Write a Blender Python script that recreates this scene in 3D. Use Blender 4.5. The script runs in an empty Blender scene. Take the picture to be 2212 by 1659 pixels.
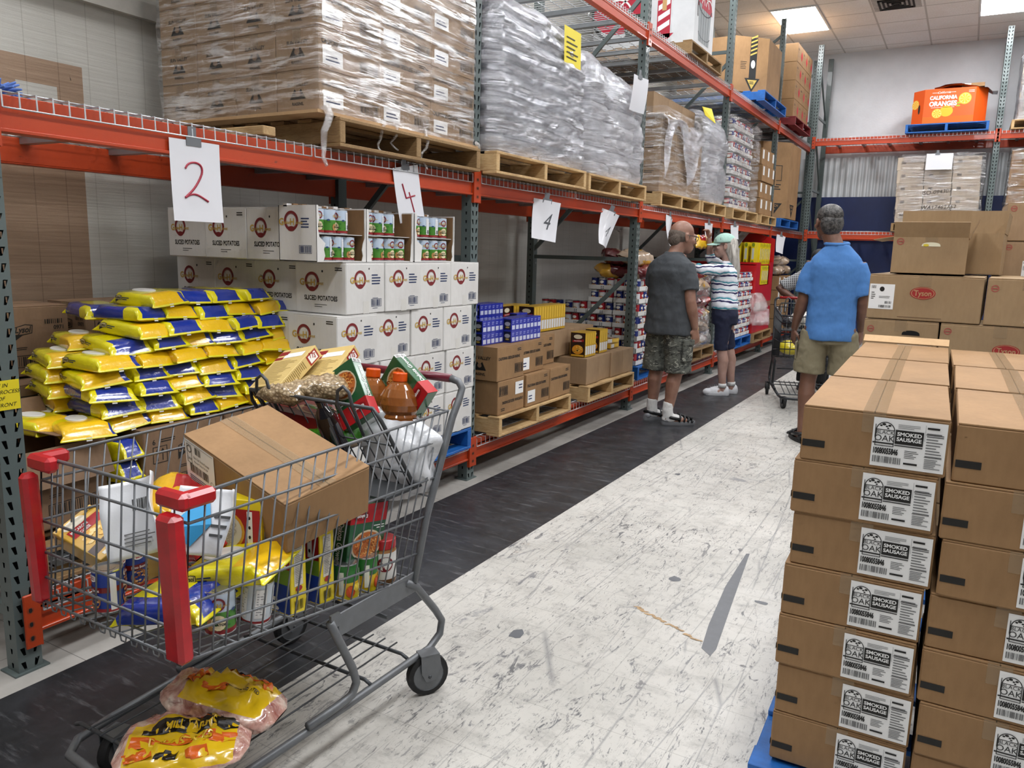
import bpy, bmesh, math, random
from mathutils import Matrix, Vector, noise, Euler
random.seed(7)
SC = bpy.context.scene
COL = SC.collection
# ---------------------------------------------------------------- camera
cam_data = bpy.data.cameras.new('camera')
cam_data.sensor_width = 36.0
cam_data.lens = 1675.0 / 2212.0 * 36.0
cam_data.clip_start = 0.05
cam = bpy.data.objects.new('camera', cam_data)
COL.objects.link(cam)
_f, _roll = 1675.0, math.radians(1.5)
_Y = Vector(((2090 - 1106) / _f, -(565 - 829.5) / _f, -1.0)).normalized()      # aisle direction seen by the lens
_a = Vector((math.sin(_roll), math.cos(_roll), 0))
_Z = (_a + Vector((0, 0, -(_a.dot(_Y)) / _Y[2]))).normalized()
_X = _Y.cross(_Z)
cam.matrix_world = Matrix.Translation((0, 0, 1.45)) @ Matrix((_X, _Y, _Z)).to_4x4()
SC.camera = cam
# ---------------------------------------------------------------- world and ceiling light
world = bpy.data.worlds.new('world')
SC.world = world
world.use_nodes = True
world.node_tree.nodes['Background'].inputs[0].default_value = (0.80, 0.87, 1.0, 1)
world.node_tree.nodes["Background"].inputs[1].default_value = 0.09
CEIL = 4.97
PANEL_STRENGTH = 28.0
PANELS = [(-2.56, y) for y in (12.9, 9.6, 6.2, 3.2, .3)] + [(0.09, y) for y in (13.05, 10.0, 7.0, 4.2, 1.6, -1.6)] + [(2.75, y) for y in (10.5, 6.2, 2.2)]  # nearest panel of the first row is unseen, inferred from the bright left wall
SC.view_settings.view_transform = 'Standard'
SC.view_settings.look = 'None'
SC.view_settings.gamma = 1.0
SC.view_settings.use_curve_mapping = False
SC.view_settings.exposure = 0.0
SC.cycles.use_denoising = True
SC.cycles.transparent_max_bounces = 14
SC.cycles.max_bounces = 5
SC.cycles.diffuse_bounces = 3
SC.cycles.use_adaptive_sampling = True
SC.cycles.use_light_tree = False
SC.cycles.adaptive_threshold = 0.06
SC.cycles.adaptive_min_samples = 8
SC.cycles.sample_clamp_indirect = 6.0
# ---------------------------------------------------------------- materials
def lin(h):
    h = h.lstrip('#'); o = []
    for i in (0, 2, 4):
        c = int(h[i:i + 2], 16) / 255
        o.append(c / 12.92 if c <= .04045 else ((c + .055) / 1.055) ** 2.4)
    return tuple(o) + (1,)
MATS = {}
class NT:
    def __init__(s, name):
        s.m = bpy.data.materials.new(name); s.m.use_nodes = True
        s.t = s.m.node_tree; s.b = s.t.nodes['Principled BSDF']; s.out = s.t.nodes['Material Output']
        s.co = None
    def n(s, ty, **k):
        q = s.t.nodes.new(ty)
        for a, v in k.items():
            if a[0] == '_': q.inputs[int(a[1:])].default_value = v
            else: setattr(q, a, v)
        return q
    def l(s, a, b): s.t.links.new(a, b)
    def obj(s):
        if not s.co: s.co = s.n('ShaderNodeTexCoord')
        return s.co.outputs['Object']
    def gen(s, w='Object'):
        s.obj(); return s.co.outputs[w]
    def mapped(s, scale=(1, 1, 1), loc=(0, 0, 0), rot=(0, 0, 0), src=None):
        q = s.n('ShaderNodeMapping'); q.inputs['Scale'].default_value = scale; q.inputs['Location'].default_value = loc
        q.inputs['Rotation'].default_value = rot
        s.l(src or s.obj(), q.inputs[0]); return q.outputs[0]
    def noise(s, scale, vec=None, detail=4, rough=.6, dist=0):
        q = s.n('ShaderNodeTexNoise'); q.inputs['Scale'].default_value = scale; q.inputs['Detail'].default_value = detail
        q.inputs['Roughness'].default_value = rough; q.inputs['Distortion'].default_value = dist
        s.l(vec or s.obj(), q.inputs['Vector']); return q.outputs[0]
    def ramp(s, fac, *st):
        q = s.n('ShaderNodeValToRGB'); e = q.color_ramp.elements
        while len(e) < len(st): e.new(.5)
        for i, (p, c) in enumerate(st):
            e[i].position = p; e[i].color = c if not isinstance(c, (int, float)) else (c, c, c, 1)
        s.l(fac, q.inputs[0]); return q.outputs[0]
    def mix(s, fac, a, b, mode='MIX'):
        q = s.n('ShaderNodeMix', data_type='RGBA', blend_type=mode)
        for i, v in ((0, fac), (6, a), (7, b)):
            if hasattr(v, 'links') or hasattr(v, 'is_linked'): s.l(v, q.inputs[i])
            else: q.inputs[i].default_value = v
        return q.outputs[2]
    def math(s, op, a, b=0):
        q = s.n('ShaderNodeMath', operation=op)
        for i, v in ((0, a), (1, b)):
            if hasattr(v, 'is_linked'): s.l(v, q.inputs[i])
            else: q.inputs[i].default_value = v
        return q.outputs[0]
    def bump(s, h, strength=.3, dist=.01):
        q = s.n('ShaderNodeBump'); q.inputs['Strength'].default_value = strength; q.inputs['Distance'].default_value = dist
        s.l(h, q.inputs['Height']); s.l(q.outputs[0], s.b.inputs['Normal']); return q.outputs[0]
    def col(s, c):
        if hasattr(c, 'is_linked'): s.l(c, s.b.inputs['Base Color'])
        else: s.b.inputs['Base Color'].default_value = c
def mat(name, color, rough=.6, metal=0, var=0, vs=6, bump=0, bs=60, spec=.5, coat=0, trans=0, emit=0, alpha=1):
    """plain procedural material; the name is the key"""
    if name in MATS: return MATS[name]
    t = NT(name); c = lin(color)
    t.b.inputs['Roughness'].default_value = rough; t.b.inputs['Metallic'].default_value = metal
    t.b.inputs['Specular IOR Level'].default_value = spec
    t.b.inputs['Coat Weight'].default_value = coat; t.b.inputs['Coat Roughness'].default_value = .12
    t.b.inputs['Transmission Weight'].default_value = trans
    t.b.inputs['Alpha'].default_value = alpha
    if var:
        n1 = t.noise(vs, detail=5)
        dk = tuple(x * (1 - var) for x in c[:3]) + (1,); lt = tuple(min(1, x * (1 + var * .6)) for x in c[:3]) + (1,)
        t.col(t.ramp(n1, (.3, dk), (.7, lt)))
    else: t.col(c)
    if bump: t.bump(t.noise(bs, detail=3), bump, .004)
    if emit:
        t.b.inputs['Emission Color'].default_value = c; t.b.inputs['Emission Strength'].default_value = emit
    MATS[name] = t.m
    return t.m
def INK(h, rough=.55): return mat('print_' + h.lstrip('#'), h, rough)
# ---------------------------------------------------------------- mesh building
def T(x=0, y=0, z=0): return Matrix.Translation((x, y, z))
def Rz(a): return Matrix.Rotation(math.radians(a), 4, 'Z')
def Rx(a): return Matrix.Rotation(math.radians(a), 4, 'X')
def Ry(a): return Matrix.Rotation(math.radians(a), 4, 'Y')
def S(x, y, z): return Matrix.Diagonal((x, y, z, 1))
TXT = {}
def text_geo(s, bold=0, xs=1.0):
    k = (s, bold, xs)
    if k not in TXT:
        c = bpy.data.curves.new('lettering', 'FONT'); c.body = s; c.resolution_u = 3; c.offset = bold * 1.5
        o = bpy.data.objects.new('lettering', c)
        m = o.to_mesh()
        vs = [(v.co.x * xs, v.co.y) for v in m.vertices]; fs = [tuple(p.vertices) for p in m.polygons]
        o.to_mesh_clear(); bpy.data.objects.remove(o); bpy.data.curves.remove(c)
        x0 = min((v[0] for v in vs), default=0); x1 = max((v[0] for v in vs), default=1)
        TXT[k] = (vs, fs, x0, x1)
    return TXT[k]
class MB:
    def __init__(s, M=None):
        s.v = []; s.f = []; s.mi = []; s.mats = []; s.sm = []; s.M = M
    def mat(s, m):
        if m not in s.mats: s.mats.append(m)
        return s.mats.index(m)
    def add(s, vs, fs, m, M=None, smooth=False):
        b = len(s.v)
        if isinstance(m, list): ks = [s.mat(q) for q in m]
        else: ks = [s.mat(m)] * len(fs)
        if M is not None: vs = [M @ Vector(v) for v in vs]
        if s.M is not None: vs = [s.M @ Vector(v) for v in vs]
        s.v += [tuple(v) for v in vs]
        for f, k in zip(fs, ks): s.f.append(tuple(i + b for i in f)); s.mi.append(k); s.sm.append(smooth)
        return s
    def box(s, x0, y0, z0, x1, y1, z1, m, bev=0, M=None):
        if x0 > x1: x0, x1 = x1, x0
        if y0 > y1: y0, y1 = y1, y0
        if z0 > z1: z0, z1 = z1, z0
        if not bev:
            vs = [(x, y, z) for x in (x0, x1) for y in (y0, y1) for z in (z0, z1)]
            fs = [(0, 1, 3, 2), (4, 6, 7, 5), (0, 4, 5, 1), (2, 3, 7, 6), (0, 2, 6, 4), (1, 5, 7, 3)]
            return s.add(vs, fs, m, M)
        b = bev; vs = []; ix = {}
        for i, (x, sx) in enumerate(((x0, 1), (x1, -1))):
            for j, (y, sy) in enumerate(((y0, 1), (y1, -1))):
                for k, (z, sz) in enumerate(((z0, 1), (z1, -1))):
                    ix[i, j, k, 'x'] = len(vs); vs.append((x, y + sy * b, z + sz * b))
                    ix[i, j, k, 'y'] = len(vs); vs.append((x + sx * b, y, z + sz * b))
                    ix[i, j, k, 'z'] = len(vs); vs.append((x + sx * b, y + sy * b, z))
        g = lambda i, j, k, a: ix[i, j, k, a]
        fs = []
        fs += [(g(0,0,0,'x'), g(0,0,1,'x'), g(0,1,1,'x'), g(0,1,0,'x')), (g(1,0,0,'x'), g(1,1,0,'x'), g(1,1,1,'x'), g(1,0,1,'x'))]
        fs += [(g(0,0,0,'y'), g(1,0,0,'y'), g(1,0,1,'y'), g(0,0,1,'y')), (g(0,1,0,'y'), g(0,1,1,'y'), g(1,1,1,'y'), g(1,1,0,'y'))]
        fs += [(g(0,0,0,'z'), g(0,1,0,'z'), g(1,1,0,'z'), g(1,0,0,'z')), (g(0,0,1,'z'), g(1,0,1,'z'), g(1,1,1,'z'), g(0,1,1,'z'))]
        for i in (0, 1):
            for j in (0, 1): fs.append((g(i,j,0,'x'), g(i,j,0,'y'), g(i,j,1,'y'), g(i,j,1,'x')))
            for k in (0, 1): fs.append((g(i,0,k,'x'), g(i,0,k,'z'), g(i,1,k,'z'), g(i,1,k,'x')))
        for j in (0, 1):
            for k in (0, 1): fs.append((g(0,j,k,'y'), g(0,j,k,'z'), g(1,j,k,'z'), g(1,j,k,'y')))
        for i in (0, 1):
            for j in (0, 1):
                for k in (0, 1): fs.append((g(i,j,k,'x'), g(i,j,k,'y'), g(i,j,k,'z')))
        return s.add(vs, fs, m, M)
    def tube(s, pts, r, m, n=6, closed=False, M=None, smooth=True):
        P = [Vector(p) for p in pts]; N = len(P); vs = []; fs = []
        rr = r if isinstance(r, (list, tuple)) else [r] * N
        up = None
        for i, p in enumerate(P):
            a = P[i - 1] if (i or closed) else p; c = P[(i + 1) % N] if (i < N - 1 or closed) else p
            d = (c - a).normalized() if (c - a).length > 1e-9 else Vector((0, 0, 1))
            if up is None:
                up = Vector((0, 0, 1)) if abs(d.z) < .9 else Vector((1, 0, 0))
            e1 = up - d * up.dot(d)
            e1 = e1.normalized() if e1.length > 1e-6 else d.orthogonal().normalized()
            up = e1; e2 = d.cross(e1)
            for k in range(n):
                t = 2 * math.pi * (k + .5) / n
                vs.append(p + (e1 * math.cos(t) + e2 * math.sin(t)) * rr[i])
        for i in range(N if closed else N - 1):
            j = (i + 1) % N
            for k in range(n):
                l = (k + 1) % n; fs.append((i * n + k, i * n + l, j * n + l, j * n + k))
        if not closed: fs += [tuple(range(n))[::-1], tuple(range((N - 1) * n, N * n))]
        return s.add(vs, fs, m, M, smooth)
    def rod(s, a, b, r, m, n=5): return s.tube([a, b], r, m, n)
    def lathe(s, prof, m, n=24, M=None, smooth=True, mats=None):
        """profile of (radius, z); mats gives the material of each band"""
        vs = []
        for r, z in prof:
            for k in range(n):
                t = 2 * math.pi * k / n; vs.append((r * math.cos(t), r * math.sin(t), z))
        for i in range(len(prof) - 1):
            fs = [(i * n + k, i * n + (k + 1) % n, (i + 1) * n + (k + 1) % n, (i + 1) * n + k) for k in range(n)]
            mm = mats[i] if mats else m
            us = sorted({q for f in fs for q in f}); mp = {q: j for j, q in enumerate(us)}
            s.add([vs[q] for q in us], [tuple(mp[q] for q in f) for f in fs], mm, M, smooth)
        s.add(vs[:n], [tuple(range(n))[::-1]], mats[0] if mats else m, M)
        s.add(vs[-n:], [tuple(range(n))], mats[-1] if mats else m, M)
        return s
    # printing on a face: F maps (u, v, out) to a point
    def pq(s, F, pts, m, off=.0008):
        return s.add([F(u, v, off) for u, v in pts], [tuple(range(len(pts)))], m)
    def prect(s, F, u0, v0, u1, v1, m, off=.0008, nu=1):
        vs = []; fs = []
        for i in range(nu + 1):
            u = u0 + (u1 - u0) * i / nu; vs += [F(u, v0, off), F(u, v1, off)]
        for i in range(nu): fs.append((2 * i, 2 * i + 2, 2 * i + 3, 2 * i + 1))
        return s.add(vs, fs, m)
    def pframe(s, F, u0, v0, u1, v1, w, m, off=.001):
        for a in ((u0, v0, u1, v0 + w), (u0, v1 - w, u1, v1), (u0, v0 + w, u0 + w, v1 - w), (u1 - w, v0 + w, u1, v1 - w)): s.prect(F, *a, m, off)
    def pell(s, F, cu, cv, ru, rv, m, off=.0008, n=20, a0=0, a1=360):
        pts = [(cu + ru * math.cos(math.radians(a0 + (a1 - a0) * i / n)), cv + rv * math.sin(math.radians(a0 + (a1 - a0) * i / n))) for i in range(n if a1 - a0 >= 360 else n + 1)]
        return s.pq(F, pts, m, off)
    def pring(s, F, cu, cv, r0, r1, m, off=.0008, n=24, a0=0, a1=360, asp=1):
        vs = []; fs = []
        for i in range(n + 1):
            t = math.radians(a0 + (a1 - a0) * i / n)
            for r in (r0, r1): vs.append(F(cu + r * math.cos(t), cv + asp * r * math.sin(t), off))
        for i in range(n): fs.append((2 * i, 2 * i + 1, 2 * i + 3, 2 * i + 2))
        return s.add(vs, fs, m)
    def ptext(s, F, txt, u, v, size, m, al='L', off=.001, bold=0, xs=1.0, slant=0, rot=0):
        vs, fs, x0, x1 = text_geo(txt, bold, xs); sh = {'L': x0, 'C': (x0 + x1) / 2, 'R': x1}[al]
        c, sn = math.cos(math.radians(rot)), math.sin(math.radians(rot)); o = []
        for x, y in vs:
            x = (x - sh + y * slant) * size; y = y * size
            o.append(F(u + x * c - y * sn, v + x * sn + y * c, off))
        return s.add(o, fs, m)
    def pbars(s, F, u0, v0, u1, v1, m, off=.001, n=14, frame=0):
        w = (u1 - u0) / n; rg = random.Random(n)
        for i in range(n): s.prect(F, u0 + i * w, v0, u0 + (i + rg.choice((.3, .5, .7))) * w, v1, m, off)
        if frame: s.pframe(F, u0 - frame * 2, v0 - frame * 2, u1 + frame * 2, v1 + frame * 2, frame, m, off)
    def plines(s, F, u0, v0, u1, v1, m, off=.001, n=3, fill=.45):
        """rows of print too small to read"""
        rg = random.Random(int(abs(u0 * 977 + v1 * 131) * 100)); h = (v1 - v0) / n
        for i in range(n): s.prect(F, u0, v0 + i * h, u0 + (u1 - u0) * rg.uniform(.6, 1), v0 + i * h + h * fill, m, off)
    def mesh(s, name):
        me = bpy.data.meshes.new(name); me.from_pydata(s.v, [], s.f)
        for m in s.mats: me.materials.append(m)
        if s.f:
            me.polygons.foreach_set('material_index', s.mi); me.polygons.foreach_set('use_smooth', s.sm)
        me.update(); return me
    def build(s, name, parent=None, M=None, label=None):
        o = bpy.data.objects.new(name, s.mesh(name)); COL.objects.link(o)
        if parent is not None: o.parent = parent
        if M is not None: o.matrix_local = M
        if label: o['label'] = label
        return o
def flat(M):
    """a print frame from a matrix whose x is right, y is up and z points out of the face"""
    return lambda u, v, w=0: M @ Vector((u, v, w))
def fr(o, r, u):
    """frame from origin, right and up vectors"""
    r = Vector(r).normalized(); u = Vector(u).normalized(); n = r.cross(u); o = Vector(o)
    return lambda a, b, w=0: o + r * a + u * b + n * w
def cyl(r, z0=0, turn=0):
    """a print frame around a can: u along the girth, v up"""
    return lambda u, v, w=0: Vector(((r + w) * math.cos(u / r + math.radians(turn)), (r + w) * math.sin(u / r + math.radians(turn)), z0 + v))
def tag(o, label, cat, group=None, kind=None):
    if label: o['label'] = label
    if cat: o['category'] = cat
    if group: o['group'] = group
    if kind: o['kind'] = kind
    return o
def empty(name, M, label, cat, group=None):
    o = bpy.data.objects.new(name, None); o.empty_display_size = .05; COL.objects.link(o); o.matrix_world = M
    return tag(o, label, cat, group)
KIDS = {}
def kids(o):
    return [c for c in KIDS.get(o.name, [])]
def note(parent, *ch):
    KIDS.setdefault(parent.name, []).extend(ch)
    return parent
def dup(o, M, label=None, group=None, par=None):
    """copy a thing with its parts and sub-parts"""
    c = o.copy(); COL.objects.link(c)
    if par is not None: c.parent = par
    else: c.matrix_world = M
    if label: c['label'] = label
    if group: c['group'] = group
    for k in list(KIDS.get(o.name, [])):
        d = dup(k, None, par=c); note(c, d)
    return c
def structure(mb, name):
    o = mb.build(name); o['kind'] = 'structure'; return o
def soften(o, levels=1):
    m = o.modifiers.new('soft', 'SUBSURF'); m.levels = levels; m.render_levels = levels
    for p in o.data.polygons: p.use_smooth = True
    return o
class Family:
    """the first call places the original, later calls place copies with labels of their own"""
    def __init__(s, make): s.make = make; s.o = None
    def put(s, M, label=None, group=None):
        if s.o is None:
            s.o = s.make(); s.o.matrix_world = M; o = s.o
        else: o = dup(s.o, M)
        if label: o['label'] = label
        if group: o['group'] = group
        return o
# ================================================================ MATERIALS WITH PATTERN
def m_cardboard(name, base, dark, rough=.75):
    t = NT(name); t.b.inputs['Roughness'].default_value = rough
    a = t.noise(3.5, detail=6); b = t.noise(70, t.mapped((1, 1, .25)), detail=3)
    c = t.mix(t.ramp(a, (.35, 0), (.75, 1)), lin(base), lin(dark))
    c = t.mix(.12, c, t.ramp(b, (.3, lin(dark)), (.7, (1, 1, 1, 1))), 'MULTIPLY'); t.col(c)
    t.bump(t.noise(9, detail=4), .25, .006)
    MATS[name] = t.m; return t.m
KRAFT = m_cardboard('kraft_cardboard', '#a37f57', '#8c6c48')
KRAFT_L = m_cardboard('light_cardboard', '#cbaa80', '#b58f66')
KRAFT_D = m_cardboard('dull_cardboard', '#8f7258', '#7b614a')
KRAFT_G = m_cardboard('greyish_cardboard', '#a68a6a', '#93785b')
WCARD = m_cardboard('white_cardboard', '#e6e5e2', '#d6d4d0', .6)
def m_wood(name, a, b, rough=.7):
    t = NT(name); t.b.inputs['Roughness'].default_value = rough
    g = t.noise(14, t.mapped((1, 6, 6)), detail=6, rough=.7, dist=1.2); k = t.noise(5, detail=3)
    c = t.mix(t.ramp(g, (.3, 0), (.7, 1)), lin(a), lin(b)); c = t.mix(t.ramp(k, (.45, 0), (.62, .5)), c, lin('#8a6a44')); t.col(c)
    t.bump(g, .35, .006); MATS[name] = t.m; return t.m
WOOD = m_wood('raw_pallet_wood', '#d9bd8c', '#b88f5c')
WOOD_O = m_wood('old_pallet_wood', '#a88a5e', '#7d6140')
BLUEW = mat('blue_paint_on_wood', '#1f66b5', .5, var=.35, vs=9, bump=.3, bs=40)
REDW = mat('dark_red_paint_on_wood', '#7a1f22', .55, var=.3, vs=9)
def m_rack(name, c1, c2, wear):
    t = NT(name); t.b.inputs['Roughness'].default_value = .42; t.b.inputs['Coat Weight'].default_value = .15
    w = t.ramp(t.noise(26, t.mapped((1, .35, 1)), detail=8, rough=.75), (.64, 0), (.70, 1))
    t.col(t.mix(w, t.mix(t.noise(3), lin(c1), lin(c2)), lin(wear))); t.bump(t.noise(40), .12, .003)
    MATS[name] = t.m; return t.m
ORANGE = m_rack('orange_beam_paint', '#c2441a', '#ad3b14', '#6e331e')
TEAL = m_rack('grey_green_post_paint', '#66716f', '#525e5d', '#33393a')
GALV = mat('galvanized_wire', '#c9cdd0', .35, .55, var=.2, vs=12)
DKHOLE = mat('hollow_shade', '#101314', .9)  # near-black fill painted for shade inside post holes, connector holes and flap gaps
CHARC = mat('dark_grey_steel', '#4a4d50', .45, .3)
# ================================================================ ROOM
def m_floor():
    t = NT('worn_white_floor_tiles'); P = t.obj()
    sep = t.n('ShaderNodeSeparateXYZ'); t.l(P, sep.inputs[0]); X = sep.outputs[0]; Y = sep.outputs[1]
    def line(c, off, w):
        f = t.math('FRACT', t.math('ADD', t.math('DIVIDE', c, .305), off)); return t.math('LESS_THAN', f, w)
    seam = t.math('MAXIMUM', line(X, .02, .009), line(Y, .3, .009))
    base = t.mix(t.ramp(t.noise(1.1, detail=6), (.35, 0), (.7, 1)), lin('#c9c6bf'), lin('#b2b0a9'))
    base = t.mix(t.ramp(t.noise(7, t.mapped((1, 1.3, 1)), detail=9, rough=.78), (.50, 0), (.66, .6)), base, lin('#8d8b86'))
    # scuffs: short strokes in several directions, gathered in trodden patches
    for ang, sc, lo, col in ((82, (19, 6, 1), .575, '#4f5054'), (62, (24, 6, 1), .59, '#5a5b5f'), (-70, (17, 5, 1), .60, '#626367'), (35, (34, 8, 1), .61, '#47484c'), (78, (42, 12, 1), .60, '#505155')):
        v = t.mapped(sc, rot=(0, 0, math.radians(ang)), loc=(ang, ang * .3, 0))
        n = t.noise(1.0, v, detail=6, rough=.78, dist=1.6)
        patch = t.ramp(t.noise(1.7, t.mapped(loc=(ang, 3, 0)), detail=4), (.40, .12), (.58, 1))
        base = t.mix(t.math('MULTIPLY', t.ramp(n, (lo - .01, 0), (lo + .045, .9)), patch), base, lin(col))
    blot = t.ramp(t.noise(2.6, t.mapped((1, .6, 1), loc=(4, 9, 0)), detail=6, rough=.68, dist=.8), (.655, 0), (.70, .7))
    base = t.mix(blot, base, lin('#7b7c80'))
    base = t.mix(t.ramp(t.noise(2.1, t.mapped((1, .8, 1), loc=(14, 2, 0)), detail=7, rough=.7), (.66, 0), (.72, .35)), base, lin('#a8845e'))
    base = t.mix(t.math('MULTIPLY', seam, .42), base, lin('#77756f'))
    # long thin scratches
    for ang, sc in ((12, (4.5, .22, 1)), (-14, (3.2, .25, 1)), (48, (3.0, .3, 1)), (90, (2.2, .3, 1))):
        v = t.n('ShaderNodeTexVoronoi', feature='DISTANCE_TO_EDGE'); v.inputs['Scale'].default_value = 1.0
        t.l(t.mapped(sc, rot=(0, 0, math.radians(ang)), loc=(ang, 0, 0)), v.inputs['Vector'])
        gate = t.ramp(t.noise(1.2, t.mapped(loc=(ang * 2, 5, 1)), detail=4), (.46, 0), (.56, 1))
        base = t.mix(t.math('MULTIPLY', t.ramp(v.outputs[0], (.0, .6), (.008, 0)), gate), base, lin('#6c6d70'))
    # black painted lane and the grey floor under the racks
    d = t.mix(t.ramp(t.noise(5, detail=8, rough=.75), (.35, 0), (.75, 1)), lin('#202123'), lin('#35363a'))
    d = t.mix(t.ramp(t.noise(1, t.mapped((5, 30, 1), rot=(0, 0, .5)), detail=7, rough=.7), (.55, 0), (.70, .55)), d, lin('#6f7073'))
    inl = t.math('MULTIPLY', t.math('GREATER_THAN', X, -2.51), t.math('LESS_THAN', X, -1.815))
    g = t.mix(t.ramp(t.noise(2.2, detail=6), (.35, 0), (.7, 1)), lin('#b3b0aa'), lin('#918e88'))
    g = t.mix(t.math('MULTIPLY', seam, .8), g, lin('#55534f'))
    base = t.mix(t.math('LESS_THAN', X, -2.51), base, g)
    t.col(t.mix(inl, base, d))
    t.l(t.ramp(t.noise(7, detail=5), (.3, .28), (.7, .5)), t.b.inputs['Roughness'])
    t.bump(t.noise(60, detail=3), .06, .003)
    return t.m
floor = MB(); floor.add([(-3.95, -3.5, 0), (6.5, -3.5, 0), (6.5, 15.25, 0), (-3.95, 15.25, 0)], [(0, 1, 2, 3)], m_floor())
FG = fr((0, 0, 0), (1, 0, 0), (0, 1, 0))
gs = mat('grey_floor_streak', '#606367', .4, var=.12, vs=20)
# long tapering rubber streak, round blots and a rusty mark worn into the floor
floor.pq(FG, [(-.705, 2.70), (-.66, 2.66), (-.655, 2.72), (-.70, 3.1), (-.775, 3.75), (-.79, 3.74), (-.775, 3.3), (-.735, 2.9)], gs, .0006)
rg = random.Random(4)
for (x, y, a, b) in ((-1.34, 2.42, .03, .04), (-.99, 3.25, .025, .035), (-.60, 3.22, .035, .018), (-1.52, 4.9, .02, .025), (-.95, 6.2, .03, .03)):
    floor.pq(FG, [(x + a * math.cos(q * .5236) * rg.uniform(.7, 1.15), y + b * math.sin(q * .5236) * rg.uniform(.7, 1.15)) for q in range(12)], gs, .0006)
rust = mat('rust_stain', '#b3946c', .6, var=.45, vs=50)
for i in range(30):
    k = i / 29; x = -1.04 + .31 * k + rg.uniform(-.006, .006); y = 2.89 - .145 * k + rg.uniform(-.008, .008); r = rg.uniform(.006, .013)
    floor.pq(FG, [(x + r * 1.6 * math.cos(q * .9) * rg.uniform(.5, 1.2), y + r * .7 * math.sin(q * .9) * rg.uniform(.5, 1.2)) for q in range(7)], rust, .0008 + i * .00004)
structure(floor, 'floor')

def m_wall_left():
    t = NT('painted_board_wall'); P = t.obj()
    sep = t.n('ShaderNodeSeparateXYZ'); t.l(P, sep.inputs[0]); Y = sep.outputs[1]; Z = sep.outputs[2]
    b = t.mix(t.noise(2.5, detail=6), lin('#cfcdc6'), lin('#b9b7ae'))
    h = t.noise(1, t.mapped((1, 2, 60)), detail=6, rough=.7)
    b = t.mix(t.ramp(h, (.3, .0), (.75, .3)), b, lin('#9d9a90'))
    seam = t.math('LESS_THAN', t.math('FRACT', t.math('DIVIDE', Y, .152)), .035)
    b = t.mix(t.math('MULTIPLY', seam, .38), b, lin('#8d897e'))
    tan = t.math('MULTIPLY', t.math('LESS_THAN', Y, 2.38), t.math('LESS_THAN', Z, 1.86))
    tan2 = t.math('MULTIPLY', t.math('LESS_THAN', Y, 2.40), t.math('MULTIPLY', t.math('LESS_THAN', Z, 2.275), t.math('GREATER_THAN', Z, 1.8)))
    wh = t.math('MULTIPLY', t.math('MULTIPLY', t.math('LESS_THAN', Y, 2.27), t.math('GREATER_THAN', Y, 2.08)), t.math('MULTIPLY', t.math('LESS_THAN', Z, 2.16), t.math('GREATER_THAN', Z, 2.0)))
    tn = t.mix(t.ramp(h, (.35, 0), (.7, 1)), lin('#a88e76'), lin('#8d745f'))
    tn = t.mix(t.math('MULTIPLY', seam, .5), tn, lin('#6d5848'))
    b = t.mix(t.math('MAXIMUM', tan, t.math('MULTIPLY', tan2, t.math('SUBTRACT', 1.0, wh))), b, tn)
    chip = t.ramp(t.noise(9, t.mapped((1, 1.5, .6), loc=(0, 3, 1)), detail=7, rough=.7), (.70, 0), (.715, 1))
    b = t.mix(chip, b, lin('#3f3428'))
    t.col(b); t.b.inputs['Roughness'].default_value = .6; t.bump(h, .4, .006); return t.m
w = MB(); MWL = m_wall_left()
w.box(-3.98, -3.5, 0, -3.86, 15.25, 2.60, MWL); w.box(-4.0, -3.5, 2.62, -3.9, 15.25, CEIL, MWL)
structure(w, 'wall_left')
w = MB(); w.box(-3.9, -3.5, 2.58, -3.82, 15.25, 2.66, mat('ledge_paint', '#b9b6ae', .6, var=.2)); structure(w, 'trim_1')
w = MB(); wf = mat('painted_block_wall', '#e4e6e9', .7, var=.08, vs=2, bump=.5, bs=35)
w.box(-4.0, 15.22, 3.2, 6.5, 15.35, CEIL, wf)
def m_corr():
    t = NT('corrugated_white_metal'); sep = t.n('ShaderNodeSeparateXYZ'); t.l(t.obj(), sep.inputs[0])
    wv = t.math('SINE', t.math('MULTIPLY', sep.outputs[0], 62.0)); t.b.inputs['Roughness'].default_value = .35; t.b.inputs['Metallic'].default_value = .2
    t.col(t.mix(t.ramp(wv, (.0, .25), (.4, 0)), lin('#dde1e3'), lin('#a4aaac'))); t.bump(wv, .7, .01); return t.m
w.box(-4.0, 15.20, 2.52, 6.5, 15.30, 3.2, m_corr())
w.box(-4.0, 15.16, 0, 6.5, 15.30, 2.52, mat('deep_blue_wall_paint', '#16295c', .45, var=.25, vs=3, bump=.2, bs=12))
structure(w, 'wall_far')
w = MB(); w.box(6.5, -3.5, 0, 6.6, 15.25, CEIL, wf); structure(w, 'wall_right')

def m_ceiling():
    t = NT('acoustic_ceiling_tile'); sep = t.n('ShaderNodeSeparateXYZ'); t.l(t.obj(), sep.inputs[0])
    def ln(c, o):
        f = t.math('FRACT', t.math('ADD', t.math('DIVIDE', c, .665), o)); return t.math('LESS_THAN', f, .038)
    g = t.math('MAXIMUM', ln(sep.outputs[0], .372), ln(sep.outputs[1], .585))
    c = t.mix(t.ramp(t.noise(60, detail=4), (.35, 0), (.65, 1)), lin('#f7f5f1'), lin('#e9e5df'))
    c = t.mix(t.ramp(t.noise(1.2), (.4, 0), (.75, .5)), c, lin('#dcd4c6'))
    t.col(t.mix(g, c, lin('#c4bfb7'))); t.b.inputs['Roughness'].default_value = .85; t.bump(t.noise(120, detail=2), .5, .004); return t.m
w = MB(); w.box(-4.0, -3.5, CEIL, 6.6, 15.35, CEIL + .1, m_ceiling()); structure(w, 'ceiling')
LAMP = mat('lamp_diffuser', '#fbfcff', .5, emit=PANEL_STRENGTH)
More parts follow.
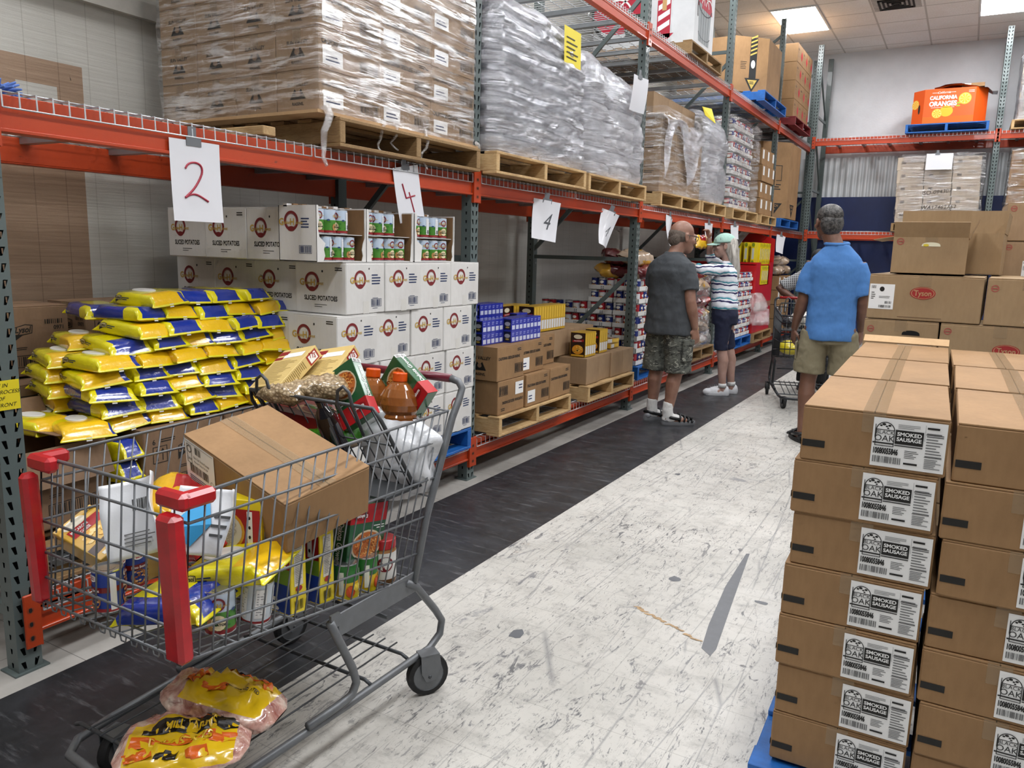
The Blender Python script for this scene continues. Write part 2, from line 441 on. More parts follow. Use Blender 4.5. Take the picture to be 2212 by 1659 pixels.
LAMP.node_tree.nodes['Principled BSDF'].inputs['Base Color'].default_value = (.8, .8, .8, 1)
FRM = mat('lamp_frame', '#d8d8d6', .4)
for i, (x, y) in enumerate(PANELS):
    lab = 'white rectangular ceiling light panel, ' + ('nearest the far wall on the left, above the rack end' if i == 0 else 'out of view, above the left side near the camera' if i == 4 else 'in the ceiling over the aisles')
    e = empty('ceiling_light', T(x, y, CEIL), lab, 'ceiling light', 'ceiling light panels')
    a = MB(); a.box(-.33, -.67, -.02, .33, -.645, 0, FRM); a.box(-.33, .645, -.02, .33, .67, 0, FRM); a.box(-.33, -.645, -.02, -.305, .645, 0, FRM); a.box(.305, -.645, -.02, .33, .645, 0, FRM)
    b = MB(); b.box(-.305, -.645, -.011, .305, .645, -.004, FRM); b.add([(-.305, -.645, -.012), (-.305, .645, -.012), (.305, .645, -.012), (.305, -.645, -.012)], [(0, 1, 2, 3)], LAMP)
    note(e, a.build('frame', e), b.build('diffuser', e))
e = empty('ceiling_vent', T(-1.24, 12.6, CEIL), 'square dusty air vent in the ceiling', 'vent')
a = MB(); a.box(-.3, -.3, -.012, .3, .3, 0, mat('vent_paint', '#b9b4ac', .6, var=.3, vs=14)); a.build('frame', e)
a = MB(); dk = mat('vent_dark', '#2c2a28', .8)
for q in range(4):
    r = .06 + q * .055; a.box(-r, -r, -.03, r, -r + .022, -.012, dk); a.box(-r, r - .022, -.03, r, r, -.012, dk); a.box(-r, -r, -.03, -r + .022, r, -.012, dk); a.box(r - .022, -r, -.03, r, r, -.012, dk)
a.build('louvre', e)
# ================================================================ PALLET RACKING
BAYS = [1.30, 4.02, 6.74, 9.46, 12.15, 14.87]
XF, XR, PW, PD = -2.60, -3.72, .078, .07          # front face of front posts, rear line, post width and depth
def holed_face(mb, F, width, H, cols, pitch=.0508, hw=.0075, hh=.014):
    """a strip of steel with teardrop holes punched through it"""
    n = int(H / pitch); cw = width / cols; vs = []; fs = []
    for i in range(n):
        for c in range(cols):
            u0, u1 = c * cw, (c + 1) * cw; v0, v1 = i * H / n, (i + 1) * H / n
            cu, cv = (u0 + u1) / 2, (v0 + v1) / 2; tl = .0035 if c == 0 else -.0035
            if cols == 1: tl = 0
            ring = [(cu - hw * .55 + tl, cv - hh), (cu + hw * .55 + tl, cv - hh), (cu + hw - tl, cv + hh), (cu - hw - tl, cv + hh)]
            b = len(vs); vs += [F(*p) for p in ((u0, v0), (u1, v0), (u1, v1), (u0, v1))] + [F(*p) for p in ring]
            fs += [(b, b + 1, b + 5, b + 4), (b + 1, b + 2, b + 6, b + 5), (b + 2, b + 3, b + 7, b + 6), (b + 3, b, b + 4, b + 7)]
    mb.add(vs, fs, TEAL)
def post_mesh(H):
    m = MB(); w, d = PW, PD
    holed_face(m, fr((0, -w / 2, 0), (0, 1, 0), (0, 0, 1)), w, H, 2)
    holed_face(m, fr((-d, -w / 2, 0), (1, 0, 0), (0, 0, 1)), d, H, 1, hw=.006, hh=.009)
    holed_face(m, fr((0, w / 2, 0), (-1, 0, 0), (0, 0, 1)), d, H, 1, hw=.006, hh=.009)
    m.box(-d, -w / 2, 0, -d + .002, w / 2, H, TEAL)
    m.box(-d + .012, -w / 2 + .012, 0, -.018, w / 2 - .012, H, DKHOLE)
    m.box(-d - .012, -w / 2 - .018, 0, .012, w / 2 + .018, .006, TEAL)
    return m
def upright(M, H, label, depth=XF - XR, group='upright frames of the racking'):
    e = empty('rack_upright_frame', M, label, 'rack upright', group)
    k = ('post', H)
    if k not in TXT: TXT[k] = post_mesh(H).mesh('post')
    for x, turn in ((0, 0), (-depth, 180)):
        o = bpy.data.objects.new('post', TXT[k]); COL.objects.link(o); o.parent = e
        o.matrix_local = T(x, 0, 0) @ Rz(turn); note(e, o)
    b = MB(); z = .2; i = 0
    while z < H - .3:
        b.box(-depth + .02, -.02, z - .018, -.05, .006, z + .018, TEAL); z2 = min(z + 1.19, H - .1)
        a = Vector((-depth + .02, -.004, z + .03)); c = Vector((-.05, -.004, z2 - .12)); dz = (c - a)
        Mx = T(*a) @ Matrix.Rotation(-math.atan2(dz.z, dz.x), 4, 'Y')
        b.box(0, -.016, -.018, dz.length, .008, .018, TEAL, M=Mx); z = z2; i += 1
    note(e, b.build('brace', e)); return e
WHERE = ['at the left edge of the photo, yellow note taped on it', 'between the white cartons and the blue raisin packs', 'behind the person in grey',
         'behind the person in the cap', 'beside the red cereal display', 'in the corner by the far wall']
for i, y in enumerate(BAYS):
    upright(T(XF, y, 0), 4.8, 'grey-green perforated rack upright ' + WHERE[i])
def beam_mesh(L):
    m = MB(); m.box(-.052, 0, -.108, -.008, L, -.036, ORANGE, .002); m.box(-.052, 0, -.04, -.026, L, 0, ORANGE, .002)
    m.box(-.03, 0, -.042, -.008, L, -.036, ORANGE); m.box(-.05, 0, -.115, .002, L, -.103, ORANGE, .002)
    return m
def conn_mesh():
    m = MB(); m.box(-.004, -.025, -.16, .006, .029, .03, ORANGE, .003); m.box(-.055, .024, -.16, .006, .029, .03, ORANGE)
    F = fr((.006, -.025, -.16), (0, 1, 0), (0, 0, 1))
    for v in (.035, .085, .135):
        m.pell(F, .02, v, .006, .009, DKHOLE, .0008, 8); m.pring(F, .02, v, .008, .011, mat('worn_orange', '#8e4327', .5), .001, 10)
    return m
BM = {}
def rack_beam(M, L, label, group):
    if L not in BM: BM[L] = beam_mesh(L).mesh('rack_beam')
    if 'c' not in BM: BM['c'] = conn_mesh().mesh('connector')
    o = bpy.data.objects.new('rack_beam', BM[L]); COL.objects.link(o); o.matrix_world = M; tag(o, label, 'rack beam', group)
    for y, sx in ((-.03, 1), (L + .03, -1)):
        c = bpy.data.objects.new('connector', BM['c']); COL.objects.link(c); c.parent = o; c.matrix_local = T(.004, y, 0) @ S(1, sx, 1)
    return o
def deck_mesh(L, D, drop=.045):
    m = MB(); n = int(L / .052); r = .0034; m.tube([(.012, 0, -drop), (.012, L, -drop)], r, GALV, 4)
    for i in range(n + 1):
        y = L * i / n; m.tube([(.012, y, -drop), (.012, y, .004), (-D, y, .004)], r, GALV, 4, smooth=False)
    for i in range(11):
        x = -.03 - (D - .04) * i / 10; m.tube([(x, 0, .008), (x, L, .008)], r, GALV, 4)
    for q in (.18, .5, .82):
        m.box(-D + .02, L * q - .022, -.03, -.03, L * q + .022, .002, mat('deck_channel', '#9fa5a9', .4, .6, var=.15))
    return m
DM = {}
def wire_deck(M, L, D, label, group):
    k = (round(L, 3), round(D, 3))
    if k not in DM: DM[k] = deck_mesh(L, D).mesh('wire_deck')
    o = bpy.data.objects.new('wire_deck', DM[k]); COL.objects.link(o); o.matrix_world = M; return tag(o, label, 'wire shelf', group)
LEVELS = [(.245, 'lowest', 'near the floor'), (1.88, 'middle', 'at head height'), (3.38, 'upper', 'high up')]
BAYN = ['over the yellow wipes and white cartons', 'of the bay with the raisin packs', 'of the bay behind the person in grey', 'of the bay with the red display', 'of the last bay by the far wall']
for z, nm, hh in LEVELS:
    for i in range(5):
        y0, y1 = BAYS[i] + PW / 2, BAYS[i + 1] - PW / 2; L = round(y1 - y0, 3)
        for x, side in ((XF + .008, 'front'), (XR - .008, 'rear')):
            M = T(x, y0, z) if side == 'front' else T(x, y1, z) @ Rz(180)
            rack_beam(M, L, '%s orange rack beam %s, %s %s' % (side, hh, nm, BAYN[i]), 'orange rack beams')
        Ld = round(L / 2 - .02, 3)
        for k in (0, 1):
            wire_deck(T(XF + .002, y0 + .01 + k * (L / 2), z + .003), Ld, XF - XR + .02, 'wire shelf, %s level, %s half %s' % (nm, ('nearer', 'farther')[k], BAYN[i]), 'wire shelves')
# far rack along the end wall
FY = 14.0
FX = [-2.42, .19, 2.85]
for i, x in enumerate(FX):
    upright(T(x, FY, 0) @ Rz(-90), 4.85, 'grey-green perforated upright of the far rack, ' + ('beside the corner' if i == 0 else 'right of the orange bin' if i == 1 else 'out at its right end'), 1.1)
for z, nm, hh in LEVELS[1:]:
    for i in (0, 1):
        L = round(FX[i + 1] - FX[i] - PW, 3)
        for side in ('front', 'rear'):
            M = T(FX[i] + PW / 2, FY - .008, z) @ Rz(-90) if side == 'front' else T(FX[i + 1] - PW / 2, FY + 1.108, z) @ Rz(90)
            rack_beam(M, L, '%s orange beam of the far rack, %s, %s bay' % (side, hh, ('left', 'right')[i]), 'orange rack beams of the far rack')
        for k in (0, 1):
            wire_deck(T(FX[i] + PW / 2 + .01 + k * L / 2, FY, z + .003) @ Rz(-90) , round(L / 2 - .02, 3), 1.11, 'wire shelf of the far rack, %s level, %s bay' % (nm, ('left', 'right')[i]), 'wire shelves of the far rack')
# yellow note on the left post
o = MB(); F = fr((XF + .0025, 1.262, .905), (0, 1, 0), (0, 0, 1)); Fs = fr((-2.668, 1.2585, .905), (1, 0, 0), (0, 0, 1)); YN = mat('yellow_note', '#e6d21f', .5)
o.box(-2.668, 1.2585, .905, -2.5975, 1.2605, 1.0, YN); o.box(-2.5975, 1.2605, .905, XF + .005, 1.335, 1.0, YN)
bk = INK('#17140f')
for q in range(4): o.ptext(F, ('IF IN', 'PROCESS', 'OF', 'FRONT')[q], .004, .074 - q * .021, .017, bk, off=.0032, slant=.3)
tag(o.build('paper_note'), 'bright yellow handwritten note taped round the left rack post', 'note')
# ================================================================ PALLETS
def make_pallet(wood, w=1.2, d=1.05, h=.13):
    """stringers run away from the aisle (-x), boards run along it (y)"""
    e = empty('pallet', T(), '', '')
    st = MB(); st.box(-d, 0, .016, 0, .038, h - .016, wood, .003)
    db = MB(); db.box(0, 0, h - .016, .09, w, h, wood, .002)
    bb = MB(); bb.box(0, 0, 0, .10, w, .016, wood, .002)
    ms, md, mb_ = st.mesh('stringer'), db.mesh('deck_board'), bb.mesh('bottom_board')
    rg = random.Random(3)
    def put(n, me, M):
        o = bpy.data.objects.new(n, me); COL.objects.link(o); o.parent = e; o.matrix_local = M; note(e, o)
    for y in (0, (w - .038) / 2, w - .038): put('stringer', ms, T(0, y, 0))
    for i in range(7): put('deck_board', md, T(-.09 - (d - .09) * i / 6, 0, rg.uniform(-.001, .001)))
    for x in (-.10, -(d + .05) / 2, -d): put('bottom_board', mb_, T(x, 0, 0))
    return e
PF = {}
def pallet(M, color, label, w=1.2, d=1.05):
    k = (color, w, d)
    if k not in PF: PF[k] = Family(lambda: make_pallet({'wood': WOOD, 'old': WOOD_O, 'blue': BLUEW, 'red': REDW}[color], w, d))
    o = PF[k].put(M, label, 'shipping pallets'); o['category'] = 'pallet'; return o
# ================================================================ HANGING PAPER SIGNS
PAPER = mat('paper_sleeve', '#e4e5ea', .3, coat=.4)
TAPE = mat('duct_tape', '#6f7276', .4)
def sign(M, w, h, txt, ink, size, bend, label, tw=0, slant=0, xs=.9, tape=.06):
    """sheet hanging from its top edge at the origin; u right, v down; bend curls it, tw twists its foot"""
    def F(u, v, o=0):
        k = -v / h
        a = math.radians(tw) * k; x = (u - w / 2) * math.cos(a); y = (u - w / 2) * math.sin(a) - bend * k * k
        cx = .12 * bend * math.cos(u / w * math.pi * 2)
        return Vector((x + w / 2, y - o + cx, v))
    e = empty('paper_sign', M, label, 'sign', 'paper signs taped to the racks')
    m = MB(); N = 8; vs = []; fs = []
    for i in range(N + 1):
        for j in range(N + 1): vs.append(F(w * j / N, -h * i / N))
    for i in range(N):
        for j in range(N): a = i * (N + 1) + j; fs.append((a, a + 1, a + N + 2, a + N + 1))
    m.add(vs, fs, PAPER, smooth=True)
    if txt: m.ptext(F, txt, w * .52, -h * .72, size, ink, 'C', .0015, xs=xs, slant=slant)
    note(e, m.build('sheet', e))
    t = MB(); t.box(w * .32, -.004, -.02, w * .32 + tape * 1.1, -.001, .012, TAPE); t.box(w * .36, -.003, .0, w * .36 + tape * .6, 0, .05, TAPE); note(e, t.build('tape', e)); return e
def stroke_sign(e_M, w, h, strokes, ink, r, bend, label, tw=0):
    s = sign(e_M, w, h, None, ink, 0, bend, label, tw)
    m = MB()
    for st in strokes:
        for _ in range(2):
            q = [st[0]]
            for a, c in zip(st, st[1:]): q += [(a[0] * .75 + c[0] * .25, a[1] * .75 + c[1] * .25), (a[0] * .25 + c[0] * .75, a[1] * .25 + c[1] * .75)]
            st = q + [st[-1]]
        m.tube([(x * w, -bend * (y * y) - .002, -y * h) for x, y in st], r, ink, 5)
    o = m.build('handwritten_number', s); note(s, o); return s
RED_PEN = INK('#a3263c', .4)
SG = lambda y, z=1.835, r=90: T(XF + .012, y, z) @ Rz(r)
stroke_sign(SG(1.925, 1.825), .225, .30, [[(.28, .35), (.33, .29), (.45, .26), (.58, .28), (.62, .36), (.55, .47), (.42, .60), (.24, .71)], [(.24, .71), (.36, .66), (.48, .66), (.62, .71), (.70, .74)]], RED_PEN, .0042, .01,
            'white paper sign with a red handwritten 2')
stroke_sign(SG(3.225, 1.845) @ Ry(-10), .215, .28, [[(.28, .30), (.32, .43), (.36, .57)], [(.36, .57), (.5, .56), (.72, .55)], [(.50, .47), (.56, .68), (.60, .85)]], RED_PEN, .0042, .012, 'white paper sign with a red handwritten 4')
gi = INK('#4c4f55')
sign(SG(4.74, 1.80, 48) @ Ry(8), .20, .27, '4', gi, .16, .05, 'crumpled paper sign with a grey 4, above the raisin packs', 14, .25, .7)
sign(SG(5.90, 1.80, 45) @ Ry(20), .16, .29, '4', gi, .14, .10, 'crumpled folded paper sign with a grey 4, left of the person in grey', 45, .3, .6)
sign(SG(7.45, 1.83, 84) @ Ry(16), .16, .30, '', gi, .1, .06, 'narrow white paper sign hanging beside the head of the person in grey', 20)
sign(SG(8.75, 1.80, 80), .2, .33, '2', gi, .16, .03, 'white paper sign between the persons in grey and in stripes', 12, 0, .7)
sign(SG(9.85, 1.82, 72), .18, .17, '', gi, .1, .02, 'small white paper sign behind the mint cap', 5)
sign(SG(11.0, 1.80, 140) @ Rx(48), .2, .5, '', gi, .1, .06, 'long white paper sign sticking out over the yellow cereal boxes', 10)
sign(SG(12.6, 1.79, 60) @ Ry(10), .2, .27, '', gi, .1, .03, 'white paper sign beside the red display\'s top corner', 10)
sign(T(-.88, FY - .02, 1.83), .26, .25, '', gi, .1, .02, 'white paper sign on the far rack behind the blue shirt', 0)
# ================================================================ CARTONS (front faces +x at x=0, runs back to -d, along +y to w)
K = INK('#1c1a17'); NAVY = INK('#24365f'); MAR = INK('#7d2226'); GOLD = INK('#c9a54e'); REDI = INK('#b3252b'); WHT = INK('#f3f3f1', .4)
CLEAR = None
def m_tape():
    t = NT('clear_packing_tape'); t.b.inputs['Base Color'].default_value = lin('#b39a7a'); t.b.inputs['Roughness'].default_value = .12
    t.b.inputs['Alpha'].default_value = .45; t.bump(t.noise(40, t.mapped((1, .3, 1)), detail=4), .8, .004); return t.m
TAPEC = m_tape()
def ordw(i): return ('first', 'second', 'third', 'fourth', 'fifth', 'sixth', 'seventh', 'eighth', 'ninth', 'tenth', 'eleventh', 'twelfth')[i]
def carton_body(m, w, d, h, card, seam='y', sag=0):
    m.box(-d, 0, 0, 0, w, h - .0035, card, .004)
    if seam == 'y': m.box(-d + .001, .001, h - .0045, -d / 2 - .001, w - .001, h, card, .001); m.box(-d / 2 + .001, .001, h - .0045, -.001, w - .001, h, card, .001)
    else: m.box(-d + .001, .001, h - .0045, -.001, w / 2 - .001, h, card, .001); m.box(-d + .001, w / 2 + .001, h - .0045, -.001, w - .001, h, card, .001)
    m.box(-d + .003, .003, .003, -.003, w - .003, h - .003, DKHOLE)  # dark core shows through the flap gap as its shade
def carton(name, cat, w, d, h, card, art, seam='y', tape=True, sticker=None):
    def make():
        e = empty(name, T(), '', cat)
        m = MB(); carton_body(m, w, d, h, card, seam)
        Ff, Fl, Ft = fr((0, 0, 0), (0, 1, 0), (0, 0, 1)), fr((-d, 0, 0), (1, 0, 0), (0, 0, 1)), fr((0, 0, h), (0, 1, 0), (-1, 0, 0))
        if art: art(m, Ff, Fl, Ft)
        note(e, m.build('box_body', e))
        if tape:
            t = MB()
            if seam == 'y':
                t.prect(Ft, 0, d / 2 - .025, w, d / 2 + .025, TAPEC, .0012); t.prect(Fl, d / 2 - .025, h - .06, d / 2 + .025, h, TAPEC, .0012)
            else:
                t.prect(Ft, w / 2 - .025, 0, w / 2 + .025, d, TAPEC, .0012); t.prect(Ff, w / 2 - .025, h - .05, w / 2 + .025, h, TAPEC, .0012)
            note(e, t.build('packing_tape', e))
        if sticker: note(e, sticker(e, Ff, Fl, Ft))
        return e
    return Family(make)
def logo_ring(m, F, u, v, r, txt=('G', 'H')):
    m.pring(F, u, v, r * .72, r, MAR, .0008, 24, -60, 240); m.pell(F, u, v - r * .78, r * .52, r * .26, MAR, .001, 14)
    m.pring(F, u, v, r * .66, r * .69, MAR, .0008, 24)
    m.ptext(F, 'olden', u - r * .55, v - r * .32, r * .5, GOLD, 'C', .0018, .01, .75); m.ptext(F, 'arvest', u + r * 1.15, v - r * .32, r * .5, GOLD, 'C', .0018, .01, .75)
    m.ptext(F, txt[0], u - r * 1.35, v - r * .4, r * .95, GOLD, 'C', .002, .02); m.ptext(F, txt[1], u + r * .15, v - r * .4, r * .9, GOLD, 'C', .002, .02)
# white cartons of sliced potatoes
PW_, PD_, PH_ = .285, .318, .244
def art_potato(m, Ff, Fl, Ft):
    logo_ring(m, Ff, .10, .165, .043); m.pell(Ff, .165, .215, .004, .005, K, .001, 8)
    m.plines(Ff, .185, .14, .255, .195, NAVY, n=4); m.pbars(Ff, .185, .035, .255, .065, NAVY, n=16, frame=.002); m.plines(Ff, .19, .022, .25, .027, NAVY, n=1)
    m.plines(Ff, .19, .072, .25, .077, NAVY, n=1); m.prect(Ff, .12, 0, .165, .06, mat('white_tape', '#dcdad4', .35), .0006)
    logo_ring(m, Fl, .105, .15, .046); m.pell(Fl, .172, .2, .005, .006, K, .001, 8)
    m.ptext(Fl, 'SLICED POTATOES', .16, .062, .031, K, 'C', bold=.02, xs=.80); m.plines(Fl, .12, .03, .2, .05, K, n=2, fill=.25)
    m.plines(Fl, .25, .205, .3, .225, K, n=2, fill=.5)
potato = carton('food_carton', 'carton', PW_, PD_, PH_, WCARD, art_potato, tape=False)
Z0 = .385
rows = [(2.72, 0, .385), (2.73, .0, .632), (2.70, .0, .879), (2.765, .0, 1.126), (2.60, .02, 1.373)]
ln = ['bottom', 'second from bottom', 'middle', 'second from top', 'top']
for r, (y0, dx, z) in enumerate(rows):
    rg = random.Random(r + 20)
    if r < 4:
        for j in range(4):
            M = T(-2.50 + rg.uniform(-.006, .006), y0 + j * (PW_ + .003), z) @ Rz(rg.uniform(-1, 1))
            potato.put(M, 'white sliced-potato carton facing the aisle, %s layer, %s from the left' % (ln[r], ordw(j)), 'white cartons of sliced potatoes')
    for i in (1, 2, 3):
        M = T(-2.50 - (i + (0 if r < 4 else -.26)) * (PD_ - (.016 if r < 4 else .030)), y0 + (.006 if r < 4 else .03) + rg.uniform(0, .008), z) @ Rz(rg.uniform(-1, 1)) @ (S(.97 if r < 4 else .90, 1, 1))
        potato.put(M, 'white sliced-potato carton, %s layer, %s behind the corner carton' % (ln[r], ordw(i - 1)), 'white cartons of sliced potatoes')
pallet(T(-2.50, 2.70, .25), 'blue', 'blue pallet under the white potato cartons', 1.17, 1.2)
# potato cans and the torn-open cartons holding them
CAN_R, CAN_H = .0375, .112
METAL = mat('can_metal', '#c6c9cc', .25, .9)
def bl(c): return INK(c, .35)
SKY, GRASS, CREAM, RBASE = bl('#c2d2e4'), bl('#4c8a30'), bl('#e6d8b0'), bl('#8f1d22')
def can(name, bands, art, r=CAN_R, h=CAN_H, lidm=METAL, n=20, cat='can', top=.004):
    def make():
        m = MB(); prof = [(r * .93, 0), (r, .002), (r, .005)]; mm = [lidm, lidm]
        for z, b in bands: prof.append((r - .0008, h * z)); mm.append(b)
        prof += [(r, h - .003), (r, h), (r * .93, h), (r * .93, h - top)]; mm += [lidm, lidm, lidm, lidm]
        m.lathe(prof, lidm, n, mats=mm[:len(prof) - 1]); m.lathe([(r * .45, h - top), (r * .5, h - top + .0006)], lidm, 12)
        F = cyl(r, 0, 0); art(m, F); o = m.build(name); tag(o, '', cat); return o
    return Family(make)
def art_pot(m, F):
    m.pell(F, .0, .035, .018, .02, CREAM, .001, 14); m.pell(F, -.02, .03, .011, .016, bl('#b98a52'), .0008, 12); logo_ring(m, F, 0, .082, .017)
    m.ptext(F, 'SLICED', 0, .038, .008, K, 'C', bold=.02); m.ptext(F, 'POTATOES', 0, .028, .0085, K, 'C', bold=.03, off=.0016)
    m.prect(F, .055, .018, .095, .1, bl('#e9ebee'), .0006, 5); m.plines(F, .06, .05, .09, .095, K, .0014, 8, .35); m.pbars(F, .062, .022, .088, .042, K, .0014, 9)
    rg = random.Random(5)
    for q in range(14): m.pell(F, rg.uniform(-.1, .1), rg.uniform(.022, .055), .006, .003, bl('#2f7a24'), .0005, 6)
    for q in (-.05, .04, .1): m.pell(F, q, .062, .008, .004, bl('#2c4a78'), .0007, 8)
pcan = can('potato_can', [(.14, RBASE), (.55, GRASS), (.96, SKY)], art_pot)
TORN = m_cardboard('inner_cardboard', '#8f6b45', '#7b5b3a')
def open_tray(name, w, d, h, t, card, inner, front, art=None, seed=1):
    """carton with its front torn away; front = height of what is left of it"""
    e = empty(name, T(), '', 'carton'); m = MB()
    m.box(-d, 0, 0, 0, w, t, card); m.box(-d, 0, 0, -d + t, w, h, card); m.box(-d, 0, 0, 0, t, h, card); m.box(-d, w - t, 0, 0, w, h, card)
    m.box(-d + t, t, t, -d + t * 1.5, w - t, h - .01, inner); m.box(-d + t, w - t * 1.6, t, -.004, w - t, h - .006, inner); m.box(-d + t, t, t, -.004, t * 1.6, h - .006, inner)
    if art: art(m, fr((0, 0, 0), (0, 1, 0), (0, 0, 1)), fr((-d, 0, 0), (1, 0, 0), (0, 0, 1)), None)
    rg = random.Random(seed); vs = []; n = 9
    f = MB()
    for side, (F, L) in enumerate(((fr((.0006, 0, 0), (0, 1, 0), (0, 0, 1)), .07), (fr((.0006, w, 0), (0, -1, 0), (0, 0, 1)), .03))):
        pts = [(0, 0)] + [(L * (.4 + rg.random() * .6) * (1 if k < 4 else .3), h * k / n) for k in range(n + 1)] + [(0, h)]
        f.add([F(u, v, 0) for u, v in pts] + [F(u, v, -t) for u, v in pts], [tuple(range(len(pts))), tuple(range(len(pts), 2 * len(pts)))[::-1]] + [(i, (i + 1) % len(pts), (i + 1) % len(pts) + len(pts), i + len(pts)) for i in range(len(pts))], card)
    # ragged torn edge along the top, standing up in tatters
    for k in range(11):
        u = w * k / 11; a = rg.uniform(.004, .022); x = -rg.random() * d * .3 - .01
        m.box(-d if k % 3 else -d + .03, min(w - .02, u), h - .006, -d + .05 + abs(x) * .3, min(w, u + w / 11), h + a * .5, inner if k % 2 else card)
    note(e, m.build('box_body', e))
    note(e, f.build('torn_edge', e)); return e
def art_side(m, Ff, Fl, Ft):
    logo_ring(m, Fl, .08, .18, .045); m.plines(Fl, .14, .15, .20, .2, NAVY, n=4); m.pbars(Fl, .13, .04, .2, .068, NAVY, n=14, frame=.002)
for q, (ya, wd) in enumerate(((2.60, .325), (2.935, .36), (3.315, .36))):
    e = open_tray('opened_carton', wd, .235, .25, .004, WCARD, TORN, 0, art_side if q == 0 else None, q + 3)
    e.matrix_world = T(-2.515, ya, 1.373); e['label'] = 'white carton torn open to show two tiers of potato cans, %s of three' % ('left', 'middle', 'right')[q]
    e['group'] = 'torn-open potato cartons'
    tray = MB(); tray.box(-.21, .008, .1235, -.012, wd - .008, .1265, WCARD); o = tray.build('tier_sheet', e); note(e, o)
    rg = random.Random(q)
    for tier in (0, 1):
        n = 4 if tier == 0 else (3 if q == 0 else 3 if q == 1 else 4)
        for k in range(n):
            off = .055 if (q == 0 and tier == 0) else .008
            y = ya + off + CAN_R + k * (.0775 if wd < .35 else .0835)
            if y > ya + wd - CAN_R - .005: continue
            pcan.put(T(-2.515 - .05, y, 1.377 + tier * .123) @ Rz(rg.choice((0, 12, -20, -80, 35, -100))), 'front potato can, %s tier of the %s torn carton, %s from left' % (('lower', 'upper')[tier], ('left', 'middle', 'right')[q], ordw(k)), 'cans of sliced potatoes')
            if tier == 1 and k < 2:
                pcan.put(T(-2.515 - .13, y, 1.377 + tier * .123), 'rear potato can, upper tier of the %s torn carton, %s from left' % (('left', 'middle', 'right')[q], ordw(k)), 'cans of sliced potatoes')
# ---------------------------------------------------------------- kraft cartons of disinfecting wipes and the heap of packs
def lys(m, F, u, v, s):
    m.pq(F, [(u - s * .9, v - s * .35), (u - s * .85, v + s * .45), (u + s * .3, v + s * .75), (u + s * 1.0, v + s * .65), (u + s * .9, v - s * .15), (u, v - s * .3), (u - s * .9, v - s * .9)], K, .0006)
    m.pq(F, [(u - s * .8, v - s * .2), (u - s * .75, v + s * .4), (u + s * .3, v + s * .66), (u + s * .9, v + s * .56), (u + s * .82, v - s * .08), (u, v - s * .2)], KRAFT_D if s > .03 else bl('#e9ddb0'), .0012)
    m.ptext(F, 'Lysol', u, v - s * .02, s * .8, K, 'C', .002, .02, .85, .25)
def art_lysol(m, Ff, Fl, Ft):
    for F, W in ((Ff, .40), (Fl, .30)):
        m.ptext(F, '6', W * .10, .235, .03, K, 'L', bold=.01); m.plines(F, W * .2, .24, W * .4, .258, K, n=2)
        m.pframe(F, W * .1, .155, W * .27, .225, .003, K)
        for q in (.14, .2): m.prect(F, W * q + .004, .165, W * q + .008, .205, K); m.pq(F, [(W * q - .004, .2), (W * q + .016, .2), (W * q + .006, .216)], K)
        lys(m, F, W * .5, .19, .045); m.plines(F, W * .42, .115, W * .6, .13, K, n=2, fill=.4)
        m.pbars(F, W * .74, .22, W * .94, .24, K, n=9); m.ptext(F, '0971', W * .94, .195, .024, K, 'R', bold=.015)
        m.pbars(F, W * .42, .045, W * .9, .085, K, n=22, frame=.003); m.plines(F, W * .13, .03, W * .27, .075, K, n=4, fill=.3)
lysol_box = carton('wipes_carton', 'carton', .40, .30, .30, KRAFT_D, art_lysol, seam='y')
wl = 'brown carton of cleaning wipes '
# against the wall: two courses with their faces toward the photographer's aisle
for M, l in [(T(-3.44, 1.12, .86), 'on top by the wall, left end of the course'), (T(-3.44, 1.60, .86), 'on top by the wall, gap at its left'), (T(-3.44, 2.08, .86), 'on top by the wall, behind the yellow packs'),
             (T(-3.44, 2.50, .86), 'on top by the wall, nearest the white cartons'),
             (T(-3.30, 1.20, .55), 'second course, left of the yellow heap'), (T(-3.30, 1.62, .55), 'second course, behind the yellow heap'), (T(-3.30, 2.06, .55), 'second course, behind the heap\'s right half')]:
    lysol_box.put(M, wl + l, 'brown cartons of wipes')
def flaps(w, d, h, card, opened):
    m = MB()
    for (o, r, hinge, L, a) in opened:
        n = Vector(r).cross(Vector((0, 0, 1))) * 1.0
        out = Vector(hinge) * math.cos(math.radians(a)) * L + Vector((0, 0, 1)) * math.sin(math.radians(a)) * L
        o = Vector(o); r = Vector(r); p = [o, o + r, o + r + out, o + out]; t = out.cross(r).normalized() * .003
        m.add(p + [q + t for q in p], [(0, 1, 2, 3), (7, 6, 5, 4), (0, 4, 5, 1), (1, 5, 6, 2), (2, 6, 7, 3), (3, 7, 4, 0)], card)
    return m
def open_box(name, w, d, h, card, opened, art, label, M, group=None, t=.004):
    e = empty(name, T(), label, 'carton', group); m = MB()
    m.box(-d, 0, 0, 0, w, t, card); m.box(-d, 0, 0, -d + t, w, h, card); m.box(-t, 0, 0, 0, w, h, card); m.box(-d + t, 0, 0, -t, t, h, card); m.box(-d + t, w - t, 0, -t, w, h, card)
    if art: art(m, fr((0, 0, 0), (0, 1, 0), (0, 0, 1)), fr((-d, 0, 0), (1, 0, 0), (0, 0, 1)), None)
    note(e, m.build('box_body', e)); note(e, flaps(w, d, h, card, opened).build('flaps', e)); e.matrix_world = M; return e
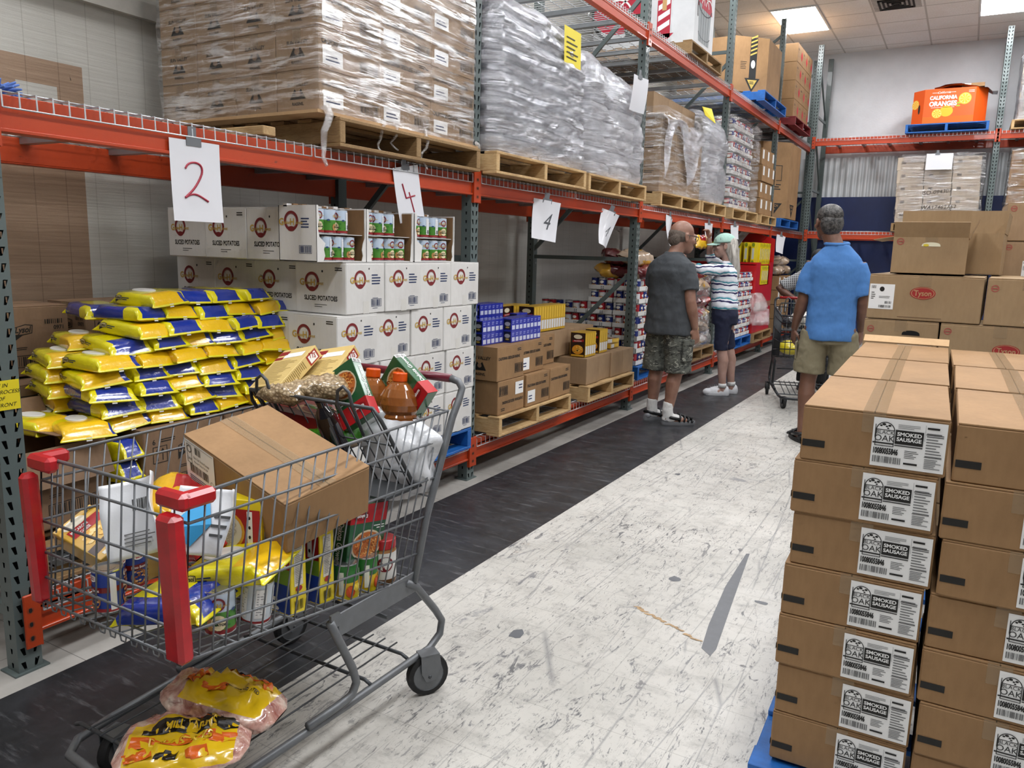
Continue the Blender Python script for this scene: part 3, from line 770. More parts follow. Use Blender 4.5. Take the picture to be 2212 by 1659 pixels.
open_box('wipes_carton', .40, .30, .30, KRAFT_D, [((0, 0, .3), (0, .40, 0), (1, 0, 0), .14, -70), ((-.3, 0, .3), (0, .4, 0), (-1, 0, 0), .14, 60), ((-.3, 0, .3), (.3, 0, 0), (0, -1, 0), .16, 35), ((-.3, .40, .3), (.3, 0, 0), (0, -1, 0), .2, 12)], art_lysol,
         'brown wipes carton with open flaps at the rack post, under the leftmost packs', T(-2.78, 1.34, .40) @ Rz(4), 'brown cartons of wipes')
lysol_box.put(T(-2.76, 1.87, .40) @ Rz(2), wl + 'under the heap, right of the yellow packs in the gap', 'brown cartons of wipes')
lysol_box.put(T(-2.80, 2.30, .40) @ Rz(-1), wl + 'under the right end of the heap, behind the trolley', 'brown cartons of wipes')
pallet(T(-2.66, 1.38, .25), 'old', 'weathered pallet under the brown wipes cartons', 1.25, 1.05)
YEL = mat('yellow_pack_film', '#f0e313', .22, coat=.9, bump=.9, bs=26); YEO = mat('orange_pack_film', '#fac81a', .22, coat=.9, bump=.9, bs=22)
BLU = mat('blue_pack_film', '#17359b', .18, coat=1, bump=.8, bs=24); LID = mat('white_pack_lid', '#e9e9e4', .35)
def wipes_pack(kind):
    """soft pack: rounded long sides, both ends folded down to a flat crimped seam"""
    def make():
        L, W, H = .262, .172, .062; e = empty('wipes_pack', T(), '', 'wipes pack'); m = MB(); xs = [-.5, -.475, -.44, -.36, -.16, 0, .16, .36, .44, .475, .5]
        rg = random.Random(kind * 3 + 1); N = 20; rings = []
        for x in xs:
            a = abs(x); k = 1 if a < .37 else max(0, (.48 - a) / .11) if a < .48 else 0
            k = k ** .75; hw = W / 2 * (1 + (.13 if a > .46 else .0)); ht = .0018 + (H / 2 - .0018) * k; zc = .012 + (H / 2 - .012) * k
            ring = []
            for q in range(N):
                t = 2 * math.pi * (q + .5) / N; c, s_ = math.cos(t), math.sin(t); p = .42
                ring.append((x * L, math.copysign(abs(c) ** p, c) * hw + rg.uniform(-.002, .002), zc + math.copysign(abs(s_) ** p, s_) * ht + rg.uniform(-.0015, .0015) * k))
            rings.append(ring)
        vs = [p for r in rings for p in r]; fs_ = []; ms_ = []
        for i in range(len(xs) - 1):
            for q in range(N):
                q2 = (q + 1) % N; tq = 360 * (q + 1) / N % 360; top = 20 < tq < 160; mm = YEL
                if kind == 0:      # orange end panel with a blue corner
                    if i >= 6 and (40 < tq < 140) and i < 9: mm = YEO
                    if i >= 6 and i < 9 and 33 < tq < 60: mm = BLU
                if kind == 1 and i >= 6 and i < 9 and 58 <= tq <= 122: mm = BLU
                if kind == 1 and i in (2, 3, 4, 5) and 20 < tq < 60: mm = BLU
                if kind == 2 and i >= 5 and i < 9 and (top or tq < 40 or tq > 150 and tq < 185): mm = YEO
                if kind == 2 and i in (7, 8) and tq < 50: mm = BLU
                if kind == 3 and i < 6 and 100 < tq < 200 and i > 1: mm = BLU
                if kind == 3 and i >= 6 and i < 9 and 58 <= tq <= 122: mm = BLU
                fs_.append((i * N + q, (i + 1) * N + q, (i + 1) * N + q2, i * N + q2)); ms_.append(mm)
        fs_ += [tuple(range(N)), tuple((len(xs) - 1) * N + q for q in range(N))[::-1]]; m.add(vs, fs_, ms_ + [YEL, YEL], smooth=True)
        Fe = fr((L * .487, -.011, .004), (0, 1, 0), (-.2, 0, 1)); m.prect(Fe, 0, 0, .02, .014, LID, .004)
        F = fr((-.115, -W / 2 - .0005, .004), (1, 0, 0), (0, 0, 1))
        if kind != 3:
            lys(m, F, .032, .031, .021); m.plines(F, .055, .027, .10, .042, NAVY, .002, 2, .5); m.plines(F, .012, .008, .055, .012, INK('#8a8420'), .002, 1)
        ob = m.build('pack_film', e); note(e, ob)
        if kind in (0, 2):
            l = MB(); l.lathe([(.046, 0), (.046, .004), (.042, .006), (.001, .006)], LID, 18, M=T(-.03, 0, H - .001) @ S(1.25, .8, 1)); note(e, l.build('lid', e))
        return e
    return Family(make)
PK = [wipes_pack(k) for k in range(4)]
names_k = ['yellow pack with an orange end panel', 'yellow pack with a blue end patch', 'yellow pack with a broad orange end', 'yellow pack with blue sides and end']
# heap: courses from the cartons upward; each entry is (first y, kinds along the aisle, x offset)
heap = [(1.86, '0212213', 0), (1.83, '3103121', -.01), (1.80, '3121301', .0), (1.80, '0130121', -.02), (1.82, '0222021', -.01), (1.92, '1103120', -.04), (2.0, '0121310', -.04), (2.02, '301021', -.08), (2.12, '0131', -.10)]
zt = .705; rg = random.Random(11)
for r, (y0, ks, dx) in enumerate(heap):
    z = zt + r * .0585
    for j, k in enumerate(ks):
        y = y0 + j * .168; 
        if r >= 5: y = y0 + j * .158
        x = -2.935 + dx + rg.uniform(-.012, .012)
        M = T(x, y, z) @ Rz(rg.uniform(-13, 13)) @ Rx(rg.uniform(-5, 5)) @ Ry(rg.uniform(0, 7))
        PK[int(k)].put(M, '%s, %s course up the heap, %s from its left' % (names_k[int(k)], ordw(r), ordw(j)), 'heap of yellow wipes packs')
    if r in (0, 1, 2, 3, 4, 5, 7):
        x = -3.14 + dx; y = y0 - .02 - (.14 if r == 0 else 0)
        PK[(0, 2, 0, 0, 0, 2, 0, 3, 1)[r]].put(T(x, y - .0, z - (.008 if r == 0 else 0)) @ Rz(-14 + rg.uniform(-6, 4)) @ Ry(2), 'yellow wipes pack in the back row on the heap\'s left flank, %s course up' % ordw(r), 'heap of yellow wipes packs')
for r, (x, y, a) in enumerate([(-3.03, 1.615, 6), (-2.97, 1.60, -20)]):
    PK[(0, 2)[r]].put(T(x, y, .712 + r * .0) @ Rz(a) if r == 0 else T(-2.87, 1.68, .705) @ Rz(-16), ('yellow pack leaning out at the heap\'s lower left, logo up', 'yellow pack with orange side at the heap\'s lower left, over the open carton')[r], 'heap of yellow wipes packs')
for r in range(3):
    PK[1].put(T(-2.86, 1.80, .42 + r * .085) @ Rx(0) @ Rz(6 * r) @ S(.9, .55, 1.3), 'yellow and blue pack squeezed in the gap between two cartons, %s' % ('lowest', 'middle', 'topmost')[r], 'packs in the gap between cartons')
# ---------------------------------------------------------------- raisin cartons
def art_raisin(w, h, lab=True):
    def f(m, Ff, Fl, Ft):
        s = w * .074
        m.ptext(Ff, 'CALIFORNIA SEEDLESS RAISINS', w * .035, h * .62, s, K, 'L', bold=.022, xs=.78); m.plines(Ff, w * .74, h * .82, w * .95, h * .92, K, n=2, fill=.5)
        m.pbars(Ff, w * .66, h * .18, w * .95, h * .42, K, n=20, frame=.0025)
        for F, u in ((Fl, .135),):
            m.ptext(F, 'SUN VALLEY', u, h * .62, h * .13, K, 'C', bold=.02, slant=.2); m.pq(F, [(u - .05, h * .30), (u - .02, h * .55), (u, h * .45), (u + .02, h * .55), (u + .05, h * .30)], K); m.ptext(F, 'RAISINS,', u, h * .15, h * .11, K, 'C', bold=.02)
            m.pell(F, u, h * .44, .016, .014, KRAFT_D, .0014)
    return f
def st_raisin(w, h):
    def f(e, Ff, Fl, Ft):
        s = MB(); s.prect(Ff, w * .05, h * .12, w * .36, h * .50, WHT, .0025); s.plines(Ff, w * .09, h * .22, w * .31, h * .40, NAVY, .0032, 2, .4); return s.build('shipping_label', e)
    return f
uw, ud, uh = .418, .268, .178
rais_u = carton('raisin_carton', 'carton', uw, ud, uh, KRAFT_G, art_raisin(uw, uh), sticker=st_raisin(uw, uh))
for r in range(7):
    for j in range(3): rais_u.put(T(-2.58, 2.70 + j * (uw + .003), 2.045 + r * (uh + .002)), 'wrapped upper-shelf raisin carton, front, %s layer up, %s from the left' % (ordw(r), ordw(j)), 'raisin cartons on the upper shelf')
    for i in range(1, 4): rais_u.put(T(-2.58 - i * (ud + .003), 2.70, 2.045 + r * (uh + .002)), 'wrapped upper-shelf raisin carton, left side, %s layer up, %s from the corner' % (ordw(r), ordw(i - 1)), 'raisin cartons on the upper shelf')
sh = MB(); sh.box(-3.69, 2.66, 2.028, -2.555, 3.975, 2.042, KRAFT_L); tag(sh.build('cardboard_sheet'), 'thin brown cardboard sheet under the wrapped raisin cartons', 'cardboard sheet')
pallet(T(-2.53, 2.775, 1.895), 'old', 'chipped wooden pallet under the wrapped raisin cartons', 1.19, 1.15)
lw, ld, lh = .345, .27, .222
rais_l = carton('raisin_carton', 'carton', lw, ld, lh, KRAFT, art_raisin(lw, lh)); rais_s = carton('raisin_carton', 'carton', lw, ld, lh, KRAFT, art_raisin(lw, lh), sticker=st_raisin(lw, lh))
pallet(T(-2.50, 4.20, .25), 'wood', 'pale wooden pallet under the raisin cartons', 1.06, 1.15)
zb = .383
rais_s.put(T(-2.53, 4.57, zb + .222) @ Rx(180), 'battered raisin carton lying upside down, lower left of the stack', 'raisin cartons on the low pallet')
rais_s.put(T(-2.52, 4.585, zb), 'raisin carton in the bottom row with a white sticker, middle', 'raisin cartons on the low pallet')
rais_l.put(T(-2.52, 4.94, zb) @ Rz(1), 'raisin carton in the bottom row, right end, hole in its upper corner', 'raisin cartons on the low pallet')
rais_l.put(T(-2.53, 4.21, zb + .224), 'raisin carton in the upper row, left, under the blue packs', 'raisin cartons on the low pallet')
rais_s.put(T(-2.56, 4.565, zb + .224) @ Rz(1), 'raisin carton in the upper row, middle, with a white sticker', 'raisin cartons on the low pallet')
rais_l.put(T(-2.66, 4.92, zb + .224), 'raisin carton in the upper row, right end, set back', 'raisin cartons on the low pallet')
rais_l.put(T(-2.82, 4.21, zb + .224), 'raisin carton in the upper row, behind the left one', 'raisin cartons on the low pallet'); rais_l.put(T(-2.86, 4.565, zb + .224), 'raisin carton in the upper row, behind the middle one', 'raisin cartons on the low pallet')
rais_l.put(T(-2.94, 4.92, zb + .224), 'raisin carton in the upper row, behind the right one', 'raisin cartons on the low pallet')
# small blue raisin boxes in shrink film
def small_box(name, cat, w, d, h, m1, art):
    def make():
        m = MB(); m.box(-d, 0, 0, 0, w, h, m1, .0012); art(m, fr((0, 0, 0), (0, 1, 0), (0, 0, 1)), fr((-d, 0, 0), (1, 0, 0), (0, 0, 1)), fr((0, 0, h), (0, 1, 0), (-1, 0, 0)))
        return tag(m.build(name), '', cat)
    return Family(make)
BLB = mat('blue_box_print', '#2a35a8', .25, coat=.6); 
def art_blue(m, Ff, Fl, Ft):
    m.prect(Ff, .006, .008, .044, .036, bl('#c9cfe8')); m.plines(Ff, .008, .05, .042, .072, bl('#8f98d8'), n=2)
    m.prect(Fl, .004, .006, .056, .074, bl('#171b33')); m.pell(Fl, .03, .045, .022, .014, bl('#a8a9b4'), .0012, 12); m.pell(Fl, .03, .022, .015, .006, bl('#b59a3a'), .0012, 8); m.prect(Ft, 0, 0, .05, .003, bl('#6f7bd8'))
bb = small_box('raisin_box', 'raisin box', .05, .062, .08, BLB, art_blue)
zr = zb + .224 + .224; c = 0
for (x, y0, n, tiers, rowsx, nm) in ((-2.60, 4.50, 8, 2, 2, 'front block'), (-2.66, 4.23, 5, 2, 2, 'left block'), (-2.80, 4.92, 3, 2, 1, 'right block')):
    for tt in range(tiers):
        for q in range(n):
            for xx in range(rowsx):
                bb.put(T(x - xx * .064, y0 + q * .052, zr + tt * .0805), 'small blue raisin box, %s, %s tier, %s along, %s deep' % (nm, ('lower', 'upper')[tt], ordw(q), ordw(xx)), 'small blue raisin boxes')
for q in range(11):
    for xx in range(2):
        bb.put(T(-2.86 - xx * .064, 4.22 + q * .052 + (.03 if q > 4 else 0), zr + .161), 'small blue raisin box on the rear block, %s along, %s deep' % (ordw(q), ordw(xx)), 'small blue raisin boxes')
for q in range(11):
    bb.put(T(-2.86, 4.22 + q * .052 + (.03 if q > 4 else 0), zr + .0805), 'small blue raisin box in the rear block\'s lower tier, %s along' % ordw(q), 'small blue raisin boxes')
for q in range(11):
    bb.put(T(-2.86, 4.22 + q * .052 + (.03 if q > 4 else 0), zr), 'small blue raisin box at the rear block\'s foot, %s along' % ordw(q), 'small blue raisin boxes')
    for zq in (0, .0805): bb.put(T(-2.924, 4.22 + q * .052 + (.03 if q > 4 else 0), zr + zq), 'small blue raisin box deep in the rear block, %s along, %s tier' % (ordw(q), 'middle' if zq else 'lowest'), 'small blue raisin boxes')
# plain brown cartons and boxes of macaroni on the next pallet
plain = carton('plain_carton', 'carton', .25, .38, .215, KRAFT_G, lambda m, Ff, Fl, Ft: m.plines(Fl, .12, .05, .2, .09, INK('#7d6347'), n=3), tape=False)
pallet(T(-2.52, 5.62, .25), 'wood', 'pale wooden pallet under the macaroni boxes', 1.0, 1.15)
for q, dx in enumerate((0, .015, .0, .0)): plain.put(T(-2.56 - dx, 5.66 + q * .253, zb), 'plain brown carton along the pallet\'s front edge, %s from the left' % ordw(q), 'plain brown cartons by the macaroni')
for q in range(4): plain.put(T(-2.80, 5.25 + q * .253 + .03, zb + .219), 'plain brown carton in the upper row under the macaroni, %s from the left' % ordw(q), 'plain brown cartons by the macaroni')
for q in range(3): plain.put(T(-2.95, 5.63 + q * .253, zb), 'plain brown carton deep in the bottom row, %s from the left' % ordw(q), 'plain brown cartons by the macaroni')
MACY = mat('macaroni_box_yellow', '#c9a02c', .35, coat=.4)
def art_mac(m, Ff, Fl, Ft):
    m.prect(Ff, .004, .02, .036, .09, bl('#d9dadb')); m.prect(Ff, .008, .1, .03, .19, bl('#e0b944'))
    W = .135; m.prect(Fl, .003, .003, W - .003, .197, bl('#2b1712')); m.pell(Fl, W / 2, .165, .038, .018, bl('#e6dcc0'), .0012, 16); m.pq(Fl, [(.02, .118), (W - .015, .128), (W - .015, .145), (.02, .135)], bl('#a71f25'), .0014)
    m.ptext(Fl, 'MACARONI', W / 2, .126, .014, WHT, 'C', .002, xs=.9); m.pell(Fl, W / 2, .06, .05, .038, bl('#e0962a'), .0012, 18); rg = random.Random(2)
    for q in range(14): m.pell(Fl, W / 2 + rg.uniform(-.035, .035), .06 + rg.uniform(-.02, .025), .009, .005, bl('#f5c85a'), .0016, 7)
    m.prect(Fl, .01, .006, W - .01, .02, bl('#d8a531'), .0016)
mac = small_box('macaroni_box', 'macaroni box', .04, .135, .2, MACY, art_mac)
zm = zb + .219 * 2 + .003
for q in range(13): mac.put(T(-2.82, 5.22 + q * .0415, zm), 'upright macaroni box in the rear row, %s from the left' % ordw(min(q, 11)) if q < 12 else 'upright macaroni box at the right end of the rear row', 'boxes of macaroni')
for q in range(6): mac.put(T(-3.0, 5.22 + q * .0415, zm), 'upright macaroni box behind the rear row, %s from the left' % ordw(q), 'boxes of macaroni')
for q in range(8): mac.put(T(-2.86 - (q + 1) * .0, 5.215, zm) @ T(-.16 - q * .001, 0, 0) @ Rz(0) @ T(-.0 - q * .042, 0, 0) @ Rz(90) @ T(0, 0, 0), 'macaroni box standing edge-on at the left end, %s back' % ordw(q), 'boxes of macaroni')
for q in range(5): mac.put(T(-2.60, 5.70 + q * .0415, zb + .219), 'macaroni box in the front left bundle, %s from the left' % ordw(q), 'boxes of macaroni')
for q in range(4): mac.put(T(-2.62, 6.03 + q * .0415, zb + .219), 'macaroni box in the front right bundle, %s from the left' % ordw(q), 'boxes of macaroni')
mac.put(T(-2.66, 6.36, zb + .222) @ Rx(-90) @ T(0, -.04, 0), 'macaroni box lying flat on the plain cartons', 'boxes of macaroni')
mac.put(T(-2.70, 6.36, zb + .264) @ Rz(-12) @ Rx(-90) @ T(0, -.04, 0), 'macaroni box lying crossways on top of another flat one', 'boxes of macaroni')
# ================================================================ STRETCH FILM
def m_film(name, base, amt, tint='#ffffff', sc=(1, 1, 1), stren=.9, rough=.16, lo=.72, hi=.92):
    """clear plastic film: see-through, with creases that catch the lamps"""
    t = NT(name); t.t.nodes.remove(t.b)
    v = t.mapped((2.2 * sc[0], 2.2 * sc[1], 26 * sc[2]), rot=(math.radians(14), 0, 0)); a = t.noise(1.0, v, detail=7, rough=.68, dist=.6)
    v2 = t.mapped((7 * sc[0], 7 * sc[1], 70 * sc[2]), rot=(math.radians(-9), 0, 0)); b = t.noise(1.0, v2, detail=5, rough=.7, dist=.4)
    h = t.math('ADD', a, t.math('MULTIPLY', b, .45))
    bp = t.n('ShaderNodeBump'); bp.inputs['Strength'].default_value = stren; bp.inputs['Distance'].default_value = .045; t.l(h, bp.inputs['Height'])
    pr = t.n('ShaderNodeBsdfPrincipled'); pr.inputs['Base Color'].default_value = lin(tint); pr.inputs['Roughness'].default_value = rough
    pr.inputs['Metallic'].default_value = .82; t.l(bp.outputs[0], pr.inputs['Normal'])
    tr = t.n('ShaderNodeBsdfTransparent'); tr.inputs[0].default_value = (.97, .97, .97, 1)
    mx = t.n('ShaderNodeMixShader')
    patch = t.noise(2.0, t.mapped((1.5, 1.5, 4)), detail=3)
    f = t.math('MULTIPLY', t.ramp(h, (lo, 0), (hi, amt)), t.ramp(patch, (.32, .25), (.62, 1)))
    t.l(t.math('ADD', f, base), mx.inputs[0]); t.l(tr.outputs[0], mx.inputs[1]); t.l(pr.outputs[0], mx.inputs[2]); t.l(mx.outputs[0], t.out.inputs['Surface'])
    MATS[name] = t.m; return t.m
FILM = m_film('clear_stretch_film', .10, .9, stren=1.0, rough=.12, lo=.69, hi=.82)
FILM_M = m_film('milky_stretch_film', .40, .6, '#eceef4', stren=1.0, rough=.16, lo=.6, hi=.8)
FILM_B = m_film('clear_bag_film', .16, .6, sc=(3, 3, .3), lo=.6, hi=.9)
def wrap(name, M, w, d, h, film, label, bulge=.0, layers=8, corner=.05, nz=40, wob=.008, top=.5, seed=0, lean=0, slope=0, cap=True, round_top=0, foot=0):
    """film drawn round a pallet load: front at x=0, back at -d, along y to w"""
    m = MB(); P = []
    n1, n2 = max(4, int(w / .05)), max(4, int(d / .07)); cs = 4
    def seg(a, b, n): return [(a[0] + (b[0] - a[0]) * i / n, a[1] + (b[1] - a[1]) * i / n) for i in range(n)]
    c = corner
    P += seg((0, c), (0, w - c), n1) + seg((0, w - c), (-c, w), cs) + seg((-c, w), (-d + c, w), n2) + seg((-d + c, w), (-d, w - c), cs) + seg((-d, w - c), (-d, c), n1) + seg((-d, c), (-d + c, 0), cs) + seg((-d + c, 0), (-c, 0), n2) + seg((-c, 0), (0, c), cs)
    cx, cy = -d / 2, w / 2; vs = []; fs = []; N = len(P)
    for i in range(nz + 1):
        k = i / nz
        for (x, y) in P:
            hh = h * (1 - slope * (y / w)); z = k * hh
            b = bulge * (abs(math.sin(math.pi * k * layers)) ** .6 - .6) * (1 if int(k * layers) % 2 else .7)
            nn = noise.noise(Vector((x * 3 + seed, y * 3, z * 5))) * wob * 2 + noise.noise(Vector((x * 11 + seed, y * 11, z * 16))) * wob
            dx, dy = x - cx, y - cy; L = math.hypot(dx / (d / 2), dy / (w / 2)) or 1
            sx = max(-1, min(1, dx / (d / 2))) ** 3; sy = max(-1, min(1, dy / (w / 2))) ** 3
            rt = 1 - round_top * max(0, (k - .72) / .28) ** 2.2
            q = (b + nn + foot * (1 - k) ** 3)
            vs.append((cx + (dx + sx * q) * rt + lean * k, cy + (dy + sy * q) * rt, z + noise.noise(Vector((x * 4, y * 4, seed))) * wob * 2 * k))
    for i in range(nz):
        for q in range(N): r = (q + 1) % N; fs.append((i * N + q, i * N + r, (i + 1) * N + r, (i + 1) * N + q))
    if cap:
        b = nz * N; cen = len(vs); vs.append((cx + lean, cy, h * (1 - slope * .5) + .01))
        for q in range(N): fs.append((b + q, b + (q + 1) % N, cen))
    m.add(vs, fs, film, smooth=True); o = m.build(name, None, M); tag(o, label, 'plastic wrap', 'stretch film around pallet loads'); return o
wrap('stretch_wrap', T(-2.566, 2.688, 2.03), 1.28, 1.12, 1.275, FILM, 'clear stretch film round the raisin cartons on the upper shelf', wob=.004, corner=.02, cap=False, seed=3)
m = MB(); rg = random.Random(8)
for k, (y, x, l) in enumerate([(2.70, -2.55, .26), (3.10, -2.56, .16), (3.22, -2.57, .13), (3.46, -2.56, .2), (3.95, -2.55, .12)]):
    pts = [(x + .02 * math.sin(q), y + .012 * math.sin(q * 1.7 + k), 2.06 - l * q / 7) for q in range(8)]
    m.tube(pts, [.022 * (1 - .09 * q) * (.5 if k else 1) for q in range(8)], FILM_B, 7)
tag(m.build('stretch_wrap_tatters'), 'torn strips of clear film hanging under the wrapped raisin cartons', 'plastic wrap', kind='stuff')
m = MB(); m.box(-3.1, 2.40, 1.90, -2.615, 2.47, 1.938, WOOD, .003); tag(m.build('timber_batten', None, T(0, 0, 0)), 'loose pale timber batten lying on the shelf left of the raisin pallet', 'timber')
# ---------------------------------------------------------------- sacks
SACK = mat('silver_grey_sack', '#7f828b', .3, coat=.5, bump=.8, bs=14); SACKW = mat('white_paper_sack', '#cfcfd2', .4, coat=.3, bump=.8, bs=14)
def sack(mt, w, d, h, name='sack'):
    def make():
        m = MB(); N, R = 28, 9; vs = []; fs = []
        for i in range(R + 1):
            ph = -math.pi / 2 + math.pi * i / R
            for q in range(N):
                t = 2 * math.pi * q / N; c = lambda v, p: math.copysign(abs(v) ** p, v)
                r = abs(math.cos(ph)) ** .35; e = noise.noise(Vector((math.cos(t) * 2, math.sin(t) * 2, i))) * .012
                vs.append((-d / 2 + c(math.cos(t), .45) * (d / 2 + e) * r, w / 2 + c(math.sin(t), .45) * (w / 2 + e) * r, h / 2 + c(math.sin(ph), .8) * h / 2))
        for i in range(R):
            for q in range(N): r = (q + 1) % N; fs.append((i * N + q, i * N + r, (i + 1) * N + r, (i + 1) * N + q))
        m.add(vs, fs, mt, smooth=True); return tag(m.build(name), '', 'sack')
    return Family(make)
sk = sack(SACK, .60, .50, .118); skw = sack(SACKW, .54, .5, .118)
def sack_load(F, x, y, z, n, w, nm, group, dz=.111, d=.5):
    rg = random.Random(int(y * 10))
    for r in range(n):
        for j in range(2): F.put(T(x - .02 + rg.uniform(-.012, .01), y + .02 + j * (w + .01), z + r * dz) @ Rz(rg.uniform(-2, 2)), 'sack in %s, %s layer up, %s' % (nm, ordw(r), ('left', 'right')[j]), group)
        F.put(T(x - d - .07, y + .02, z + r * dz), 'rear sack in %s, %s layer up' % (nm, ordw(r)), group)
sack_load(sk, -2.53, 4.10, 2.035, 8, .60, 'the first silvery wrapped load', 'sacks on the first wrapped load')
wrap('stretch_wrap', T(-2.50, 4.085, 2.03), 1.26, 1.13, .94, FILM_M, 'silvery stretch film over the first load of sacks', bulge=.032, layers=8, wob=.012, round_top=.16, seed=1, corner=.07)
sack_load(skw, -2.55, 5.44, 2.035, 7, .54, 'the second silvery wrapped load', 'sacks on the second wrapped load')
wrap('stretch_wrap', T(-2.52, 5.42, 2.03), 1.14, 1.13, .90, FILM_M, 'silvery stretch film over the second load of sacks', bulge=.018, layers=5, wob=.02, round_top=.18, seed=7, corner=.07, slope=.10)
pallet(T(-2.47, 4.05, 1.895), 'wood', 'pale wooden pallet under the first silvery load', 1.26, 1.15); pallet(T(-2.49, 5.40, 1.895), 'wood', 'pale wooden pallet under the second silvery load', 1.2, 1.15)
m = MB(); F = lambda u, v, o=0: Vector((-2.492 - .05 * max(0, v - 2.8) + o, u, v))
m.prect(F, 4.92, 2.70, 5.18, 2.94, YN, .004, 4); m.plines(F, 4.95, 2.74, 5.14, 2.9, K, .006, 5, .25); tag(m.build('paper_note'), 'yellow paper sheet under the film near the top of the first silvery load', 'note')
sign(T(-2.47, 6.12, 2.86) @ Rz(84), .26, .27, '', gi, .1, -.03, 'white paper sheet stuck near the top of the second silvery load', 0)
# ---------------------------------------------------------------- third bay: brown cartons, pale load, cans
bean = carton('plain_carton', 'carton', .42, .36, .225, KRAFT_G, lambda m, Ff, Fl, Ft: (m.ptext(Fl, 'BRAND', .02, .12, .04, K, 'L', bold=.02), m.ptext(Fl, 'BEANS', .02, .07, .04, K, 'L', bold=.02), m.plines(Fl, .2, .17, .3, .2, K, n=2)), tape=False)
for r in range(4):
    for j in range(3): bean.put(T(-2.60 - (.1 if r == 3 else 0), 7.22 + j * .425, 2.035 + r * .228), 'brown carton under loose film, front, %s layer, %s from left' % (ordw(r), ordw(j)), 'brown cartons in the third bay')
    for i in (1, 2): bean.put(T(-2.60 - i * .365, 7.22, 2.035 + r * .228), 'brown carton under loose film, left side, %s layer, %s back' % (ordw(r), ordw(i)), 'brown cartons in the third bay')
wrap('stretch_wrap', T(-2.585, 7.20, 2.03), 1.30, 1.12, .78, FILM, 'clear film round the brown cartons of the third bay', wob=.006, seed=5, cap=False, corner=.02)
def drape(M, w, d, label, film, seed=0, drop=.3, n=22):
    m = MB(); vs = []; fs = []
    for i in range(n + 1):
        for j in range(n + 1):
            u, v = i / n, j / n; x = -d + (d + .04) * min(1, u / .55); y = w * v; z = 0 if u < .5 else -(u - .5) / .5 * drop * (1 + .9 * math.sin(v * 9 + seed) * (1 - v * .3))
            e = noise.noise(Vector((u * 6, v * 7, seed))) * .05; vs.append((x + e * (u > .45), y, z + e * .5))
    for i in range(n):
        for j in range(n): a = i * (n + 1) + j; fs.append((a, a + n + 1, a + n + 2, a + 1))
    m.add(vs, fs, film, smooth=True); return tag(m.build('plastic_sheet', None, M), label, 'plastic sheet')
drape(T(-2.60, 7.20, 2.735), 1.25, .5, 'loose crumpled clear plastic hanging over the brown cartons', FILM_M, 2, .34)
pallet(T(-2.55, 7.15, 1.895), 'wood', 'pale wooden pallet under the brown film-wrapped cartons', 1.26, 1.15)
sack_load(sack(SACKW, .42, .5, .118), -2.60, 8.50, 2.035, 8, .42, 'the pale load beside the cans', 'sacks on the pale load')
wrap('stretch_wrap', T(-2.56, 8.52, 2.03), .87, 1.12, .98, FILM_M, 'whitish film over the pale rounded load beside the cans', bulge=.012, layers=9, wob=.016, round_top=.3, seed=12, corner=.08)
pallet(T(-2.54, 8.45, 1.895), 'wood', 'pale wooden pallet under the pale rounded load', .95, 1.15)
m = MB(); m.add([(-2.58, 8.35, 2.98), (-2.56, 8.62, 3.0), (-2.50, 8.60, 2.84), (-2.56, 8.40, 2.90)], [(0, 1, 2, 3)], YN); m.add([(-2.585, 8.35, 2.982), (-2.565, 8.62, 3.002), (-2.505, 8.60, 2.842), (-2.565, 8.40, 2.902)], [(3, 2, 1, 0)], YN); tag(m.build('paper_note'), 'folded bright yellow paper on top, between the brown cartons and the pale load', 'note')
RCAN = [bl('#a8202c'), bl('#1c2f7c'), bl('#d9dadd'), bl('#7d1a22')]
def simple_can(c1, c2): return can('food_can', [(.2, c1), (.8, c2), (.95, c1)], lambda m, F: (m.pell(F, 0, .07, .022, .014, bl('#eeeae0'), .001, 10), m.pell(F, 0, .035, .026, .018, bl('#c98a3c'), .001, 10)), n=12, cat='can')
RC = [simple_can(RCAN[0], RCAN[0]), simple_can(RCAN[1], RCAN[1]), simple_can(RCAN[2], RCAN[1]), simple_can(RCAN[0], RCAN[2])]
def can_tray(M, w, d, label, group, hh=.045):
    k = ('tray', w, d)
    if k not in PF:
        def mk():
            m = MB(); m.box(-d, 0, 0, 0, w, .003, WCARD); m.box(-.003, 0, 0, 0, w, hh, WCARD); m.box(-d, 0, 0, -d + .003, w, hh, WCARD); m.box(-d, 0, 0, 0, .003, hh, WCARD); m.box(-d, w - .003, 0, 0, w, hh, WCARD)
            F = fr((-d, 0, 0), (1, 0, 0), (0, 0, 1)); F2 = fr((0, 0, 0), (0, 1, 0), (0, 0, 1))
            for FF, W in ((F, d), (F2, w)):
                for q in range(4): m.prect(FF, W * .5 + (q % 2) * .02, .008 + (q // 2) * .016, W * .5 + .012 + (q % 2) * .02, .018 + (q // 2) * .016, INK('#6f7178'))
            return tag(m.build('can_tray'), '', 'cardboard tray')
        PF[k] = Family(mk)
    return PF[k].put(M, label, group)
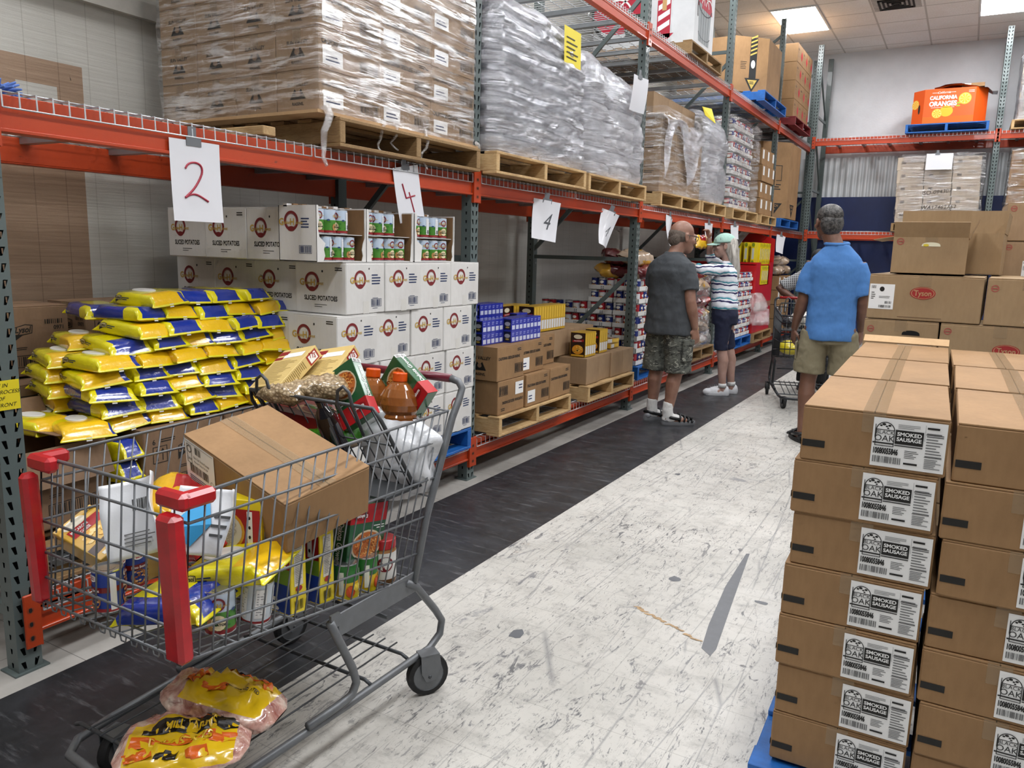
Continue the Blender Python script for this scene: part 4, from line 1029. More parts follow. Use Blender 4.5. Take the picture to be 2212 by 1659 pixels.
def can_load(x, y, z, nx, ny, nz, w, d, nm, dz=.125, side=True, front=True, tops=()):
    """trays of cans; only the cans the photo can show are placed"""
    g1, g2 = 'cans in %s' % nm, 'trays in %s' % nm
    for r in range(nz):
        for j in range(ny):
            for i in range(nx):
                if i and j: continue
                can_tray(T(x - i * (d + .004), y + j * (w + .004), z + r * dz), w, d, 'tray in %s, %s layer, %s along, %s back' % (nm, ordw(r), ordw(j), ordw(i)), g2)
                if side and j == 0:
                    for q in range(int(d / .082)):
                        RC[(q * 7 + r * 3 + i * 5) % 4].put(T(x - i * (d + .004) - .045 - q * .082, y + .045, z + r * dz + .004) @ Rz(-90), 'can in %s, side, %s layer, %s back' % (nm, ordw(r), ordw(min(11, i * 3 + q))), g1)
                if front and i == 0:
                    for q in range(int(w / .082)):
                        if side and j == 0 and q == 0: continue
                        RC[(q * 5 + r * 3 + j) % 4].put(T(x - .045, y + j * (w + .004) + .045 + q * .082, z + r * dz + .004), 'can in %s, front, %s layer, %s along' % (nm, ordw(r), ordw(min(11, j * 4 + q))), g1)
can_load(-2.62, 9.80, 2.035, 1, 3, 8, .335, .33, 'the wrapped upper can load', dz=.135)
wrap('stretch_wrap', T(-2.60, 9.78, 2.03), 1.39, .40, 1.10, FILM, 'clear film round the upper load of canned food', bulge=.006, layers=8, wob=.008, seed=22, corner=.02, cap=False)
pallet(T(-2.55, 9.76, 1.895), 'wood', 'pale wooden pallet under the wrapped upper cans', 1.3, 1.15)
kb = carton('plain_carton', 'carton', .30, .30, .22, KRAFT, lambda m, Ff, Fl, Ft: (m.plines(Fl, .05, .05, .2, .12, K, n=3), m.pframe(Fl, .05, .13, .15, .19, .003, K)), sticker=lambda e, Ff, Fl, Ft: (lambda s: (s.prect(Ff, .03, .08, .12, .2, WHT, .002), s.build('shipping_label', e))[1])(MB()))
for r in range(4):
    for j in range(3): kb.put(T(-2.6 - .02 * (r % 2), 11.36 + j * .31, 2.035 + r * .226), 'small brown carton beside the tall bin, %s layer, %s along' % (ordw(r), ordw(j)), 'small brown cartons on the upper shelf')
    kb.put(T(-2.92, 11.36, 2.035 + r * .226), 'small brown carton between the cans and the tall bin, rear, %s layer' % ordw(r), 'small brown cartons on the upper shelf')
pallet(T(-2.56, 11.32, 1.895), 'wood', 'pale wooden pallet under the small brown cartons', 1.0, 1.1)
# ---------------------------------------------------------------- tall octagonal bins
def octo(w, d, c): return [(0, c), (0, w - c), (-c, w), (-d + c, w), (-d, w - c), (-d, c), (-d + c, 0), (-c, 0)]
def bin_box(M, w, d, h, c, card, art, label, t=.008, flare=0):
    e = empty('bulk_bin', M, label, 'cardboard bin'); P = octo(w, d, c); n = 8; m = MB()
    vo = [(x, y, 0) for x, y in P] + [(x, y, h) for x, y in P]; cx, cy = -d / 2, w / 2
    Q = [(cx + (x - cx) * (1 - t / .5), cy + (y - cy) * (1 - t / .5)) for x, y in P]; vo += [(x, y, h) for x, y in Q] + [(x, y, .01) for x, y in Q]
    fs = [(i, (i + 1) % n, (i + 1) % n + n, i + n) for i in range(n)] + [(i + n, (i + 1) % n + n, (i + 1) % n + 2 * n, i + 2 * n) for i in range(n)] + [(i + 2 * n, (i + 1) % n + 2 * n, (i + 1) % n + 3 * n, i + 3 * n) for i in range(n)] + [tuple(range(n))[::-1], tuple(range(3 * n, 4 * n))]
    m.add(vo, fs, card)
    if art: art(m, fr((0, c, 0), (0, 1, 0), (0, 0, 1)), fr((-d + c, 0, 0), (1, 0, 0), (0, 0, 1)), fr((-c, 0, 0), (c, c, 0), (0, 0, 1)), w - 2 * c, d - 2 * c, c * 1.414)
    note(e, m.build('bin_wall', e)); return e
WMR, WMG, BK = INK('#b3243a'), INK('#26362c'), INK('#181818')
def art_melon(m, Ff, Fl, Fc, W, D, C):
    def slices(F, u, v, s):
        for du, k in ((-.6, .8), (0, 1), (.55, .9)):
            m.pq(F, [(u + du * s - .5 * s * k, v), (u + du * s, v + 1.5 * s * k), (u + du * s + .55 * s * k, v)], WMR, .0012 + .0004 * du); m.pring(F, u + du * s, v, .5 * s, .56 * s, WHT, .003, 12, 20, 160)
    def barrel(F, u, v, s):
        m.pq(F, [(u - .9 * s, v + .2 * s), (u - .75 * s, v - 1.3 * s), (u + .75 * s, v - 1.3 * s), (u + .9 * s, v + .2 * s)], INK('#959b9d'), .001); m.pring(F, u, v + .2 * s, .85 * s, .95 * s, BK, .002, 20, 180, 360, .4)
        for q in (-.5, -.17, .17, .5): m.prect(F, u + q * s, v - 1.3 * s, u + q * s + .03 * s, v + .1 * s, BK, .0014)
        m.pring(F, u, v - .9 * s, .8 * s, .86 * s, BK, .002, 20, 190, 350, .3); slices(F, u, v + .05 * s, s * 1.0)
        m.pring(F, u, v + .1 * s, .98 * s, 1.06 * s, BK, .002, 20, 100, 200, 1.4)
    barrel(Ff, W * .5, .40, .24); m.ptext(Ff, 'WATERMELONS', W * .5, .86, .12, WMR, 'C', .002, .02, .75); m.pring(Ff, W * .5, .92, .3, .32, BK, .002, 16, 200, 330, .3)
    m.prect(Fl, D - .16, .06, D - .02, .42, WMR, .001); m.pq(Fl, [(D - .2, .1), (D - .09, -.02 + .03), (D + .02, .1)], WMR, .001)
    for q in range(3): m.pq(Fl, [(D - .15, .12 + q * .1), (D - .03, .18 + q * .1), (D - .03, .23 + q * .1), (D - .15, .17 + q * .1)], WHT, .002)
    m.prect(Fl, D - .11, .32, D - .065, .55, INK('#c9a06a'), .003); m.pell(Fl, D - .0875, .55, .0225, .022, INK('#c9a06a'), .003, 12)
    slices(Fl, D * .22, .32, .3); m.pell(Fl, D * .22, .36, .26, .22, WMR, .0008); m.pring(Fl, D * .22, .36, .26, .29, BK, .002, 24); m.pell(Fl, D * .5, .2, .13, .14, WMG, .001); m.pring(Fl, D * .5, .2, .07, .09, INK('#8b9a8f'), .002); 
    for q in range(6): m.pell(Fl, D * .42 + q * .03, .45 + .03 * (q % 3), .02, .03, BK, .0012, 8)
WBIN = mat('white_bin_board', '#d6d8da', .5, var=.08)
bin_box(T(-2.62, 7.86, 3.515), 1.0, 1.10, 1.1, .17, WBIN, art_melon, 'white watermelon bin with red slices on the upper shelf')
pallet(T(-2.56, 7.80, 3.39), 'old', 'brown pallet under the white watermelon bin', 1.10, 1.2)
YT = INK('#c7ab52')
def art_arrow(m, Ff, Fl, Fc, W, D, C):
    u = C * .55; m.prect(Fc, u - .05, .16, u + .05, .66, BK, .001)
    for q in range(5): m.pq(Fc, [(u - .045, .44 + q * .05), (u + .045, .48 + q * .05), (u + .045, .50 + q * .05), (u - .045, .46 + q * .05)], YT, .002)
    m.pell(Fc, u, .34, .03, .05, WHT, .002); m.pq(Fc, [(u - .11, .17), (u, .0), (u + .11, .17)], BK, .0015); m.pq(Fc, [(u - .07, .15), (u, .04), (u + .07, .15)], YT, .0025); m.plines(Fc, u - .035, .10, u + .035, .14, BK, .0035, 2, .4)
    m.plines(Fc, u - .18, .28, u - .08, .38, BK, n=5, fill=.3)
bin_box(T(-2.50, 10.42, 3.53), 1.45, 1.2, .67, .34, KRAFT, art_arrow, 'kraft octagonal bin with a striped black arrow, on the blue pallet')
pallet(T(-2.44, 10.45, 3.39), 'blue', 'blue pallet under the kraft bin with the arrow', 1.35, 1.2)
def art_watch(m, Ff, Fl, Fc, W, D, C):
    for F, u in ((Fc, C * .5), (Ff, W * .5)):
        m.pq(F, [(u - .16, .22), (u, .02), (u + .16, .22)], BK, .001); m.ptext(F, 'WATCH', u, .165, .05, KRAFT, 'C', .002, .02); m.ptext(F, 'STEP', u, .11, .045, KRAFT, 'C', .002, .02)
    m.pframe(Fc, C * .4, .55, C * .75, .78, .01, BK); m.plines(Fc, C * .35, .42, C * .8, .52, BK, n=3); m.pframe(Fl, D * .75, .3, D * .92, .62, .008, BK); m.pell(Fl, D * .84, .42, .03, .09, BK, .002)
bin_box(T(-2.50, 12.32, 2.035), 1.5, 1.2, 1.12, .34, KRAFT, art_watch, 'tall kraft bin with a WATCH STEP warning triangle on the middle level')
pallet(T(-2.50, 12.35, 1.895), 'blue', 'blue pallet under the tall kraft bin', 1.4, 1.2)
def art_dia(m, Ff, Fl, Ft):
    for F, W in ((Ff, .4), (Fl, .4)):
        m.plines(F, .04, .17, .16, .2, K, n=2); m.pframe(F, .04, .08, .14, .14, .003, K)
    m.pq(Ff, [(.25, .125), (.32, .05), (.39, .125), (.32, .2)], REDI, .001)
db = carton('plain_carton', 'carton', .40, .40, .26, KRAFT, art_dia)
for r in range(4):
    for j in range(3):
        db.put(T(-2.50, 12.58 + j * .405, 3.525 + r * .262), 'brown carton with a red diamond on the red pallet, front, %s layer, %s along' % (ordw(r), ordw(j)), 'cartons with red diamonds on the top shelf')
    db.put(T(-2.905, 12.58, 3.525 + r * .262), 'brown carton with a red diamond on the red pallet, rear, %s layer' % ordw(r), 'cartons with red diamonds on the top shelf')
pallet(T(-2.44, 12.50, 3.39), 'red', 'dark red pallet on the top shelf in the corner', 1.3, 1.2)
# ================================================================ LOWER LEVEL BEYOND THE MACARONI
pallet(T(-2.60, 6.92, .25), 'blue', 'blue pallet under the cans behind the person in grey', 1.2, 1.15)
can_load(-2.64, 6.95, .385, 2, 1, 7, .335, .26, 'the front of the big can stack', dz=.118)
can_load(-3.18, 6.95, .385, 2, 1, 5, .335, .26, 'the low rear of the big can stack', dz=.118, front=False)
def bag_heap(name, cat, spots, cols, group, nm, s=1):
    """pillow pouches: full in the middle, pressed flat at both crimped ends, creased all over"""
    for i, (x, y, z, a, b) in enumerate(spots):
        m = MB(); vs = []; fs = []; ms = []; N, R = 20, 16
        for r in range(R + 1):
            u = -1 + 2 * r / R; k = max(0, 1 - abs(u) ** 3) ** .6; wd = .115 * (.86 + .14 * k) + (.012 if abs(u) > .9 else 0)
            for q in range(N):
                t = 2 * math.pi * q / N; c, sn = math.cos(t), math.sin(t); p = Vector((u * 3 + i, c * 2, sn * 2)); e = noise.noise(p) * .03 * k + noise.noise(p * 3.1) * .013
                vs.append(((u * .165 + noise.noise(p * 2) * .01) * s, math.copysign(abs(c) ** .7, c) * (wd + e) * s, (math.copysign(abs(sn) ** .8, sn) * (.003 + .065 * k) + e * .7) * s))
        for r in range(R):
            for q in range(N):
                k = (q + 1) % N; fs.append((r * N + q, r * N + k, (r + 1) * N + k, (r + 1) * N + q)); ms.append(cols[i % len(cols)] if 4 < r < 12 and (q // 5) % 2 == i % 2 else cols[(i + 1) % len(cols)])
        m.add(vs, fs, ms, smooth=True)
        o = m.build(name, None, T(x, y, z) @ Rz(a) @ Rx(b)); tag(o, '%s, %s' % (nm, ordw(i % 12) + (' up the heap' if i < 12 else ' on top')), cat, group)
CH = [mat('red_snack_film', '#a32222', .25, coat=.8, bump=.8, bs=25), mat('yellow_snack_film', '#c8962c', .25, coat=.8, bump=.8, bs=25), mat('clear_snack_film', '#b9a28a', .2, coat=1, bump=1, bs=22), mat('plum_snack_film', '#6e2c30', .25, coat=.8, bump=1, bs=22)]
bag_heap('snack_bag', 'snack bag', [(-2.76, 8.58 + (i % 3) * .27, .47 + (i // 3) * .145, i * 31, 10) for i in range(12)] + [(-2.72, 8.66 + (i % 3) * .24, 1.12 + (i // 3) * .13, i * 50, 20) for i in range(6)], CH, 'bagged goods between the two shoppers', 'bagged food heaped between the persons in grey and in stripes')
wrap('stretch_wrap', T(-2.60, 8.42, .385), .80, .40, .92, FILM_B, 'slack clear film round the bagged food between the two shoppers', bulge=.02, layers=4, wob=.04, seed=31, corner=.05, cap=False, foot=.02)
pallet(T(-2.56, 8.36, .25), 'old', 'weathered pallet under the bagged food', 1.0, 1.1)
bag_heap('bread_bag', 'food bag', [(-2.74 - (i % 2) * .22, 7.08 + (i // 4) * .12, 1.275 + (i % 4 // 2) * .13, i * 40, 12) for i in range(6)], [CH[2], CH[3], CH[1]], 'bags on the big can stack', 'clear food bag on the big can stack', 1.05)
# cans and the red cereal display of the fourth bay
pallet(T(-2.50, 9.95, .25), 'blue', 'blue pallet under the white can trays behind the person in stripes', 1.05, 1.1)
can_load(-2.53, 9.98, .385, 1, 3, 7, .335, .33, 'the can stack behind the striped top', dz=.122)
pallet(T(-2.46, 10.98, .25), 'old', 'old pallet under the red cereal display', 1.12, 1.1)
RD = mat('red_display_board', '#c0161c', .35, coat=.3, var=.06); rd = MB(); x0, y0, z0, W, D = -2.50, 11.02, .383, 1.07, 1.0
rd.box(x0 - D, y0, z0, x0, y0 + .012, z0 + .98, RD); rd.box(x0 - .012, y0 + .012, z0, x0, y0 + .25, z0 + .98, RD); rd.box(x0 - .012, y0 + .25, z0, x0, y0 + .85, z0 + .66, RD); rd.box(x0 - .012, y0 + .85, z0, x0, y0 + W, z0 + .98, RD)
rd.add([(x0 - D, y0 + W, z0), (x0, y0 + W, z0), (x0, y0 + W, z0 + 1.32), (x0 - .25, y0 + W, z0 + 1.40), (x0 - D, y0 + W, z0 + 1.40)] + [(x0 - D, y0 + W - .012, z0), (x0, y0 + W - .012, z0), (x0, y0 + W - .012, z0 + 1.32), (x0 - .25, y0 + W - .012, z0 + 1.40), (x0 - D, y0 + W - .012, z0 + 1.40)], [(0, 1, 2, 3, 4), (9, 8, 7, 6, 5)] + [(i, i + 5, (i + 1) % 5 + 5, (i + 1) % 5) for i in range(5)], RD)
rd.box(x0 - D, y0, z0 + .94, x0 - .012, y0 + W, z0 + .95, RD); rd.box(x0 - D, y0 + .02, z0 + .3, x0 - .1, y0 + W - .02, z0 + .31, RD)
tag(rd.build('display_bin'), 'tall red cardboard display holding yellow cereal boxes', 'display')
YC = mat('cereal_box_yellow', '#e8cf1a', .35, coat=.4)
def art_cer(m, Ff, Fl, Ft):
    m.prect(Ff, .012, .07, .043, .22, bl('#c9c9bb')); m.pell(Ff, .0275, .265, .02, .028, bl('#7f8f1c'), .001, 12); m.pell(Ff, .0275, .035, .018, .02, bl('#7f8f1c'), .001, 12)
    m.prect(Fl, .03, .04, .16, .12, bl('#c9801f')); m.pell(Fl, .1, .22, .07, .05, bl('#8f8a1c')); m.pell(Fl, .1, .1, .06, .045, bl('#e2b24c'), .0012)
cer = small_box('cereal_box', 'cereal box', .055, .195, .30, YC, art_cer)
for q in range(7): cer.put(T(-2.58 - q * .098, 11.05, z0 + .952) @ Rz(-90 + (6 if q == 5 else 0)) @ T(0, -.02, 0), 'yellow cereal box standing on the red display, %s from its aisle corner' % ordw(q), 'cereal boxes on the red display')
for q in range(7): cer.put(T(-2.53, 11.29 + q * .10, z0 + .952), 'yellow cereal box in the display\'s aisle-side row, %s away' % ordw(q), 'cereal boxes on the red display')
for q in range(6): cer.put(T(-2.49, 11.31 + q * .072, z0 + .67) @ S(1, .9, .88), 'yellow cereal box in the cut-out of the red display, %s from the left' % ordw(q), 'cereal boxes in the display window')
m = MB(); m.prect(fr((-2.498, 11.02, .383), (0, 1, 0), (0, 0, 1)), 0, .34, 1.07, .42, TAPEC, .002); tag(m.build('packing_tape'), 'clear tape band across the red display', 'tape')
bag_heap('plastic_scrap', 'plastic bag', [(-2.47, 11.06, .62, 20, 60), (-2.46, 11.03, .82, 70, 60)], [FILM_B], 'clear bags by the red display', 'crumpled clear plastic caught at the red display corner', 1.1)
for r in range(4):
    for j in range(3): kb.put(T(-2.53, 12.72 + j * .33, .25 + r * .226), 'brown carton on the low level beyond the red display, %s layer, %s along' % (ordw(r), ordw(j)), 'brown cartons beyond the red display')
    kb.put(T(-2.86, 12.72, .25 + r * .226), 'brown carton on the low level beyond the red display, rear, %s layer' % ordw(r), 'brown cartons beyond the red display')
bag_heap('food_bag', 'food bag', [(-2.66 - (i % 2) * .25, 12.85 + (i // 2 % 3) * .28, 1.24 + (i // 6) * .15, i * 47, 10) for i in range(12)], [mat('pale_bag_film', '#c2b5ad', .2, coat=1, bump=1, bs=20), CH[2]], 'pale bags in the corner', 'pale plastic food bag on the cartons in the far corner')
# ================================================================ FAR RACK LOADS
FR = Rz(-90)
OR = mat('orange_bin_board', '#e8590f', .4, coat=.2)
def art_or(m, Ff, Fl, Fc, W, D, C):
    OY, OL = INK('#f5b52a'), INK('#fbe08a')
    def slice_(F, u, v, r):
        m.pell(F, u, v, r, r, OY, .001); m.pell(F, u, v, r * .85, r * .85, OL, .002)
        for q in range(8):
            a = q * 45; m.pq(F, [(u, v)] + [(u + r * .78 * math.cos(math.radians(a + o)), v + r * .78 * math.sin(math.radians(a + o))) for o in (6, 22, 39)], OY, .003)
    m.ptext(Ff, 'California', W * .38, .43, .045, WHT, 'C', .002, slant=.3); m.ptext(Ff, 'CALIFORNIA', W * .38, .345, .075, WHT, 'C', .002, .03, .85); m.ptext(Ff, 'ORANGES', W * .38, .25, .095, WHT, 'C', .002, .03, .85)
    m.prect(Ff, W * .15, .44, W * .28, .445, WHT); m.prect(Ff, W * .48, .44, W * .61, .445, WHT); m.prect(Ff, W * .15, .225, W * .61, .23, WHT)
    slice_(Ff, W * .80, .34, .085); slice_(Ff, W * .28, .14, .07); m.pell(Ff, W * .46, .17, .09, .08, OY); m.pell(Ff, W * .69, .28, .03, .015, INK('#9fae2c')); m.pell(Ff, W * .68, .24, .03, .012, INK('#9fae2c'))
    m.prect(Ff, 0, .0, W, .095, INK('#d0660f'), .0006); slice_(Fc, C * .25, .3, .07); m.pell(Fc, C * .62, .22, .02, .07, BK, .002); m.prect(Ff, W * .86, .45, W * .97, .455, WHT); m.prect(Ff, W * .86, .43, W * .97, .435, WHT)
    F2 = fr((-.26, W + .52, 0), (-.26, .26, 0), (0, 0, 1))
e = bin_box(T(-1.0, FY - .06, 3.525) @ FR, 1.0, 1.0, .50, .16, OR, art_or, 'bright orange bin reading CALIFORNIA ORANGES on the far rack')
m = MB()
m.pell(fr((.115, .84, .0), (-.16, .16, 0), (0, 0, 1)), 0, 0, .001, .001, BK)
pallet(T(-1.06, FY - .09, 3.39) @ FR, 'blue', 'blue pallet under the orange bin on the far rack', 1.12, 1.05)
m = MB(); g = random.Random(5); N = 12; vs = []; fs = []
for i in range(N + 1):
    for j in range(N + 1):
        u, v = i / N, j / N; vs.append((-.72 + .84 * u, FY - .05 + .6 * v, 4.045 + .05 * math.sin(u * 5) * (1 - v) + .03 * noise.noise(Vector((u * 5, v * 5, 1))) - (.05 if u > .9 else 0)))
for i in range(N):
    for j in range(N): a = i * (N + 1) + j; fs.append((a, a + N + 1, a + N + 2, a + 1))
m.add(vs, fs, mat('black_bin_liner', '#131416', .25, coat=.6, bump=.8, bs=20), smooth=True); tag(m.build('bin_liner'), 'black plastic liner spilling over the orange bin', 'plastic liner')
kb.put(T(-.36, FY + .1, 4.055) @ FR @ S(.8, 1, .25), 'flattened brown carton on top of the orange bin', None)
def art_wc(m, Ff, Fl, Ft):
    for F in (Ff, Fl): m.prect(F, .06, .12, .12, .17, INK('#6b6259')); m.plines(F, .2, .18, .34, .21, INK('#77695a'), n=2)
PALEC = m_cardboard('pale_kraft_cardboard', '#c4b6a4', '#ab9b88')
wc = carton('plain_carton', 'carton', .375, .4, .245, PALEC, art_wc, tape=False)
for r in range(5):
    for j in range(3): wc.put(T(-1.08 + j * .385 - .01 * r, FY - .02, 2.035 + r * .2 ) @ FR @ S(1, 1, .81), 'pale carton in the wrapped load on the far rack, %s layer, %s from the left' % (ordw(r), ordw(j)), 'pale cartons on the far rack')
o = wrap('stretch_wrap', T(-1.10, FY - .055, 2.03) @ FR, 1.19, 1.1, 1.05, FILM, 'clear film round the pale cartons below the orange bin', wob=.01, seed=41, corner=.06, round_top=.05)
m = MB(); F = fr((-1.09, FY - .075, 2.03), (1, 0, 0), (0, 0, 1)); m.ptext(F, 'SO-094307', .38, .42, .085, BK, 'L', .0, slant=.2, rot=6); m.ptext(F, 'WA17462752', .36, .20, .085, BK, 'L', .0, slant=.2, rot=2); tag(m.build('handwritten_marking'), 'black handwritten numbers on the wrapped pale cartons', 'writing')
sign(T(-.72, FY - .09, 3.07), .36, .24, '', gi, .1, .0, 'white paper sheet on the wrapped pale cartons of the far rack', 0)
pallet(T(-1.12, FY - .06, 1.895) @ FR, 'old', 'pallet under the pale wrapped cartons of the far rack', 1.2, 1.1)
for r in range(4):
    for j in range(2): wc.put(T(.40 + j * .385, FY - .02, 3.525 + r * .25) @ FR, 'pale carton on the far rack\'s right upper shelf, %s layer, %s from the left' % (ordw(r), ordw(j)), 'pale cartons right of the rack post')
    for j in range(2): db.put(T(.40 + j * .41, FY - .02, 2.035 + r * .265) @ FR, 'red-diamond carton right of the far rack post, %s layer, %s from left' % (ordw(r), ordw(j)), 'red-diamond cartons on the far rack')
wrap('stretch_wrap', T(.38, FY - .045, 3.52) @ FR, .8, .8, 1.03, FILM_M, 'milky film round the tall load right of the far rack post', wob=.01, seed=51, corner=.04)
wrap('stretch_wrap', T(.38, FY - .045, 2.03) @ FR, .86, .8, 1.09, FILM, 'clear film round the red-diamond cartons of the far rack', wob=.01, seed=52, corner=.04)
pallet(T(.34, FY - .06, 3.39) @ FR, 'wood', 'pallet on the far rack\'s right upper shelf', 1.0, 1.1); pallet(T(.34, FY - .06, 1.895) @ FR, 'wood', 'pallet on the far rack\'s right middle shelf', 1.0, 1.1)
# small things on the left upper shelf
m = MB(); rg = random.Random(9); BF = mat('blue_mop_fibre', '#5f7fc4', .8)
for i in range(150):
    a = rg.uniform(0, 360); el = rg.uniform(10, 88); L = rg.uniform(.07, .12); d = Vector((math.cos(math.radians(a)) * math.cos(math.radians(el)), math.sin(math.radians(a)) * math.cos(math.radians(el)), math.sin(math.radians(el))))
    p = Vector((0, 0, .0)); m.tube([p, p + d * L * .6, p + d * L + Vector((0, 0, -.025))], [.006, .008, .004], BF, 4)
tag(m.build('mop_head', None, T(-2.95, 1.52, 1.905)), 'fluffy blue mop head on the shelf at the left edge', 'mop')
# ================================================================ SHOPPING TROLLEYS
def Mx(o, a, b, c):
    return Matrix(((a[0], b[0], c[0], o[0]), (a[1], b[1], c[1], o[1]), (a[2], b[2], c[2], o[2]), (0, 0, 0, 1)))
RUB = mat('wheel_rubber', '#1b1b1c', .7); REDP = mat('red_plastic_guard', '#b3101c', .35, coat=.3, var=.25, vs=16)
def trolley(M, steel, guard, grip, label, nv=23, r=.0024, rows=7):
    """local: nose at y=0, handle at y=1.07, x to either side, z up"""
    e = empty('shopping_trolley', M, label, 'shopping trolley', None)
    HW = .285; zn = [.90, .84, .735, .655, .59, .525]; zr = [.926, .835, .718, .60, .488, .415]; yn = .012; 
    def yr(z): return 1.0 - (.93 - z) * .36
    def yf(z): return .0 + (.90 - z) * -.08 + .01
    def lerp(a, b, t): return a + (b - a) * t
    for s in (-1, 1):
        m = MB()
        for a, b in zip(zn, zr): m.rod((s * HW, yf(a), a), (s * HW, yr(b), b), r * 1.5 if a != .90 else r * 1.9, steel, 6)
        for i in range(nv + 1):
            t = i / nv; za, zb = lerp(zn[0], zr[0], t), lerp(zn[-1], zr[-1], t)
            m.rod((s * HW, lerp(yf(zn[0]), yr(zr[0]), t), za), (s * HW, lerp(yf(zn[-1]), yr(zr[-1]), t), zb), r, steel, 5)
        note(e, m.build('basket_side', e))
        m = MB(); m.box(s * HW - .003, .47, .365, s * HW + .003, .83, .435, steel, .002); m.box(s * HW - .004, .44, .40, s * HW + .004, .475, .44, steel); note(e, m.build('side_plate', e))
        m = MB(); m.tube([(s * (HW + .002), yr(.42), .40), (s * (HW + .002), yr(.6), .6), (s * (HW + .002), 1.02, .90), (s * (HW + .004), 1.055, .955), (s * (HW + .002), 1.075, .99), (s * (HW - .01), 1.072, 1.012), (s * (HW - .04), 1.07, 1.02)], .0125, steel, 8)
        note(e, m.build('handle_post', e))
        m = MB()   # bent legs down to the lower rail
        m.tube([(s * .285, .78, .41), (s * .285, .83, .38), (s * .29, .93, .26), (s * .292, .965, .21), (s * .292, .955, .165), (s * .288, .90, .135), (s * .27, .5, .125), (s * .25, .12, .12)], .0125, steel, 8)
        m.tube([(s * .284, .44, .42), (s * .284, .47, .36), (s * .284, .53, .24), (s * .284, .545, .19), (s * .28, .53, .155), (s * .276, .47, .148), (s * .272, .36, .146)], .0125, steel, 8)
        note(e, m.build('leg_tube', e))
    m = MB()
    for z in zn: m.rod((-HW, yf(z), z), (HW, yf(z), z), r * 1.5 if z != .90 else r * 1.9, steel, 6)
    for i in range(13): x = -HW + 2 * HW * i / 12; m.rod((x, yf(.9), .9), (x, yf(.525), .525), r, steel, 5)
    note(e, m.build('basket_nose', e))
    m = MB()
    for i in range(15): x = -HW + 2 * HW * i / 14; m.rod((x, yf(.525) + .005, .522), (x, .82, .412), r, steel, 5)
    for i in range(9): t = i / 8; m.rod((-HW, .02 + .79 * t, .522 - .108 * t), (HW, .02 + .79 * t, .522 - .108 * t), r * 1.3, steel, 5)
    for i in range(14): x = -HW + 2 * HW * (i + .5) / 14; m.tube([(x - .012, yf(.52), .522), (x - .008, yf(.52), .508), (x + .008, yf(.52), .508), (x + .012, yf(.52), .522)], r * .8, steel, 4)
    note(e, m.build('basket_floor', e))
    m = MB()
    for z in (.926, .80, .66, .52): m.rod((-HW, yr(z), z), (HW, yr(z), z), r * 1.3, steel, 5)
    for i in range(12): x = -HW + 2 * HW * i / 11; m.rod((x, yr(.926), .926), (x, yr(.43), .43), r, steel, 5)
    note(e, m.build('rear_gate', e))
    m = MB(); m.tube([(-.245, 1.07, 1.02), (0, 1.072, 1.02), (.245, 1.07, 1.02)], .0145, grip, 10)
    note(e, m.build('handle_grip', e))
    # folding child seat
    m = MB(); a, b = (.66, .985), (.85, .70)
    m.tube([(-HW + .02, b[0], b[1]), (-HW + .015, a[0] + .02, a[1] - .04), (-HW + .03, a[0], a[1]), (HW - .03, a[0], a[1] + .0), (HW - .015, a[0] + .02, a[1] - .04), (HW - .02, b[0], b[1])], .006, CHARC, 6)
    for i in range(12): x = -HW + .04 + (2 * HW - .08) * i / 11; m.rod((x, a[0], a[1]), (x, b[0], b[1]), r, CHARC, 5)
    for t in (.45, .8): m.rod((-HW + .02, lerp(a[0], b[0], t), lerp(a[1], b[1], t)), (HW - .02, lerp(a[0], b[0], t), lerp(a[1], b[1], t)), r * 1.3, CHARC, 5)
    for x in (-.19, .15):
        m.tube([(x - .025, a[0] + .05, a[1] - .10), (x - .03, a[0] - .005, a[1]), (x - .022, a[0] - .01, a[1] + .04), (x, a[0] - .01, a[1] + .055), (x + .022, a[0] - .01, a[1] + .04), (x + .03, a[0] - .005, a[1]), (x + .025, a[0] + .05, a[1] - .10)], .0055, CHARC, 6)
    m.box(-HW + .02, .70, .695, HW - .02, .96, .703, CHARC)
    note(e, m.build('child_seat', e))
    # lower frame and wire tray
    m = MB(); m.tube([(.25, .12, .12), (.235, .02, .12), (.19, -.03, .12), (0, -.045, .12), (-.19, -.03, .12), (-.235, .02, .12), (-.25, .12, .12)], .0125, steel, 8); note(e, m.build('front_bumper', e))
    m = MB()
    for y in (.04, .62, .80): m.tube([(-.275, y, .14), (-.25, y, .15), (.25, y, .15), (.275, y, .14)], .006, CHARC, 6)
    m.tube([(-.24, .74, .30), (0, .72, .31), (.24, .74, .30)], .007, CHARC, 6)
    for i in range(9): x = -.2 + .05 * i; m.rod((x, .03, .155), (x, .84, .157), r * 1.2, CHARC, 5)
    note(e, m.build('lower_tray', e))
    if guard:
        for s in (-1, 1):
            m = MB(); x0 = s * (HW + .004); a = MB()
            m.box(s * .205, -.022, .872, s * .300, .012, .912, guard, .009); m.box(s * .264, -.012, .8735, s * .3015, .075, .9105, guard, .009)
            m.box(s * (.238 if s > 0 else .262), -.026, .520, s * .298, .014, .868, guard, .010, M=Rx(1.5)); note(e, m.build('corner_guard', e)); continue
            note(e, m.build('corner_guard', e))
